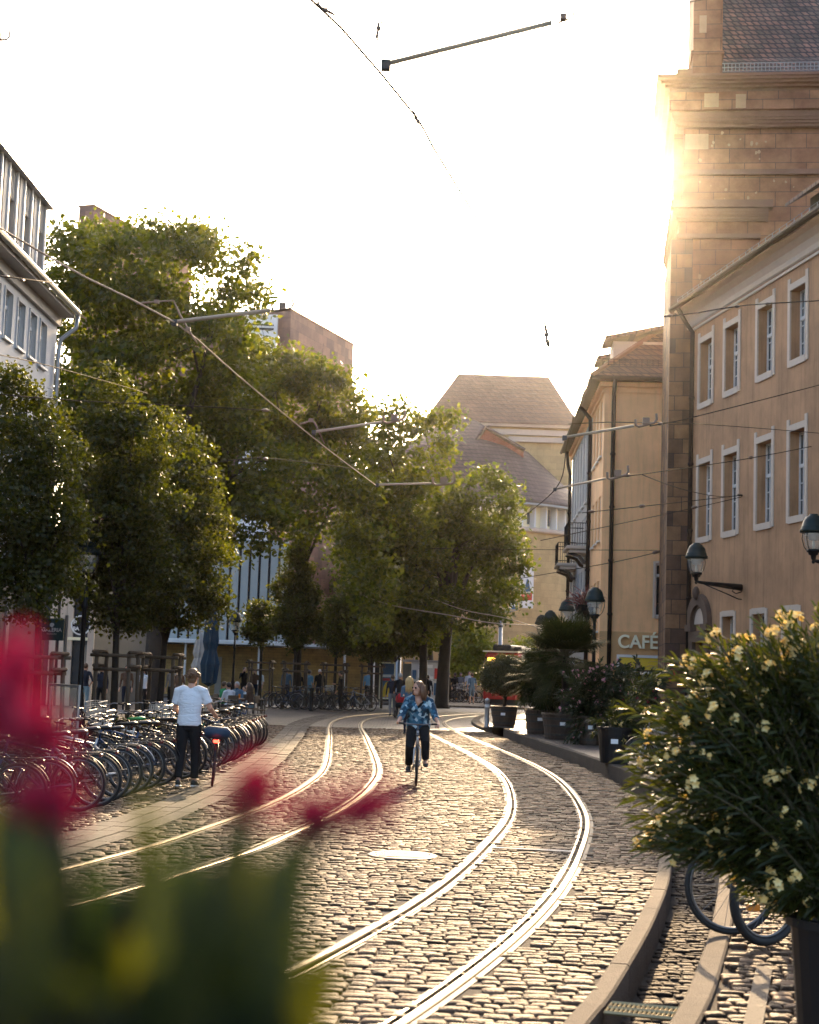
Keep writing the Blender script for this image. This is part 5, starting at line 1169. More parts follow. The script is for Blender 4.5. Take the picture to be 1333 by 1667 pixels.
def make_bike(fm, label, kind='city', basket=False, saddle_m=None, guard_m=None, rack=True, refl=False, bars='swept', fat=.02, group=None, bag=None, tail=None, steer=0.0, mg=True):
    t = empty('bicycle', (0, 0, 0), 0, label, 'bicycle', group); A, B = -.53, .55; r = .017
    bb = (-.06, 0, .29); st = (-.22, 0, .82) if kind != 'step' else (-.22, 0, .78); ht, hb = (.36, 0, .90), (.41, 0, .66)
    mb = MB(); mb.tube([bb, (-.185, 0, .70), st], r, 8); mb.tube([hb, ht], r*1.25, 8)
    if kind == 'step': mb.tube([(.395, 0, .70), (.12, 0, .45), bb], r*1.25, 8); mb.tube([(.375, 0, .8), (.1, 0, .56), (-.14, 0, .53)], r, 8)
    else: mb.tube([(.40, 0, .69), bb], r*1.25, 8); mb.tube([(.37, 0, .85), (-.19, 0, .73 if kind == 'city' else .77)], r, 8)
    for s in (-1, 1):
        mb.tube([(bb[0], s*.03, bb[2]), (A, s*.065, WR)], .010, 6); mb.tube([(-.19, s*.02, .71), (A, s*.065, WR)], .009, 6)
    mb.build('frame', fm, t, smooth=True)
    wheel_parts(t, A, refl=False, fat=fat); wheel_parts(t, B, refl=refl, fat=fat)
    mb = MB()
    for s in (-1, 1): mb.tube([hb, (.43, s*.05, .6), (.49, s*.055, .45), (B, s*.055, WR)], [.016, .015, .012, .009], 6)
    mb.build('fork', fm, t, smooth=True)
    mb = MB(); mb.tube([ht, (.345, 0, 1.0)], .014, 8)
    if bars == 'swept':
        for s in (-1, 1): mb.tube([(.345, 0, 1.0), (.36, s*.12, 1.03), (.33, s*.26, 1.05), (.18, s*.31, 1.03)], .011, 6)
    else:
        for s in (-1, 1): mb.tube([(.36, 0, 1.0), (.37, s*.16, 1.01), (.33, s*.31, 1.02)], .012, 6)
    hbm = mb.build('handlebar', m_chrome, t, smooth=True)
    for s in (-1, 1):
        mb = MB(); 
        if bars == 'swept': mb.tube([(.25, s*.29, 1.04), (.16, s*.315, 1.027)], .017, 8)
        else: mb.tube([(.35, s*.22, 1.012), (.325, s*.32, 1.021)], .017, 8)
        mb.build('grip', m_rubber, hbm, smooth=True)
    mb = MB(); z = st[2]+.13
    mb.tube([(-.40, 0, z+.02), (-.36, 0, z+.03), (-.26, 0, z+.015), (-.14, 0, z+.01), (-.08, 0, z)], [(.075, .02), (.095, .03), (.075, .03), (.028, .022), (.012, .012)], 10, side=(0, 1, 0))
    sd_ = mb.build('saddle', saddle_m or m_saddle, t, smooth=True); mb = MB(); mb.tube([st, (-.25, 0, z)], .013, 8); mb.build('seat_post', m_chrome, sd_, smooth=True)
    if mg:
        for x, a0, a1 in ((A, .1, 2.75), (B, .6, 2.9)):
            mb = MB(); mb.torus((x, 0, WR), WR+.028, .006, 'Y', 18, 6, a0, a1, flat=4.6); mb.build('mudguard', guard_m or m_black, t, smooth=True)
    mb = MB(); mb.lathe([(.095, -.004), (.1, 0), (.095, .004), (.03, .01)], (bb[0], -.06, bb[2]), 18, 0, 'Y')
    for s, sx in ((-1, 1), (1, -1)): mb.tube([(bb[0], s*.07, bb[2]), (bb[0]+sx*.15, s*.085, bb[2]-.08)], .009, 6); mb.box((bb[0]+sx*.15-.045, min(s*.09, s*.19), bb[2]-.095), (bb[0]+sx*.15+.045, max(s*.09, s*.19), bb[2]-.07))
    mb.tube([(bb[0], -.06, bb[2]+.1), (A, -.06, WR+.035), (A-.03, -.06, WR), (A, -.06, WR-.035), (bb[0], -.06, bb[2]-.1)], .005, 4); mb.build('crank', m_iron, t)
    if rack:
        mb = MB()
        for s in (-1, 0, 1): mb.tube([(-.28, s*.05, .74), (-.78, s*.06, .745)], .007, 5)
        for k in range(4): mb.tube([(-.34-k*.14, -.06, .745), (-.34-k*.14, .06, .745)], .006, 4)
        for s in (-1, 1): mb.tube([(-.66, s*.06, .74), (A, s*.075, WR)], .006, 5)
        mb.build('carrier', m_iron, t, smooth=True)
    if basket:
        mb = MB(); x0, x1, z0, z1 = .42, .72, .88, 1.1
        for zz, e in ((z0, .02), (z0+.07, .01), (z0+.14, .005), (z1, 0)): mb.tube([(x0+e, -.17+e, zz), (x1-e, -.17+e, zz), (x1-e, .17-e, zz), (x0+e, .17-e, zz), (x0+e, -.17+e, zz)], .006, 4)
        for k in range(8):
            for y in (-.17, .17): mb.tube([(x0+k*.043, y, z0), (x0+k*.043, y, z1)], .004, 4)
            for x in (x0, x1): mb.tube([(x, -.17+k*.0485, z0), (x, -.17+k*.0485, z1)], .004, 4)
            mb.tube([(x0, -.17+k*.0485, z0), (x1, -.17+k*.0485, z0)], .004, 4)
        mb.build('basket', m_bask, t)
    if bag:
        mb = MB(); mb.cbox((-.76, -.2, .75), (-.38, .2, .93), .05); mb.build('bag', bag, t, smooth=True)
    mb = MB(); mb.lathe([(.012, -.05), (.032, 0), (.034, .02), (.0, .025)], (.44, 0, .84), 10, 0, 'X'); mb.build('headlight', m_chrome, t, smooth=True)
    mb = MB(); mb.cbox((-.81, -.045, .69), (-.775, .045, .735), .008); mb.build('tail_light', tail or m_redlens, t)
    return t
GB = 'bicycles parked in the long left row'
protos = [make_bike(BC['black'], '', 'city', group=GB), make_bike(BC['silver'], '', 'city', refl=True, group=GB, guard_m=m_chrome), make_bike(BC['black'], '', 'step', basket=True, group=GB),
          make_bike(BC['blue'], '', 'city', bars='flat', group=GB), make_bike(BC['black'], '', 'step', guard_m=BC['silver'], group=GB), make_bike(BC['green'], '', 'step', basket=True, group=GB, bag=None), make_bike(BC['black'], '', 'sport', rack=False, bars='flat', mg=False, group=GB)]
KIDS = {p: list(p.children_recursive) and [c for c in p.children] for p in protos}
used = set(); desc = ['black city bicycle', 'silver bicycle with amber reflector', 'black basket bicycle', 'dark blue bicycle', 'black step-through bicycle', 'green basket bicycle', 'bare black sports bicycle']
def place(k, x, y, rz, label, group, lean=0.0, z=0.0):
    p = protos[k]; o = p if k not in used else copy_tree(p); used.add(k)
    o.location = (x, y, z); o.rotation_euler = (lean, 0, rz); o['label'] = label; o['category'] = 'bicycle'; o['group'] = group; return o
ordw = ['first', 'second', 'third', 'fourth', 'fifth', 'sixth', 'seventh', 'eighth', 'ninth', 'tenth', 'eleventh', 'twelfth', 'thirteenth', 'fourteenth', 'fifteenth', 'sixteenth', 'seventeenth', 'eighteenth', 'nineteenth', 'twentieth', 'twenty-first', 'twenty-second', 'twenty-third', 'twenty-fourth', 'twenty-fifth', 'twenty-sixth', 'twenty-seventh']
row = spline([(-4.36, 17.9), (-4.02, 19.7), (-3.85, 21.3), (-3.78, 23.3), (-3.62, 26), (-3.50, 28.5), (-3.42, 31), (-3.42, 34), (-3.45, 37)], .1)
seq = [0, 4, 3, 0, 6, 1, 4, 0, 3, 2, 0, 4, 6, 0, 2, 5, 0, 3, 4, 0, 6, 2, 0, 4, 0, 3]
d = 0; i = 0; nxt = 0
for a, b in zip(row[:-1], row[1:]):
    d += (b-a).length
    if d >= nxt and i < len(seq):
        f = i/(len(seq)-1); ang = R(6-36*f)+random.uniform(-.09, .09)      # rear wheel end of the axle points to the street
        ax_ = Vector((math.cos(ang), math.sin(ang), 0)); c = b-ax_*(.53+random.uniform(-.05, .1))
        place(seq[i], c.x, c.y, ang+math.pi, f'{desc[seq[i]]}, {ordw[i]} from the near end of the left row', GB, random.uniform(-.1, .1)); i += 1; nxt += .76 if i < 24 else .7
G2 = 'bicycles parked behind the long left row'
for q, (k, x, y, a) in enumerate([(0, -6.3, 19.5, 165), (4, -6.2, 21.0, 172), (3, -6.1, 22.6, 160), (0, -5.9, 24.3, 170), (6, -5.6, 28.4, 150), (2, -5.4, 30.0, 160), (0, -5.3, 31.6, 148), (4, -5.2, 33.3, 155), (3, -5.1, 35, 150), (0, -5.0, 36.6, 148), (5, -4.9, 38.2, 150)]):
    place(k, x, y, R(a), f'{desc[k]}, {ordw[q]} from the near end of the rear row', G2, random.uniform(-.1, .1))
wb = make_bike(BC['white'], 'white framed bicycle with a bright green saddle cover between the two left rows', 'city', saddle_m=m_saddleg, group=G2); wb.location = (-4.55, 25.6, 0); wb.rotation_euler = (-.08, 0, R(150))
# far rows
G3 = 'bicycles parked before the yellow brick wall'
for q in range(13):
    x = D(452+q*10.8, 1150, 69).x; k = [0, 4, 3, 6, 0, 1, 2, 0, 4, 0, 3, 0, 1][q]
    place(k, x+random.uniform(-.1, .1), 69.5+random.uniform(-.8, .8), R(random.choice([20, 30, 200, 340, 160])+random.uniform(-12, 12)), f'{desc[k]}, {ordw[q]} from the left in front of the yellow brick wall', G3, random.uniform(-.08, .08))
place(0, D(603, 1140, 78).x, 78, R(75), 'single black bicycle standing by itself under the right end of the store canopy', G3)
G4 = 'bicycles parked near the kiosk'
for q in range(11):
    x = D(696+q*7.2, 1143, 92).x; k = [0, 4, 0, 6, 3, 0, 2, 0, 1, 4, 1][q]
    place(k, x, 92+random.uniform(-.8, .8), R(random.choice([15, 190, 350, 170, 60])+random.uniform(-15, 15)), f'{desc[k]}, {ordw[q]} from the left in the row between kiosk and tram', G4, random.uniform(-.08, .08), .1)
G5 = 'bicycles beside the oleanders'
p = G(1192, 1524, .1); nb = make_bike(BC['black'], 'bicycle with an amber spoke reflector half hidden behind the large yellow oleander', 'city', refl=True, group=G5, mg=False); nb.location = (p.x+.55, p.y+.1, .1); nb.rotation_euler = (0, 0, R(180+6)); nb.rotation_euler = (0.04, 0, R(186))
p = G(1246, 1541, .1); nb2 = make_bike(BC['black'], 'black wide-tyred bicycle nearest the dark pot of the large oleander', 'step', group=G5, fat=.03, mg=False); nb2.location = (p.x+.47, p.y+.3, .1); nb2.rotation_euler = (-.03, 0, R(212))
p = G(1046, 1262, .1); nb3 = make_bike(BC['silver'], 'bicycle with a pale rim between the small black pot and the big oleander', 'city', group=G5); nb3.location = (p.x+.45, p.y+.3, .1); nb3.rotation_euler = (0, 0, R(205))
# walker's and rider's bicycles
wk = make_bike(BC['black'], 'dark bicycle with blue bag and lit tail light, pushed by the man in white', 'step', bag=m_bag, tail=m_redlit, bars='swept')
rw = G(345, 1281); wa = R(96); wk.location = (rw.x+math.cos(wa)*.53, rw.y+math.sin(wa)*.53, 0); wk.rotation_euler = (R(3), 0, wa)
cb = make_bike(BC['silver'], 'slim bicycle ridden by the woman in the checked shirt', 'city', bars='flat', rack=False, mg=False)
fw = G(677, 1280); ca = R(-91); cb.location = (fw.x-math.cos(ca)*.55, fw.y-math.sin(ca)*.55, 0); cb.rotation_euler = (0, 0, ca)
# ------------------------------------------------------------------ people
def remesh(prims, voxel, smooth_it=2):
    """prims: MB holding closed overlapping volumes -> one continuous skin"""
    me = bpy.data.meshes.new('tmp'); me.from_pydata(prims.v, [], prims.f); o = bpy.data.objects.new('tmp', me); link(o)
    m = o.modifiers.new('r', 'REMESH'); m.mode = 'VOXEL'; m.voxel_size = voxel; m.use_smooth_shade = True
    if smooth_it: s = o.modifiers.new('s', 'SMOOTH'); s.iterations = smooth_it; s.factor = .5
    dg = bpy.context.evaluated_depsgraph_get(); out = bpy.data.meshes.new_from_object(o.evaluated_get(dg)); bpy.data.objects.remove(o, do_unlink=True); bpy.data.meshes.remove(me); return out
def assign(me, segs):
    n = len(me.polygons); C_ = np.zeros(n*3, np.float32); me.polygons.foreach_get('center', C_); C_ = C_.reshape(-1, 3); best = np.full(n, 1e9); mi = np.zeros(n, np.int32)
    for a, b, r, k in segs:
        a = np.array(a, float); b = np.array(b, float); d_ = b-a; L2 = max(d_@d_, 1e-9); tt = np.clip(((C_-a)@d_)/L2, 0, 1); ds = np.linalg.norm(C_-a-tt[:, None]*d_, axis=1)/r
        s = ds < best; best[s] = ds[s]; mi[s] = k
    me.polygons.foreach_set('material_index', mi)
V3 = Vector
def joints(pose, st=.0, arms='down', lean=0.0, turn=0.0):
    """facing +Y; heights for a 1.75 m figure"""
    J = {}
    if pose == 'sit':
        J['pel'] = V3((0, 0, .52)); J['chest'] = V3((0, .06, .85)); J['neck'] = V3((0, .08, 1.03)); J['head'] = V3((0, .11, 1.17))
        for s, n in ((1, 'R'), (-1, 'L')):
            J['hip'+n] = V3((s*.09, .0, .5)); J['kn'+n] = V3((s*.12, .42, .5)); J['an'+n] = V3((s*.12, .40, .08)); J['to'+n] = V3((s*.13, .56, .03))
            J['sh'+n] = V3((s*.18, .05, .98)); J['el'+n] = V3((s*.23, .12, .72)); J['wr'+n] = V3((s*.14, .38, .74))
    else:
        l = lean; J['pel'] = V3((0, 0, .93)); J['chest'] = V3((0, l*.5, 1.25)); J['neck'] = V3((0, l*.9, 1.46)); J['head'] = V3((0, l+.02, 1.61))
        for s, n in ((1, 'R'), (-1, 'L')):
            q = st*s; J['hip'+n] = V3((s*.09, 0, .9)); J['kn'+n] = V3((s*.1, q*.45+.03, .49)); J['an'+n] = V3((s*.1, q-.03, .08+max(0, -q)*.12)); J['to'+n] = J['an'+n]+V3((s*.02, .16, -.05))
            J['sh'+n] = V3((s*.185, l*.85, 1.41)); a = arms if isinstance(arms, str) else arms[0 if s > 0 else 1]
            if a == 'down': J['el'+n] = V3((s*.235, l-.03-q*.2, 1.13)); J['wr'+n] = V3((s*.245, l+.06-q*.5, .88))
            elif a == 'front': J['el'+n] = V3((s*.23, l+.02, 1.13)); J['wr'+n] = V3((s*.12, l+.28, 1.16))
            elif a == 'up': J['el'+n] = V3((s*.26, l+.1, 1.2)); J['wr'+n] = V3((s*.12, l+.12, 1.48))
            elif a == 'hip': J['el'+n] = V3((s*.36, l-.08, 1.14)); J['wr'+n] = V3((s*.18, l+.02, .98))
            elif a == 'push': J['el'+n] = V3((s*.22, l+.1, 1.15)); J['wr'+n] = V3((s*.2, l+.38, 1.0))
    return J
def hand_prims(mb, J, n, s, k=1.0, curl=.3):
    w0, e0 = J['wr'+n], J['el'+n]; d_ = (w0-e0).normalized(); sd = V3((s, 0, 0)); sd = (sd-d_*sd.dot(d_)).normalized(); pn = d_.cross(sd)*s   # palm normal
    pd = J.get('pd'+n, d_); pd = pd.normalized(); ax_ = J.get('ax'+n, V3((0, 1, 0))); ax_ = (ax_-pd*ax_.dot(pd)).normalized(); pn = J.get('pn'+n, pd.cross(ax_)*1.0).normalized()
    mb.tube([w0-pd*.01, w0+pd*.03, w0+pd*.085], [(.022, .026), (.036, .017), (.040, .013)], 8, side=tuple(ax_))
    for q in range(4):
        o = ax_*(.030-.020*q); L_ = (.07, .08, .075, .06)[q]; b = w0+pd*.085+o; m = b+pd*L_*.5+pn*curl*.02; e = b+pd*L_*(1-.5*curl)+pn*curl*.06; mb.tube([b-pd*.01, m, e], [.0088, .008, .0065], 6)
    b = w0+pd*.03+ax_*.032; mb.tube([b, b+ax_*.025+pd*.025+pn*.008, b+ax_*.028+pd*.055+pn*.02*curl], [.012, .010, .008], 6)
def body_prims(mb, J, f=1.0, hands=True, fem=False, face=0.0, curl=.35):
    ht = V3((math.sin(face), math.cos(face), 0)); sdv = V3((ht.y, -ht.x, 0)); h = J['head']
    cw = .155 if not fem else .145
    mb.tube([J['pel']+V3((0, 0, -.09)), J['pel'], J['pel'].lerp(J['chest'], .5), J['chest'], J['chest'].lerp(J['neck'], .62), J['neck']+V3((0, 0, -.02))], [(.12*f, .085), (.155*f, .11), (.135*f, .10), (cw*f, .115), (.135*f, .09), (.055, .055)], 14, side=(1, 0, 0))
    mb.tube([J['neck']+V3((0, -.005, -.06)), J['neck'].lerp(h, .6)], [.06, .052], 10)
    mb.ell(h+V3((0, 0, .02)), (.076, .095, .108), rot=Matrix.Rotation(-face, 3, 'Z')); mb.ell(h+ht*.035+V3((0, 0, -.055)), (.052, .055, .06), rot=Matrix.Rotation(-face, 3, 'Z'))
    mb.tube([h+ht*.085+V3((0, 0, .03)), h+ht*.112+V3((0, 0, -.012)), h+ht*.09+V3((0, 0, -.022))], [.010, .016, .012], 6)
    mb.ell(h+ht*.088+V3((0, 0, -.052)), (.024, .012, .009), 8, 5, rot=Matrix.Rotation(-face, 3, 'Z'))
    for s in (1, -1): mb.ell(h+sdv*(.078*s)+V3((0, 0, .0)), (.012, .022, .034), 8, 6, rot=Matrix.Rotation(-face, 3, 'Z'))
    for s, n in ((1, 'R'), (-1, 'L')):
        sh, el, wr = J['sh'+n], J['el'+n], J['wr'+n]
        mb.tube([J['chest'].lerp(J['neck'], .55), sh.lerp(J['neck'], .25), sh, sh.lerp(el, .4), el, el.lerp(wr, .35), wr], [.07, .066, .058, .048, .038, .036, .025], 10)
        if hands: hand_prims(mb, J, n, s, curl=curl)
        else: mb.tube([wr, wr+(wr-el).normalized()*.09, wr+(wr-el).normalized()*.16], [.028, .038, .02], 8)
        hp, kn, an, to = J['hip'+n], J['kn'+n], J['an'+n], J['to'+n]
        mb.tube([hp+V3((0, 0, .05)), hp.lerp(kn, .25), hp.lerp(kn, .7), kn, kn.lerp(an, .3), kn.lerp(an, .75), an], [.088*f, .085*f, .064, .054, .054, .038, .034], 12)
        mb.tube([an+V3((0, -.0, .03)), an+(an-to).normalized()*.05+V3((0, 0, -.035)), an.lerp(to, .5)+V3((0, 0, -.005)), to], [.036, .036, .04, .028], 8)
def seglist(J, sleeve='short', legs=2):
    S = [(J['pel']+V3((0, 0, .06)), J['chest'], .14, 1), (J['chest'], J['neck']+V3((0, 0, -.03)), .13, 1), (J['neck']+V3((0, 0, .02)), J['head'], .07, 0), (J['head'], J['head']+V3((0, 0, .08)), .1, 0), (J['pel']+V3((0, 0, -.12)), J['pel']+V3((0, 0, .01)), .14, 2)]
    for n in 'RL':
        S += [(J['sh'+n], J['sh'+n].lerp(J['el'+n], .6), .06, 1), (J['sh'+n].lerp(J['el'+n], .6), J['el'+n], .045, 1 if sleeve != 'none' else 0), (J['el'+n], J['wr'+n].lerp(J['el'+n], .15), .035, 1 if sleeve == 'long' else 0), (J['wr'+n], J['wr'+n]+(J['wr'+n]-J['el'+n]).normalized()*.15, .035, 0),
              (J['hip'+n], J['kn'+n], .075, 2), (J['kn'+n], J['an'+n]+V3((0, 0, .04)), .045, 2 if legs == 2 else 0), (J['an'+n]+V3((0, -.03, -.03)), J['to'+n], .04, 3)]
    return S
def hair_mesh(t, J, m, style='short', face=0.0):
    h = J['head']; ht = V3((math.sin(face), math.cos(face), 0)); mb = MB(); c = h-ht*.018+V3((0, 0, .042)); Rm = Matrix.Rotation(-face, 3, 'Z')
    mb.ell(c, (.088, .098, .102), 16, 10, rot=Rm)
    if style == 'tousled':
        for k in range(46):
            v = V3(unit(1)[0]); v.z = abs(v.z)*.9-.25; b = c+V3((v.x*.083, v.y*.09, v.z*.098)); 
            if (b-h).dot(ht) > .055 and b.z < h.z+.07: continue
            mb.tube([b, b+v*.018+V3((random.uniform(-.02, .02), random.uniform(-.02, .02), .004)), b+v*.04+V3((random.uniform(-.035, .035), 0, -.015))], [.024, .018, .005], 6)
        mb.ell(h-ht*.045+V3((0, 0, -.03)), (.07, .05, .07), rot=Rm)
    elif style in ('long', 'mid'):
        L_ = .36 if style == 'long' else .17
        sdv = V3((ht.y, -ht.x, 0))
        for q in range(11):
            a = (q-5)/5*1.75; o = (-ht*math.cos(a)+sdv*math.sin(a)); b = c+o*.078; l = L_*random.uniform(.8, 1.1)
            mb.tube([b+V3((0, 0, .03)), b+o*.02+V3((0, 0, -.07)), b+o*.028-ht*.01+V3((random.uniform(-.015, .015), 0, -.07-l*.55)), b+o*.012-ht*.02+V3((random.uniform(-.02, .02), 0, -.07-l))], [.03, .034, .03, .008], 7)
    elif style == 'cap':
        mb.tube([c+ht*.06+V3((0, 0, .0)), c+ht*.17+V3((0, 0, -.01))], [(.07, .012), (.055, .008)], 10, side=(ht.y, -ht.x, 0))
    o = mb.build('hair' if style != 'cap' else 'cap', m, t, smooth=True); return o
CL = {}
def cloth(name, col, **k):
    if name not in CL: CL[name] = mat('cloth_'+name, col, .85, var=.18, vscale=9, bump=.15, bscale=40, spec=.2, **k)
    return CL[name]
m_hb = mat('hair_brown', (.06, .032, .016), .5, var=.5, vscale=40); m_hd = mat('hair_dark', (.015, .011, .009), .5, var=.4, vscale=40); m_hbl = mat('hair_blonde', (.55, .36, .14), .5, var=.4, vscale=40); m_hg = mat('hair_grey', (.4, .38, .35), .5, var=.3, vscale=40)
cblk, cnavy, cwht, cblu, cdbl, cgrn, cred, cjean, cgry, cbrn = cloth('black', (.014, .014, .015)), cloth('navy', (.015, .02, .035)), cloth('white', (.62, .66, .70)), cloth('light_blue', (.13, .27, .38)), cloth('denim_shirt', (.10, .17, .25)), cloth('green', (.02, .22, .08)), cloth('red', (.4, .025, .03)), cloth('jeans', (.16, .26, .32)), cloth('grey', (.18, .18, .18)), cloth('brown', (.10, .06, .04))
m_shoe = mat('shoe', (.015, .015, .016), .5); m_shoew = mat('shoe_white', (.7, .7, .68), .6)
def person(label, loc, rz, top, bottom, hair, style='short', pose='stand', st=0.0, arms='down', lean=0.0, sleeve='long', h=1.75, face=0.0, fem=False, group='people in the square', legs=2, f=1.0, shoe=None, voxel=.022):
    t = empty('person', tuple(loc), rz, label, 'person', group); J = joints(pose, st, arms, lean); mb = MB(); body_prims(mb, J, f, False, fem, face)
    me = remesh(mb, voxel, 1); me.materials.clear()
    for m in (m_skin, top, bottom, shoe or m_shoe): me.materials.append(m)
    assign(me, seglist(J, sleeve, legs))
    me.name = 'body'; link(bpy.data.objects.new('body', me), t); hair_mesh(t, J, hair, style, face); s = h/1.75; t.scale = (s, s, s); return t
# -- the man pushing the bicycle
foot = G(303, 1281); W = empty('person', (foot.x, foot.y, 0), R(-3), 'man in a white T-shirt and black trousers seen from behind pushing a bicycle', 'person')
J = joints('stand', .10, 'down', .03)
J['elR'] = V3((.30, .03, 1.16)); J['wrR'] = V3((.35, .22, 1.06)); J['pdR'] = V3((.1, .75, -.5)); J['axR'] = V3((-1, .2, 0)); J['elL'] = V3((-.235, .07, 1.14)); J['wrL'] = V3((-.15, .30, 1.02)); J['pdL'] = V3((.6, .8, 0)); J['head'] += V3((.01, .02, .0))
mb = MB(); body_prims(mb, J, .97, True, False, .12, .8); me = remesh(mb, .009, 2); me.materials.clear(); me.materials.append(m_skin); me.name = 'body'; link(bpy.data.objects.new('body', me), W)
mb = MB(); mb.tube([J['pel']+V3((0, 0, -.03)), J['pel']+V3((0, 0, .06)), J['pel'].lerp(J['chest'], .5), J['chest'], J['chest'].lerp(J['neck'], .6), J['neck']+V3((0, 0, -.015))], [(.185, .13), (.178, .128), (.168, .124), (.182, .132), (.165, .11), (.075, .075)], 18, side=(1, 0, 0))
for s, n in ((1, 'R'), (-1, 'L')): mb.tube([J['chest'].lerp(J['neck'], .6), J['sh'+n].lerp(J['neck'], .3), J['sh'+n], J['sh'+n].lerp(J['el'+n], .45), J['sh'+n].lerp(J['el'+n], .72)], [.082, .08, .074, .07, .074], 12)
me = remesh(mb, .011, 2); me.name = 'shirt'; me.materials.clear(); m_tee, nt_, p_ = newmat('white_tshirt'); p_.inputs['Base Color'].default_value = (.66, .70, .74, 1); p_.inputs['Roughness'].default_value = .9
tc_n = N(nt_, 'ShaderNodeTexCoord'); mp_ = N(nt_, 'ShaderNodeMapping'); mp_.inputs['Scale'].default_value = (5, 5, 11); mp_.inputs['Rotation'].default_value = (0, .5, 0); nz_ = N(nt_, 'ShaderNodeTexNoise', i_Scale=1.0, i_Detail=3.0, i_Distortion=1.2); nt_.links.new(tc_n.outputs['Object'], mp_.inputs[0]); nt_.links.new(mp_.outputs[0], nz_.inputs['Vector']); bp_ = N(nt_, 'ShaderNodeBump', i_Strength=.7, i_Distance=.05); nt_.links.new(nz_.outputs['Fac'], bp_.inputs['Height']); nt_.links.new(bp_.outputs[0], p_.inputs['Normal'])
me.materials.append(m_tee); link(bpy.data.objects.new('shirt', me), W)
def trousers(t, J, m, wide=1.0):
    mb = MB(); mb.tube([J['pel']+V3((0, 0, -.10)), J['pel']+V3((0, 0, -.02)), J['pel']+V3((0, 0, .075))], [(.13, .10), (.170, .125), (.155, .115)], 16, side=(1, 0, 0))
    for n in 'RL':
        hp, kn, an = J['hip'+n], J['kn'+n], J['an'+n]; mb.tube([hp+V3((0, 0, .03)), hp.lerp(kn, .25), hp.lerp(kn, .7), kn, kn.lerp(an, .4), an+V3((0, 0, .045))], [.098, .098, .08*wide, .07*wide, .066*wide, .060*wide], 12)
    me = remesh(mb, .011, 2); me.name = 'trousers'; me.materials.clear(); me.materials.append(m); return link(bpy.data.objects.new('trousers', me), t)
def shoes(t, J, m, sole=None):
    for n in 'RL':
        an, to = J['an'+n], J['to'+n]; d_ = (to-an); d_.z *= .3; d_.normalize(); b = V3((an.x, an.y, to.z)) if abs(an.z-.08) < .05 else an+V3((0, 0, -.05))
        mb = MB(); mb.tube([b-d_*.085+V3((0, 0, .012)), b-d_*.06+V3((0, 0, .022)), b+d_*.03+V3((0, 0, .022)), b+d_*.12+V3((0, 0, .012)), b+d_*.20], [(.026, .03), (.038, .05), (.042, .05), (.046, .036), (.028, .018)], 12, side=(d_.y, -d_.x, 0)); s_ = mb.build('shoe', m, t, smooth=True)
        if sole: mb = MB(); mb.tube([b-d_*.09+V3((0, 0, -.018)), b-d_*.05+V3((0, 0, -.018)), b+d_*.12+V3((0, 0, -.018)), b+d_*.205+V3((0, 0, -.016))], [(.03, .012), (.044, .014), (.05, .014), (.03, .012)], 10, side=(d_.y, -d_.x, 0)); mb.build('sole', sole, s_)
trousers(W, J, cblk); shoes(W, J, m_shoe, m_shoew); hair_mesh(W, J, mat('hair_chestnut', (.12, .06, .025), .5, var=.5, vscale=40), 'tousled', .12)
W.scale = (1.04, 1.04, 1.04)
# -- the woman on the bicycle
cfr = cb.matrix_basis
Cy = empty('person', (cb.location.x, cb.location.y, 0), ca-math.pi/2, 'woman in a blue checked shirt riding a bicycle towards the camera, face turned aside', 'person')
# local frame: +Y forward (towards the camera)
J = {'pel': V3((0, -.27, .99)), 'chest': V3((0, -.16, 1.30)), 'neck': V3((0, -.10, 1.46)), 'head': V3((.02, -.04, 1.585))}
J.update(shR=V3((.185, -.11, 1.385)), shL=V3((-.185, -.11, 1.385)), elR=V3((.285, -.02, 1.13)), elL=V3((-.285, -.02, 1.13)), wrR=V3((.335, .20, 1.03)), wrL=V3((-.335, .20, 1.03)))
for s, n in ((1, 'R'), (-1, 'L')): J['pd'+n] = V3((-.1*s, .9, -.25)); J['ax'+n] = V3((-s, 0, .1))
# crank at x=-0.06 on the bike; feet on the pedals (one low, one higher)
J.update(hipR=V3((.09, -.26, .95)), hipL=V3((-.09, -.26, .95)), knR=V3((.13, .12, .68)), anR=V3((.14, .0, .31)), toR=V3((.15, .16, .25)), knL=V3((-.13, .16, .72)), anL=V3((-.14, .03, .36)), toL=V3((-.15, .19, .32)))
J['knR'] = V3((.13, .10, .62)); J['anR'] = V3((.14, -.20, .28)); J['toR'] = V3((.15, -.05, .215)); J['knL'] = V3((-.13, .14, .70)); J['anL'] = V3((-.14, .05, .38)); J['toL'] = V3((-.15, .2, .34))
fc = R(48); mb = MB(); body_prims(mb, J, 1.0, True, True, fc, .9); me = remesh(mb, .009, 2); me.materials.clear(); me.materials.append(m_skin); me.name = 'body'; link(bpy.data.objects.new('body', me), Cy)
m_chk, nt_, p_ = newmat('checked_shirt'); p_.inputs['Roughness'].default_value = .9
tc_n = N(nt_, 'ShaderNodeTexCoord'); mp_ = N(nt_, 'ShaderNodeMapping'); mp_.inputs['Rotation'].default_value = (.5, .6, .7); vo = N(nt_, 'ShaderNodeTexVoronoi', i_Scale=17.0); vo.distance = 'CHEBYCHEV'; vo.inputs['Randomness'].default_value = .6
nt_.links.new(tc_n.outputs['Object'], mp_.inputs[0]); nt_.links.new(mp_.outputs[0], vo.inputs['Vector']); sp_ = N(nt_, 'ShaderNodeSeparateXYZ'); nt_.links.new(vo.outputs['Color'], sp_.inputs[0]); cr = N(nt_, 'ShaderNodeValToRGB'); cr.color_ramp.interpolation = 'CONSTANT'
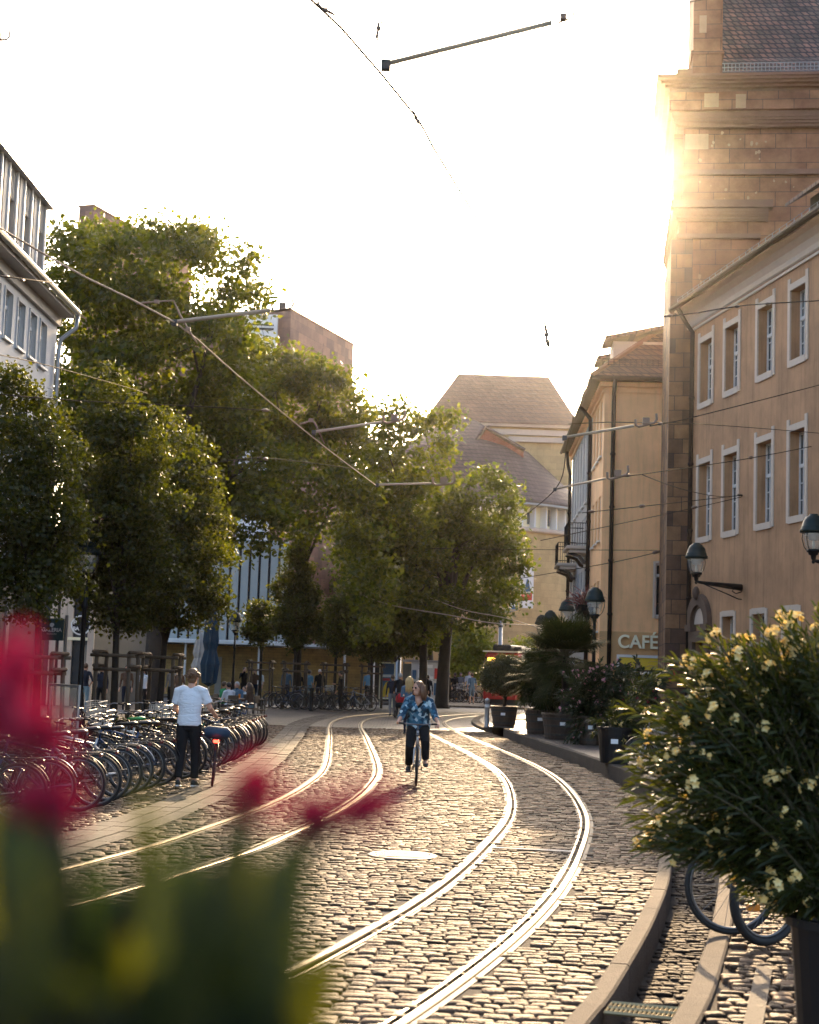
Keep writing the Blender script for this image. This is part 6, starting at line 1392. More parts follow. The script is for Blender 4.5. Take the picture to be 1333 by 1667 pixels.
E_ = cr.color_ramp.elements; E_[0].position = 0; E_[0].color = (.014, .05, .09, 1); E_[1].position = .42; E_[1].color = (.08, .19, .27, 1); x_ = E_.new(.66); x_.color = (.42, .55, .6, 1); x_ = E_.new(.85); x_.color = (.03, .12, .2, 1)
nt_.links.new(sp_.outputs[0], cr.inputs[0]); nt_.links.new(cr.outputs[0], p_.inputs['Base Color'])
mb = MB(); mb.tube([J['pel']+V3((0, 0, -.10)), J['pel']+V3((0, .01, .02)), J['pel'].lerp(J['chest'], .5), J['chest'], J['chest'].lerp(J['neck'], .5), J['neck']+V3((0, 0, -.05))], [(.205, .165), (.21, .165), (.19, .15), (.185, .15), (.16, .115), (.09, .08)], 18, side=(1, 0, 0))
for s in (1, -1): mb.ell(J['chest']+V3((s*.075, .10, -.03)), (.075, .07, .075))
for s, n in ((1, 'R'), (-1, 'L')): mb.tube([J['chest'].lerp(J['neck'], .5), J['sh'+n].lerp(J['neck'], .3), J['sh'+n], J['sh'+n].lerp(J['el'+n], .6), J['el'+n], J['el'+n].lerp(J['wr'+n], .35)], [.085, .08, .074, .068, .062, .058], 12)
me = remesh(mb, .011, 2); me.name = 'shirt'; me.materials.clear(); me.materials.append(m_chk); link(bpy.data.objects.new('shirt', me), Cy)
mb = MB(); c = J['chest'].lerp(J['neck'], .75); mb.tube([c+V3((0, .075, -.13)), c+V3((0, .085, -.04)), c+V3((0, .05, .04))], [(.03, .016), (.06, .03), (.075, .04)], 10, side=(1, 0, 0)); mb.build('neckline', m_skin, Cy, smooth=True)
trousers(Cy, J, cblk, 1.08); shoes(Cy, J, m_shoe); hair_mesh(Cy, J, mat('hair_auburn', (.13, .062, .03), .45, var=.5, vscale=40), 'mid', fc)
mb = MB(); mb.tube([J['shL']+V3((.06, .0, .07)), J['chest']+V3((-.03, .165, .02)), J['pel']+V3((.16, .13, .12)), J['pel']+V3((.2, .0, .06))], [(.022, .006)]*4, 8, side=(.7, 0, .7)); mb.build('bag_strap', cblk, Cy, smooth=True)
mb = MB(); h = J['head']; ht = V3((math.sin(fc), math.cos(fc), 0)); sdv = V3((ht.y, -ht.x, 0))
for s in (1, -1): mb.tube([h+ht*.083+sdv*(.033*s)+V3((0, 0, .022)), h+ht*.092+sdv*(.033*s)+V3((0, 0, .02))], [(.024, .017)]*2, 10, side=tuple(sdv))
mb.build('glasses', m_black, Cy)
# -- people farther off
def at(px, Y, z=0.0): p = D(px, 1092, Y); return (p.x, Y, z)
person('man in dark clothes standing alone before the far bicycles', G(553, 1158), R(75), cblk, cblk, m_hd, arms=('front', 'down'), h=1.78, st=.08)
person('grey haired man in a black jacket walking away beside a pushchair', at(652, 62), R(5), cblk, cnavy, m_hg, st=.16, lean=.06, arms='push', h=1.78)
person('slim person in dark clothes walking away left of the grey haired man', at(640, 63), R(8), cnavy, cgry, m_hb, st=.22, lean=.03, h=1.7)
person('woman with very long blonde hair in a blue top seen from behind', at(667, 46), R(4), cdbl, cnavy, m_hbl, 'long', fem=True, h=1.72, arms='front')
person('tall person in a dark jacket walking towards the kiosk', at(690, 76), R(0), cblk, cblk, m_hd, st=.12, h=1.82)
person('shorter person in dark clothes close beside the tall one at the kiosk', at(697, 77), R(-4), cnavy, cblk, m_hd, st=.1, h=1.7)
person('man in a light blue shirt and dark trousers at the end of the canopy', at(600, 85), R(8), cblu, cblk, m_hb, h=1.82, sleeve='long')
person('man in dark clothes holding a phone to his ear by the store wall', at(398, 77), R(200), cblk, cblk, m_hd, arms=('up', 'down'), h=1.78)
person('person in a dark top left of the white shirted one by the store wall', at(415, 78), R(170), cbrn, cnavy, m_hb, h=1.7)
person('person in a white shirt by the store wall behind the wooden frame', at(424, 79), R(140), cwht, cgry, m_hb, h=1.68, sleeve='short')
person('man in a denim blue shirt seen from behind at the store wall', at(467, 77), R(10), cdbl, cnavy, m_hb, h=1.8, f=1.05)
person('woman with long dark hair at the store wall', at(487, 78), R(20), cblk, cnavy, m_hd, 'long', fem=True, h=1.66)
person('person in a pale blue top behind the young tree trunk', at(504, 78), R(-30), cblu, cjean, m_hb, h=1.74, sleeve='short')
person('man with a white cap and dark jacket facing the camera at the brick wall', at(521, 76), R(175), cblk, cnavy, m_shoew, 'cap', h=1.8, f=1.08)
person('man with a blue sleeved top and pale jeans leaning behind the left lamp post', at(139, 54), R(-20), cnavy, cjean, m_hb, arms=('hip', 'front'), h=1.78, sleeve='short')
person('person in a dark striped top behind the pointed young tree', at(166, 55), R(170), cnavy, cblk, m_hd, h=1.7)
person('dark haired woman in a white shirt behind the tree frames', at(235, 56), R(150), cwht, cblk, m_hd, 'mid', fem=True, h=1.68, sleeve='short')
person('tall man in a navy top behind the tree frames', at(243, 60), R(185), cnavy, cblk, m_hb, h=1.84)
person('person with a brown top standing left of the walking man', at(292, 58), R(150), cbrn, cblk, m_hb, h=1.72)
person('dark haired person in a pale top standing near the folded parasols', at(281, 60), R(160), cgry, cblk, m_hd, 'mid', h=1.76)
person('person in a brown top hidden between the two tree frames', at(207, 58), R(170), cbrn, cnavy, m_hd, h=1.74)
GC = 'people seated at the cafe tables'
person('seated person in a green top at the terrace table', at(362, 53.2), R(-60), cgrn, cnavy, m_hb, pose='sit', group=GC, h=1.75)
person('seated person in a white top at the terrace table', at(376, 51.4), R(40), cwht, cblk, m_hd, pose='sit', group=GC, sleeve='short')
person('seated person with a teal top and grey hair at the far side of the table', at(389, 53.6), R(160), cdbl, cblk, m_hg, pose='sit', group=GC)
person('seated woman with long brown hair at the right of the table', at(411, 52.0), R(75), cbrn, cjean, m_hb, 'long', pose='sit', group=GC, fem=True)
person('seated child-sized person in white behind the table', at(402, 54.2), R(150), cwht, cblk, m_hd, pose='sit', group=GC, h=1.55)
GK = 'people around the far bicycles by the tram'
person('person in a red top beside the bare tree trunk', at(714, 90, .1), R(10), cred, cblk, m_hd, h=1.7, group=GK)
person('dark dressed person right of the bare tree trunk', at(731, 91, .1), R(160), cblk, cblk, m_hd, h=1.72, group=GK)
person('person in black between the far bicycles', at(741, 93.5, .1), R(40), cblk, cnavy, m_hb, h=1.74, group=GK)
person('person in a grey top behind the far bicycles', at(750, 95, .1), R(180), cgry, cnavy, m_hd, h=1.76, group=GK)
person('person in white shirt standing tall left of the tram', at(764, 96, .1), R(180), cwht, cjean, m_hb, h=1.86, group=GK, sleeve='short')
person('person in a blue grey T-shirt and shorts next to the tram', at(769, 88, .1), R(15), cdbl, cgrn if False else cdbl, m_hb, h=1.76, group=GK, sleeve='short', legs=1)
person('rider in pale clothes standing beyond the canopy column', at(612, 90), R(30), cgry, cgry, m_hd, h=1.66)
# ------------------------------------------------------------------ pushchair, tram, kiosk, street furniture
p = at(656, 61.2); t = empty('pushchair', p, R(5), 'dark pushchair with a red hood pushed by the grey haired man', 'pushchair')
mb = MB(); mb.cbox((-.24, -.3, .38), (.24, .3, .62), .06); mb.build('seat', cblk, t, smooth=True); mb = MB(); mb.ell((0, .1, .74), (.25, .26, .26)); mb.build('hood', cred, t, smooth=True)
mb = MB(); 
for s in (-.22, .22): mb.tube([(s, .35, .2), (s, -.1, .55), (s, -.5, 1.0)], .014, 6); mb.tube([(s, -.35, .2), (s, .2, .45)], .014, 6)
mb.tube([(-.22, -.5, 1.0), (.22, -.5, 1.0)], .018, 6); mb.build('frame', m_iron, t)
for sx in (-.25, .25):
    for sy in (-.35, .35): mb = MB(); mb.lathe([(.05, -.02), (.14, -.02), (.15, 0), (.14, .02), (.05, .02)], (sx, sy, .15), 16, 0, 'X'); mb.build('wheel', m_rubber, t)
# tram
m_tram = mat('tram_red', (.33, .02, .018), .3, var=.08); m_tramc = mat('tram_cream', (.72, .63, .45), .4, var=.08); m_led = emit('led_display', (1.0, .36, .04), 1.6); m_ledw = emit('led_number', (.9, .95, .85), 1.2)
tp = D(812, 1148, 88); TR = empty('tram', (tp.x, 88, .1), R(-22), 'red tram with an orange lit destination display waiting behind the olive tree', 'tram')
wT, hT = 1.12, 3.02
def sect(y, dx, dz, z0=.32): 
    pr = [(-1, 0), (-1, .45), (-.985, .62), (-.94, .93), (-.8, 1.0), (.8, 1.0), (.94, .93), (.985, .62), (1, .45), (1, 0)]
    return [(x*(wT-dx), y, z0+(hT-dz-z0)*z) for x, z in pr]
mb = MB(); secs = [sect(0, .16, .18), sect(.25, .05, .04), sect(.6, 0, 0), sect(26, 0, 0)]; K = 10
V = [v for s_ in secs for v in s_]; Fc = [(i*K+k, i*K+(k+1) % K, (i+1)*K+(k+1) % K, (i+1)*K+k) for i in range(3) for k in range(K)]+[tuple(range(K-1, -1, -1)), tuple(3*K+k for k in range(K))]
mb.add(V, Fc); mb.build('body', m_tram, TR)
mb = MB(); mb.box((-.82, -.05, 1.3), (.82, .02, 2.25)); mb.build('windscreen', m_pane, TR)
mb = MB(); mb.box((-.9, -.06, 2.42), (.9, .03, 2.72)); dsp = mb.build('display_housing', m_black, TR)
mb = MB(); mb.box((-.72, -.075, 2.46), (-.26, -.061, 2.68)); mb.box((.18, -.075, 2.46), (.62, -.061, 2.68)); mb.build('display', m_led, dsp)
mb = MB(); mb.box((-.24, -.075, 2.46), (.1, -.061, 2.68)); mb.build('number_field', m_ledw, dsp); text('1', .2, m_black, dsp, (-.07, -.082, 2.57), (R(90), 0, 0), ext=.004, bold=.01)
for s in (-1, 1):
    mb = MB(); mb.cbox((s*.62-.17, -.03, .78), (s*.62+.17, .05, 1.0), .03); mb.build('headlight', m_signw, TR)
mb = MB(); mb.box((-.32, -.02, .84), (.3, .03, .95)); mb.build('bumper_plate', m_signw, TR)
mb = MB(); mb.box((wT+.002, .8, 1.25), (wT+.02, 25.5, 2.4)); mb.build('side_windows', m_pane, TR); mb = MB(); mb.box((wT+.002, .5, 2.42), (wT+.03, 25.8, 2.9)); mb.box((-wT+.05, .02, hT-.03), (wT-.05, .6, hT+.05)); mb.box((-wT+.05, .6, hT+.002), (wT-.05, 25.8, hT+.06)); mb.box((wT+.002, .6, .75), (wT+.025, 25.8, 1.0)); mb.build('cream_trim', m_tramc, TR)
mb = MB(); mb.cbox((-.75, .9, hT+.07), (.35, 4.0, hT+.42), .06); mb.cbox((.4, 1.2, hT+.07), (.9, 3.0, hT+.3), .05); mb.build('roof_unit', m_black, TR)
mb = MB(); mb.box((-wT+.1, .3, .02), (wT-.1, 25, .32)); mb.build('undercarriage', m_slatd, TR)
# kiosk
ka = D(669, 1110, 86); kb = D(714, 1110, 86); kz = D(690, 1078, 86).z; KI = empty('kiosk', (ka.x, 86, .1), 0, 'small white kiosk with posters and notices on its front', 'kiosk')
wk_ = kb.x-ka.x; hk = kz-.1; mb = MB(); mb.box((0, 0, 0), (wk_, 2.2, hk)); mb.build('wall', m_whiter, KI); mb = MB(); mb.box((-.5, -.12, hk), (wk_+.05, 2.3, hk+.12)); mb.build('roof', m_zinc, KI)
mb = MB(); mb.box((-.48, .1, 0), (-.4, .18, hk)); mb.box((-.45, .5, .3), (-.003, 2.2, hk-.1)); mb.build('side_screen', m_panelt, KI)
for (x0, x1, z0, z1, m) in ((.06, .28, .58, .8, m_bluep), (.06, .28, .1, .52, m_slatd), (.36, .62, .62, .82, m_signw), (.36, .62, .2, .55, m_bluep), (.7, .98, .35, .66, m_signw), (1.05, 1.25, .35, .66, m_signw), (1.3, 1.5, .6, .86, m_redp), (1.3, 1.5, .2, .5, m_bluep), (.4, 1.2, .86, .94, m_signw)):
    mb = MB(); k = wk_/1.56; mb.box((x0*k, -.04, z0*hk), (x1*k, -.003, z1*hk)); mb.build('poster', m, KI)
for x in (.72, 1.07): text('—', .3, m_black, KI, (x*wk_/1.56+.13, -.05, .58*hk), (R(90), 0, 0), ext=.004)
mb = MB(); a, b = D(674, 1066, 87), D(689, 1076, 87); z0 = kz+.03
mb.tube([(a.x-ka.x, .8, hk+.12), (a.x-ka.x, .8, hk+.6), (b.x-ka.x, .8, hk+.6), (b.x-ka.x, .8, hk+.12)], .03, 6); mb.build('roof_frame', m_zinc, KI)
# advertising board
pa, pb_ = D(620, 1080, 78), D(640, 1136, 78); AB = empty('advertising_board', ((pa.x+pb_.x)/2, 78, 0), 0, 'advertising board in a cream frame with a yellow arch on dark ground', 'sign')
wd = (pb_.x-pa.x); zt_, zb_ = pa.z, pb_.z; mb = MB(); mb.box((-wd/2, -.02, zb_), (wd/2, .1, zt_)); mb.build('panel', m_bluep, AB)
mb = MB(); mb.box((-wd/2-.06, -.08, zb_-.08), (-wd/2, .12, zt_+.08)); mb.box((wd/2, -.08, zb_-.08), (wd/2+.06, .12, zt_+.08)); mb.box((-wd/2, -.08, zb_-.08), (wd/2, .12, zb_)); mb.box((-wd/2, -.08, zt_), (wd/2, .12, zt_+.08)); mb.box((-wd/2, .0, -.1), (-wd/2+.1, .1, zb_-.08)); mb.box((wd/2-.1, .0, -.1), (wd/2, .1, zb_-.08)); mb.build('frame', m_signcream, AB)
mb = MB(); H_ = zt_-zb_; mb.prism_xz([(-wd*.46, zb_+.03)]+[(wd*.1-wd*.4*math.cos(a), zb_+H_*.12+H_*.36*math.sin(a)) for a in np.linspace(0, math.pi*.75, 10)]+[(wd*.46, zb_+.03)], -.05, -.025); mb.build('yellow_arch', m_yel, AB)
mb = MB(); mb.box((-wd*.3, -.045, zb_+H_*.5), (wd*.2, -.024, zb_+H_*.57)); mb.build('red_strip', m_redp, AB); mb = MB(); mb.box((-wd*.35, -.045, zb_+H_*.6), (wd*.3, -.024, zb_+H_*.68)); mb.build('white_strip', m_signw, AB)
# catenary mast and sign pole
for px, Y, yt, lab in ((648, 82, 915, 'grey steel mast beside the dark trees left of the kiosk'), (813, 97, 1005, 'grey steel mast rising behind the tram roof')):
    p = D(px, 1092, Y); zt_ = D(px, yt, Y).z; t = empty('catenary_mast', (p.x, Y, .05), 0, lab, 'mast'); mb = MB(); mb.lathe([(.2, 0), (.2, .3), (.15, .35), (.12, zt_), (.0, zt_+.05)], (0, 0, 0), 12); mb.build('pole', m_zinc, t, smooth=True)
    mb = MB(); mb.lathe([(.16, -.06), (.16, .06)], (0, 0, zt_-.6), 12); mb.build('collar', m_iron, t)
p = D(836, 985, 96); s_ = 14/FPX*96; t = empty('w_sign', (p.x, 96, p.z), 0, 'small dark blue square sign with a white letter W', 'sign'); mb = MB(); mb.box((-s_/2, -.03, -s_/2), (s_/2, .03, s_/2)); mb.build('plate', m_bluep, t); text('W', s_*.85, m_signw, t, (0, -.036, 0), (R(90), 0, 0), ext=.004, bold=.01)
mb = MB(); q = D(813, 1000, 97); mb.tube([(s_/2, .05, 0), (s_/2, .05, -.3), (q.x-p.x, 1, -.5)], .03, 6); mb.build('arm', m_zinc, t)
p = D(640, 1075, 83); t = empty('notice_board', (D(646, 1075, 83).x, 83, 0), 0, 'small white notice on a thin post left of the kiosk', 'sign'); mb = MB(); mb.tube([(0, 0, 0), (0, 0, 2.9)], .035, 8); mb.build('post', m_zinc, t); mb = MB(); mb.cbox((-.22, -.06, 2.1), (.22, -.036, 2.65), .008); mb.build('plate', m_signw, t)
# bollard
b = G(792, 1185, .1); t = empty('bollard', tuple(b), 0, 'grey steel bollard at the rounded kerb corner', 'bollard'); mb = MB(); mb.lathe([(.09, 0), (.085, .06), (.075, .08), (.075, .84), (.085, .86), (.085, .92), (.05, .96), (0, .97)], (0, 0, 0), 16); mb.build('post', m_zinc, t, smooth=True); mb = MB(); mb.lathe([(.078, -.05), (.078, .05)], (0, 0, .72), 16); mb.build('band', m_signw, t)
b = D(507, 1140, 67); t = empty('bollard', (b.x, 67, 0), 0, 'dark bollard left of the man in dark clothes', 'bollard'); mb = MB(); mb.lathe([(.1, 0), (.09, .06), (.08, .08), (.08, .9), (.1, .93), (.1, .98), (0, 1.02)], (0, 0, 0), 14); mb.build('post', m_black, t, smooth=True)
# folded parasols, table, chairs
def parasol(px, Y, z0, z1, r, m, label):
    p = at(px, Y); t = empty('folded_parasol', p, 0, label, 'parasol'); mb = MB(); H_ = z1-z0; n = 16; V = []; prof = [(.05, 0), (.8, .05), (1.0, .28), (.62, .45), (.8, .55), (.62, .8), (.3, .95), (.08, 1.0)]
    for q, (f, u) in enumerate(prof):
        for k in range(n): a = 2*math.pi*k/n; rr = r*f*(1 if k % 2 else .72); V.append((rr*math.cos(a+q*.12), rr*math.sin(a+q*.12), z0+H_*u))
    mb.add(V, [(q*n+k, q*n+(k+1) % n, (q+1)*n+(k+1) % n, (q+1)*n+k) for q in range(len(prof)-1) for k in range(n)]); mb.build('canopy', m, t); mb = MB(); mb.tube([(0, 0, 0), (0, 0, z1+.12)], .03, 8); mb.build('pole', m_zinc, t); mb = MB(); mb.lathe([(.35, 0), (.35, .07), (.05, .12)], (0, 0, 0), 18); mb.build('base', m_iron, t)
parasol(341, 52, D(341, 1118, 52).z, D(341, 985, 52).z, .34, mat('parasol_blue', (.012, .04, .07), .8, var=.25, vscale=5), 'dark blue folded parasol standing behind the walking man')
parasol(323, 57, D(323, 1105, 57).z, D(323, 1030, 57).z, .3, mat('parasol_grey', (.35, .34, .32), .8, var=.2, vscale=5), 'pale grey folded parasol left of the blue one')
p = at(392, 52.4); t = empty('cafe_table', p, 0, 'long terrace table with glasses where people sit', 'table'); mb = MB(); mb.cbox((-.9, -.38, .72), (.9, .38, .76), .01); mb.build('tabletop', m_wood, t)
for sx in (-.75, .75):
    for sy in (-.3, .3): mb = MB(); mb.tube([(sx, sy, 0), (sx, sy, .72)], .025, 6); mb.build('leg', m_iron, t)
for k, (dx, dy) in enumerate(((-.3, .1), (.0, -.12), (.35, .08), (.55, -.1))):
    o = empty('drinking_glass', (p[0]+dx, p[1]+dy, .76), 0, 'drinking glass on the terrace table', 'glass', 'glasses on the terrace table'); mb = MB(); mb.lathe([(.03, 0), (.04, .15)], (0, 0, 0), 10); mb.build('tumbler', m_amber if k == 1 else m_glass, o)
def chair(px, Y, rz, label):
    t = empty('cafe_chair', at(px, Y), rz, label, 'chair', 'cafe terrace chairs'); mb = MB(); mb.cbox((-.2, -.2, .43), (.2, .2, .47), .01); mb.build('seat', m_wood, t); mb = MB(); mb.cbox((-.2, -.23, .62), (.2, -.2, .88), .008); mb.build('backrest', m_wood, t)
    for sx in (-.18, .18):
        for sy in (-.18, .18): mb = MB(); mb.tube([(sx, sy, 0), (sx, sy, .43 if sy > 0 else .85)], .014, 6); mb.build('leg', m_iron, t)
chair(362, 53.2, R(-60), 'terrace chair under the person in green'); chair(376, 51.4, R(40), 'terrace chair under the person in white'); chair(389, 53.6, R(160), 'terrace chair on the far side of the table'); chair(411, 52.0, R(75), 'terrace chair under the woman with long hair'); chair(402, 54.2, R(150), 'terrace chair under the child-sized person'); chair(424, 50.5, R(100), 'empty terrace chair at the street end of the terrace')
# glass screen by the bikes
p = D(104, 1135, 27); t = empty('glass_screen', (p.x, 27, 0), R(-55), 'low glass screen in a pale metal frame behind the left bicycles', 'screen'); mb = MB(); mb.box((-.62, -.012, .55), (.62, .012, 1.42)); mb.build('panel', glassmat('screen_glass', .85), t); mb = MB()
for x in (-.64, .64): mb.box((x-.02, -.02, 0), (x+.02, .02, 1.46))
mb.box((-.62, -.02, 1.42), (.62, .02, 1.46)); mb.box((-.62, -.02, .5), (.62, .02, .55)); mb.build('frame', m_zinc, t)
# ------------------------------------------------------------------ overhead wires
GWI = 'overhead tram wires'
m_wire = mat('wire_copper', (.035, .025, .018), .9, 0, var=.15, spec=.1); m_tubeg = mat('grp_tube', (.36, .28, .2), .6, 0, var=.12, spec=.3); m_ins = mat('insulator', (.20, .12, .075), .5, var=.2)
def W3(pts): return [D(*p) for p in pts]
def wire(label, pts, r=.009, ins=(), ext=None, sag=True, m=None, name='overhead_wire'):
    P_ = W3(pts); o0 = P_[0]; t = empty(name, tuple(o0), 0, label, 'wire', GWI); Q = spline([p-o0 for p in P_], .8) if len(P_) > 2 else [p-o0 for p in P_]
    if len(P_) == 2:
        a, b = Q; L_ = (b-a).length; Q = [a.lerp(b, k/10)+V3((0, 0, -.012*L_*(1-(2*k/10-1)**2)*.6)) for k in range(11)] if sag else Q
    mb = MB(); mb.tube(Q, r, 5); mb.build('wire', m or m_wire, t, smooth=True)
    for (x, y, Y) in ins:
        c = D(x, y, Y)-o0; i = min(range(len(Q)-1), key=lambda k: (Q[k].lerp(Q[k+1], .5)-c).length); dd = (Q[i+1]-Q[i]).normalized(); k_ = Y/FPX
        a = c-dd*9*k_; b = c+dd*9*k_; mb = MB(); mb.tube([a, a.lerp(b, .15), a.lerp(b, .2), a.lerp(b, .5), a.lerp(b, .8), a.lerp(b, .85), b], [r*1.5, r*1.5, 2.6*k_, 2.9*k_, 2.6*k_, r*1.5, r*1.5], 7); mb.build('insulator', m_ins, t, smooth=True)
    return t
def reg_arm(label, a, b, Y, r=.021, loop=True, Y2=None):
    A, B = D(*a, Y), D(*b, Y2 or Y); t = empty('registration_arm', tuple(A), 0, label, 'wire support', 'support arms of the tram wires'); v = B-A; mb = MB(); mb.tube([(0, 0, 0), v], r, 8); mb.build('tube', m_tubeg, t, smooth=True)
    if loop:
        u = v.normalized(); k_ = Y/FPX; mb = MB(); e = v; mb.tube([e+u*2*k_+V3((0, 0, 10*k_)), e+u*3*k_, e+u*8*k_+V3((0, 0, -3*k_)), e+u*34*k_+V3((0, 0, -1*k_)), e+u*38*k_+V3((0, 0, 4*k_)), e+u*37*k_+V3((0, 0, 14*k_))], 2.0*k_, 6); mb.build('hook_bracket', m_ins, t, smooth=True)
        mb = MB(); c = e+u*20*k_; mb.cbox(tuple(c+V3((-5.5*k_, -.025, -1*k_))), tuple(c+V3((5.5*k_, .025, 10*k_))), .5*k_); mb.build('insulator', m_ins, t)
    mb = MB(); mb.cbox((-.03, -.025, -.045), (.03, .025, .025), .006); mb.build('clamp', m_iron, t); return t
wire('thick contact wire sloping down across the left trees', [(-110, 300, 11.2), (0, 371, 12.9), (140, 452, 14.6), (285, 525, 16.2), (380, 605, 18.8), (470, 680, 22.2), (545, 740, 26), (612, 790, 30)], .010, m=m_tubeg)
wire('contact wire hanging over the right track against the bright sky', [(470, -30, 7.9), (555, 45, 8.65), (677, 190, 10), (705, 240, 10.6), (810, 410, 13.2), (887, 527, 15.8), (894, 565, 16.6), (914, 610, 18), (935, 660, 20), (922, 728, 23.5), (905, 795, 29), (840, 850, 37)], .0088)
reg_arm('tube arm from the left contact wire toward the stone tower', (284, 524), (440, 505), 16.2); reg_arm('tube arm from the left contact wire against the second plane tree', (511, 703), (622, 687), 23, .02, True); reg_arm('tube arm at the end of the left contact wire', (614, 789), (702, 787), 30, .02, True)
reg_arm('pale tube arm high in the bright sky at the top', (628, 104), (898, 37), 9.4, .018); reg_arm('bracket end of an arm cut by the left edge in the sky', (-120, 66), (-22, 64), 9.6, .018)
reg_arm('tube arm in front of the cafe building eaves', (919, 712), (1032, 693), 21, .02, True); reg_arm('lower tube arm before the cafe building drainpipe', (903, 796), (986, 779), 29, .02, True)
def fitting(label, pts, Y, r=2.2):
    P_ = [D(x, y, Y) for x, y in pts]; t = empty('wire_fitting', tuple(P_[0]), 0, label, 'wire fitting', 'clamps on the tram wires'); k_ = Y/FPX; mb = MB(); mb.tube([p-P_[0] for p in P_], [r*k_*f for f in ([.8, 1.6, 1.0, 1.5, .7] if len(P_) == 5 else [1]*len(P_))], 6); mb.build('clamp', m_ins, t, smooth=True)
    mb = MB(); c = P_[len(P_)//2]-P_[0]; mb.cbox(tuple(c+V3((-4*k_, -.012, -3*k_))), tuple(c+V3((4*k_, .012, 3*k_))), .4*k_); mb.build('bolt_block', m_ins, t)
fitting('wire clamp at the top edge of the sky', [(517, 0), (519, 10), (530, 16), (537, 20), (548, 26)], 8.5); fitting('double clamp hanging in the sky below the top edge', [(624, 36), (616, 38), (616, 46), (613, 60), (615, 68)], 9.2, 2); fitting('small clamp on the contact wire high in the sky', [(672, 180), (675, 186), (677, 192), (679, 198), (681, 203)], 10, 1.6)
fitting('clamp on the contact wire before the theatre roof', [(886, 524), (888, 533), (889, 545), (890, 556), (892, 565)], 15.9, 1.6); fitting('short registration strut on the left contact wire', [(222, 495), (232, 493), (255, 491), (272, 490), (284, 489)], 15.6, 1); fitting('steep strut linking the upper left wire to its clamp', [(283, 490), (294, 515), (306, 535), (316, 552), (322, 560)], 16.6, 1.1)
fitting('small bent strut on the left wire before the second tree', [(488, 690), (496, 689), (506, 684), (512, 688), (528, 722)], 23, 1)
wire('thin cross wire holding the top arm, running out at the right edge', [(938, 30, 9.4), (1120, 4, 10), (1345, -40, 11)], .003)
wire('thin dropper rod between the double clamp and the top arm', [(615, 67, 9.2), (627, 103, 9.4)], .004, sag=False)
wire('span wire from the sky clamp to the right building top windows', [(887, 526, 15.9), (1090, 515, 17), (1215, 497, 19), (1345, 489, 22)], .008, ins=((1090, 514, 17), (1200, 499, 18.8), (1250, 495, 19.8)))
wire('span wire rising from the cafe arm to the right edge', [(1060, 690, 21), (1100, 686, 22), (1345, 624, 30)], .008, ins=((1075, 690, 21.4),)); wire('thin cross wire at cafe eaves height running right', [(925, 690, 21), (1098, 688, 22), (1345, 706, 30)], .006)
wire('span wire from the lower arm to the right edge', [(1010, 776, 29), (1045, 772, 30), (1215, 747, 36), (1345, 722, 42)], .010, ins=((1022, 774, 29.4), (1222, 745, 36))); wire('branch wire from the lower arm down to the wall hook', [(1046, 773, 30), (1188, 809, 44)], .009)
wire('wire before the cafe drainpipe ending at the wall hook', [(948, 835, 38), (1085, 820, 41), (1210, 806, 45.6)], .011, ins=((962, 833, 38.3), (1045, 824, 40))); wire('lowest wire ending at the wall hook on the tan facade', [(880, 880, 38), (1125, 828, 43), (1211, 808, 45.7)], .010, ins=((1130, 826, 43.3),))
p = D(1213, 808, 45.6); t = empty('wall_hook', tuple(p), 0, 'dark wall hook on the tan facade where the wires end', 'hook', None); mb = MB(); mb.tube([(-.25, -.1, .02), (.0, 0, .02), (.02, .05, -.2)], .03, 6); mb.build('hook', m_iron, t)
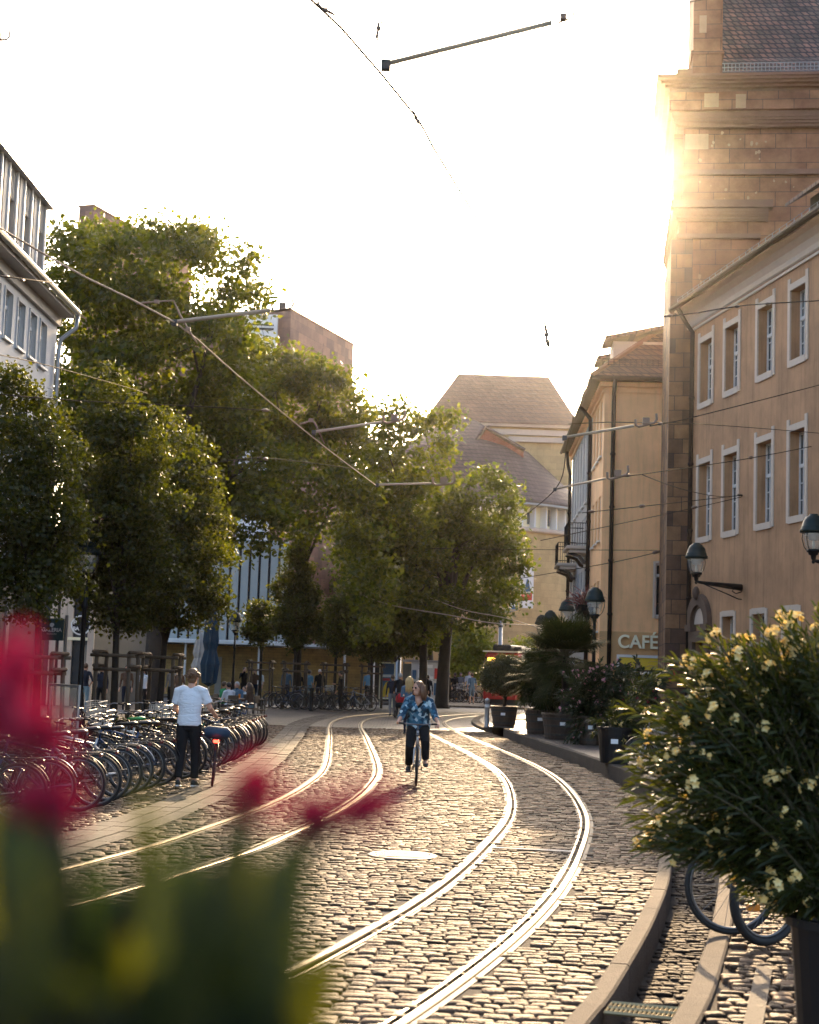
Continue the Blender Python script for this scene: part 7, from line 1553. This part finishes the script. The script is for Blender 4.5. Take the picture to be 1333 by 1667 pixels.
wire('upper thin wire meeting the stone strip beside the cafe building', [(700, 893, 56), (905, 895, 57), (1082, 896, 58.2)], .012); wire('lower wire slanting up to the stone strip beside the cafe building', [(845, 942, 55), (1000, 915, 57), (1082, 896, 58.2)], .014, ins=((1068, 899, 58),))
wire('wire curving low past the right plane tree', [(592, 970, 70), (640, 986, 72), (735, 1002, 70), (800, 1014, 67), (892, 1019, 62)], .022, m=m_tubeg); wire('second low wire over the tram stop', [(700, 973, 74), (755, 993, 72), (826, 1007, 68), (900, 1030, 64)], .02, m=m_tubeg)
wire('short cable on the mast side of the right plane tree', [(650, 930, 80), (713, 940, 78)], .03, sag=False, m=m_tubeg); wire('short cable lower on the right plane tree', [(702, 975, 80), (738, 981, 78)], .03, sag=False, m=m_tubeg)
wire('thin wire across the plaster house below its top windows', [(-20, 574, 20), (90, 598, 25), (240, 640, 36)], .008); wire('thin wire crossing the left young tree crowns', [(-20, 640, 18), (120, 652, 20), (330, 662, 22), (445, 669, 23)], .007, ins=((432, 668, 22.9),)); wire('thin wire low across the second plane tree', [(330, 760, 27), (420, 745, 28), (590, 765, 34)], .008, ins=((432, 747, 28.2),))
wire('dark cable with insulators leaving the left edge below the gutter', [(-20, 447, 14), (22, 452, 14.5), (85, 460, 16)], .008, ins=((10, 450, 14.4), (36, 456, 14.8)))
# ------------------------------------------------------------------ haze volume, added to imitate lens glare near the sun
HZ = 0.0001
if HZ > 0:
    mb = MB(); mb.box((-75, -8, -1.3), (75, 175, 36)); hz = mb.build('glare_haze', []) if False else None
    me = bpy.data.meshes.new('glare_haze'); me.from_pydata(mb.v, [], mb.f); mh = bpy.data.materials.new('glare_haze'); mh.use_nodes = True; n_ = mh.node_tree
    for q in list(n_.nodes):
        if q.type == 'BSDF_PRINCIPLED': n_.nodes.remove(q)
    pv_ = n_.nodes.new('ShaderNodeVolumePrincipled'); pv_.inputs['Color'].default_value = (1, .93, .84, 1); pv_.inputs['Density'].default_value = HZ; pv_.inputs['Anisotropy'].default_value = .962
    n_.links.new(pv_.outputs[0], n_.nodes['Material Output'].inputs['Volume']); me.materials.append(mh); o = bpy.data.objects.new('glare_haze', me); link(o); o['kind'] = 'stuff'
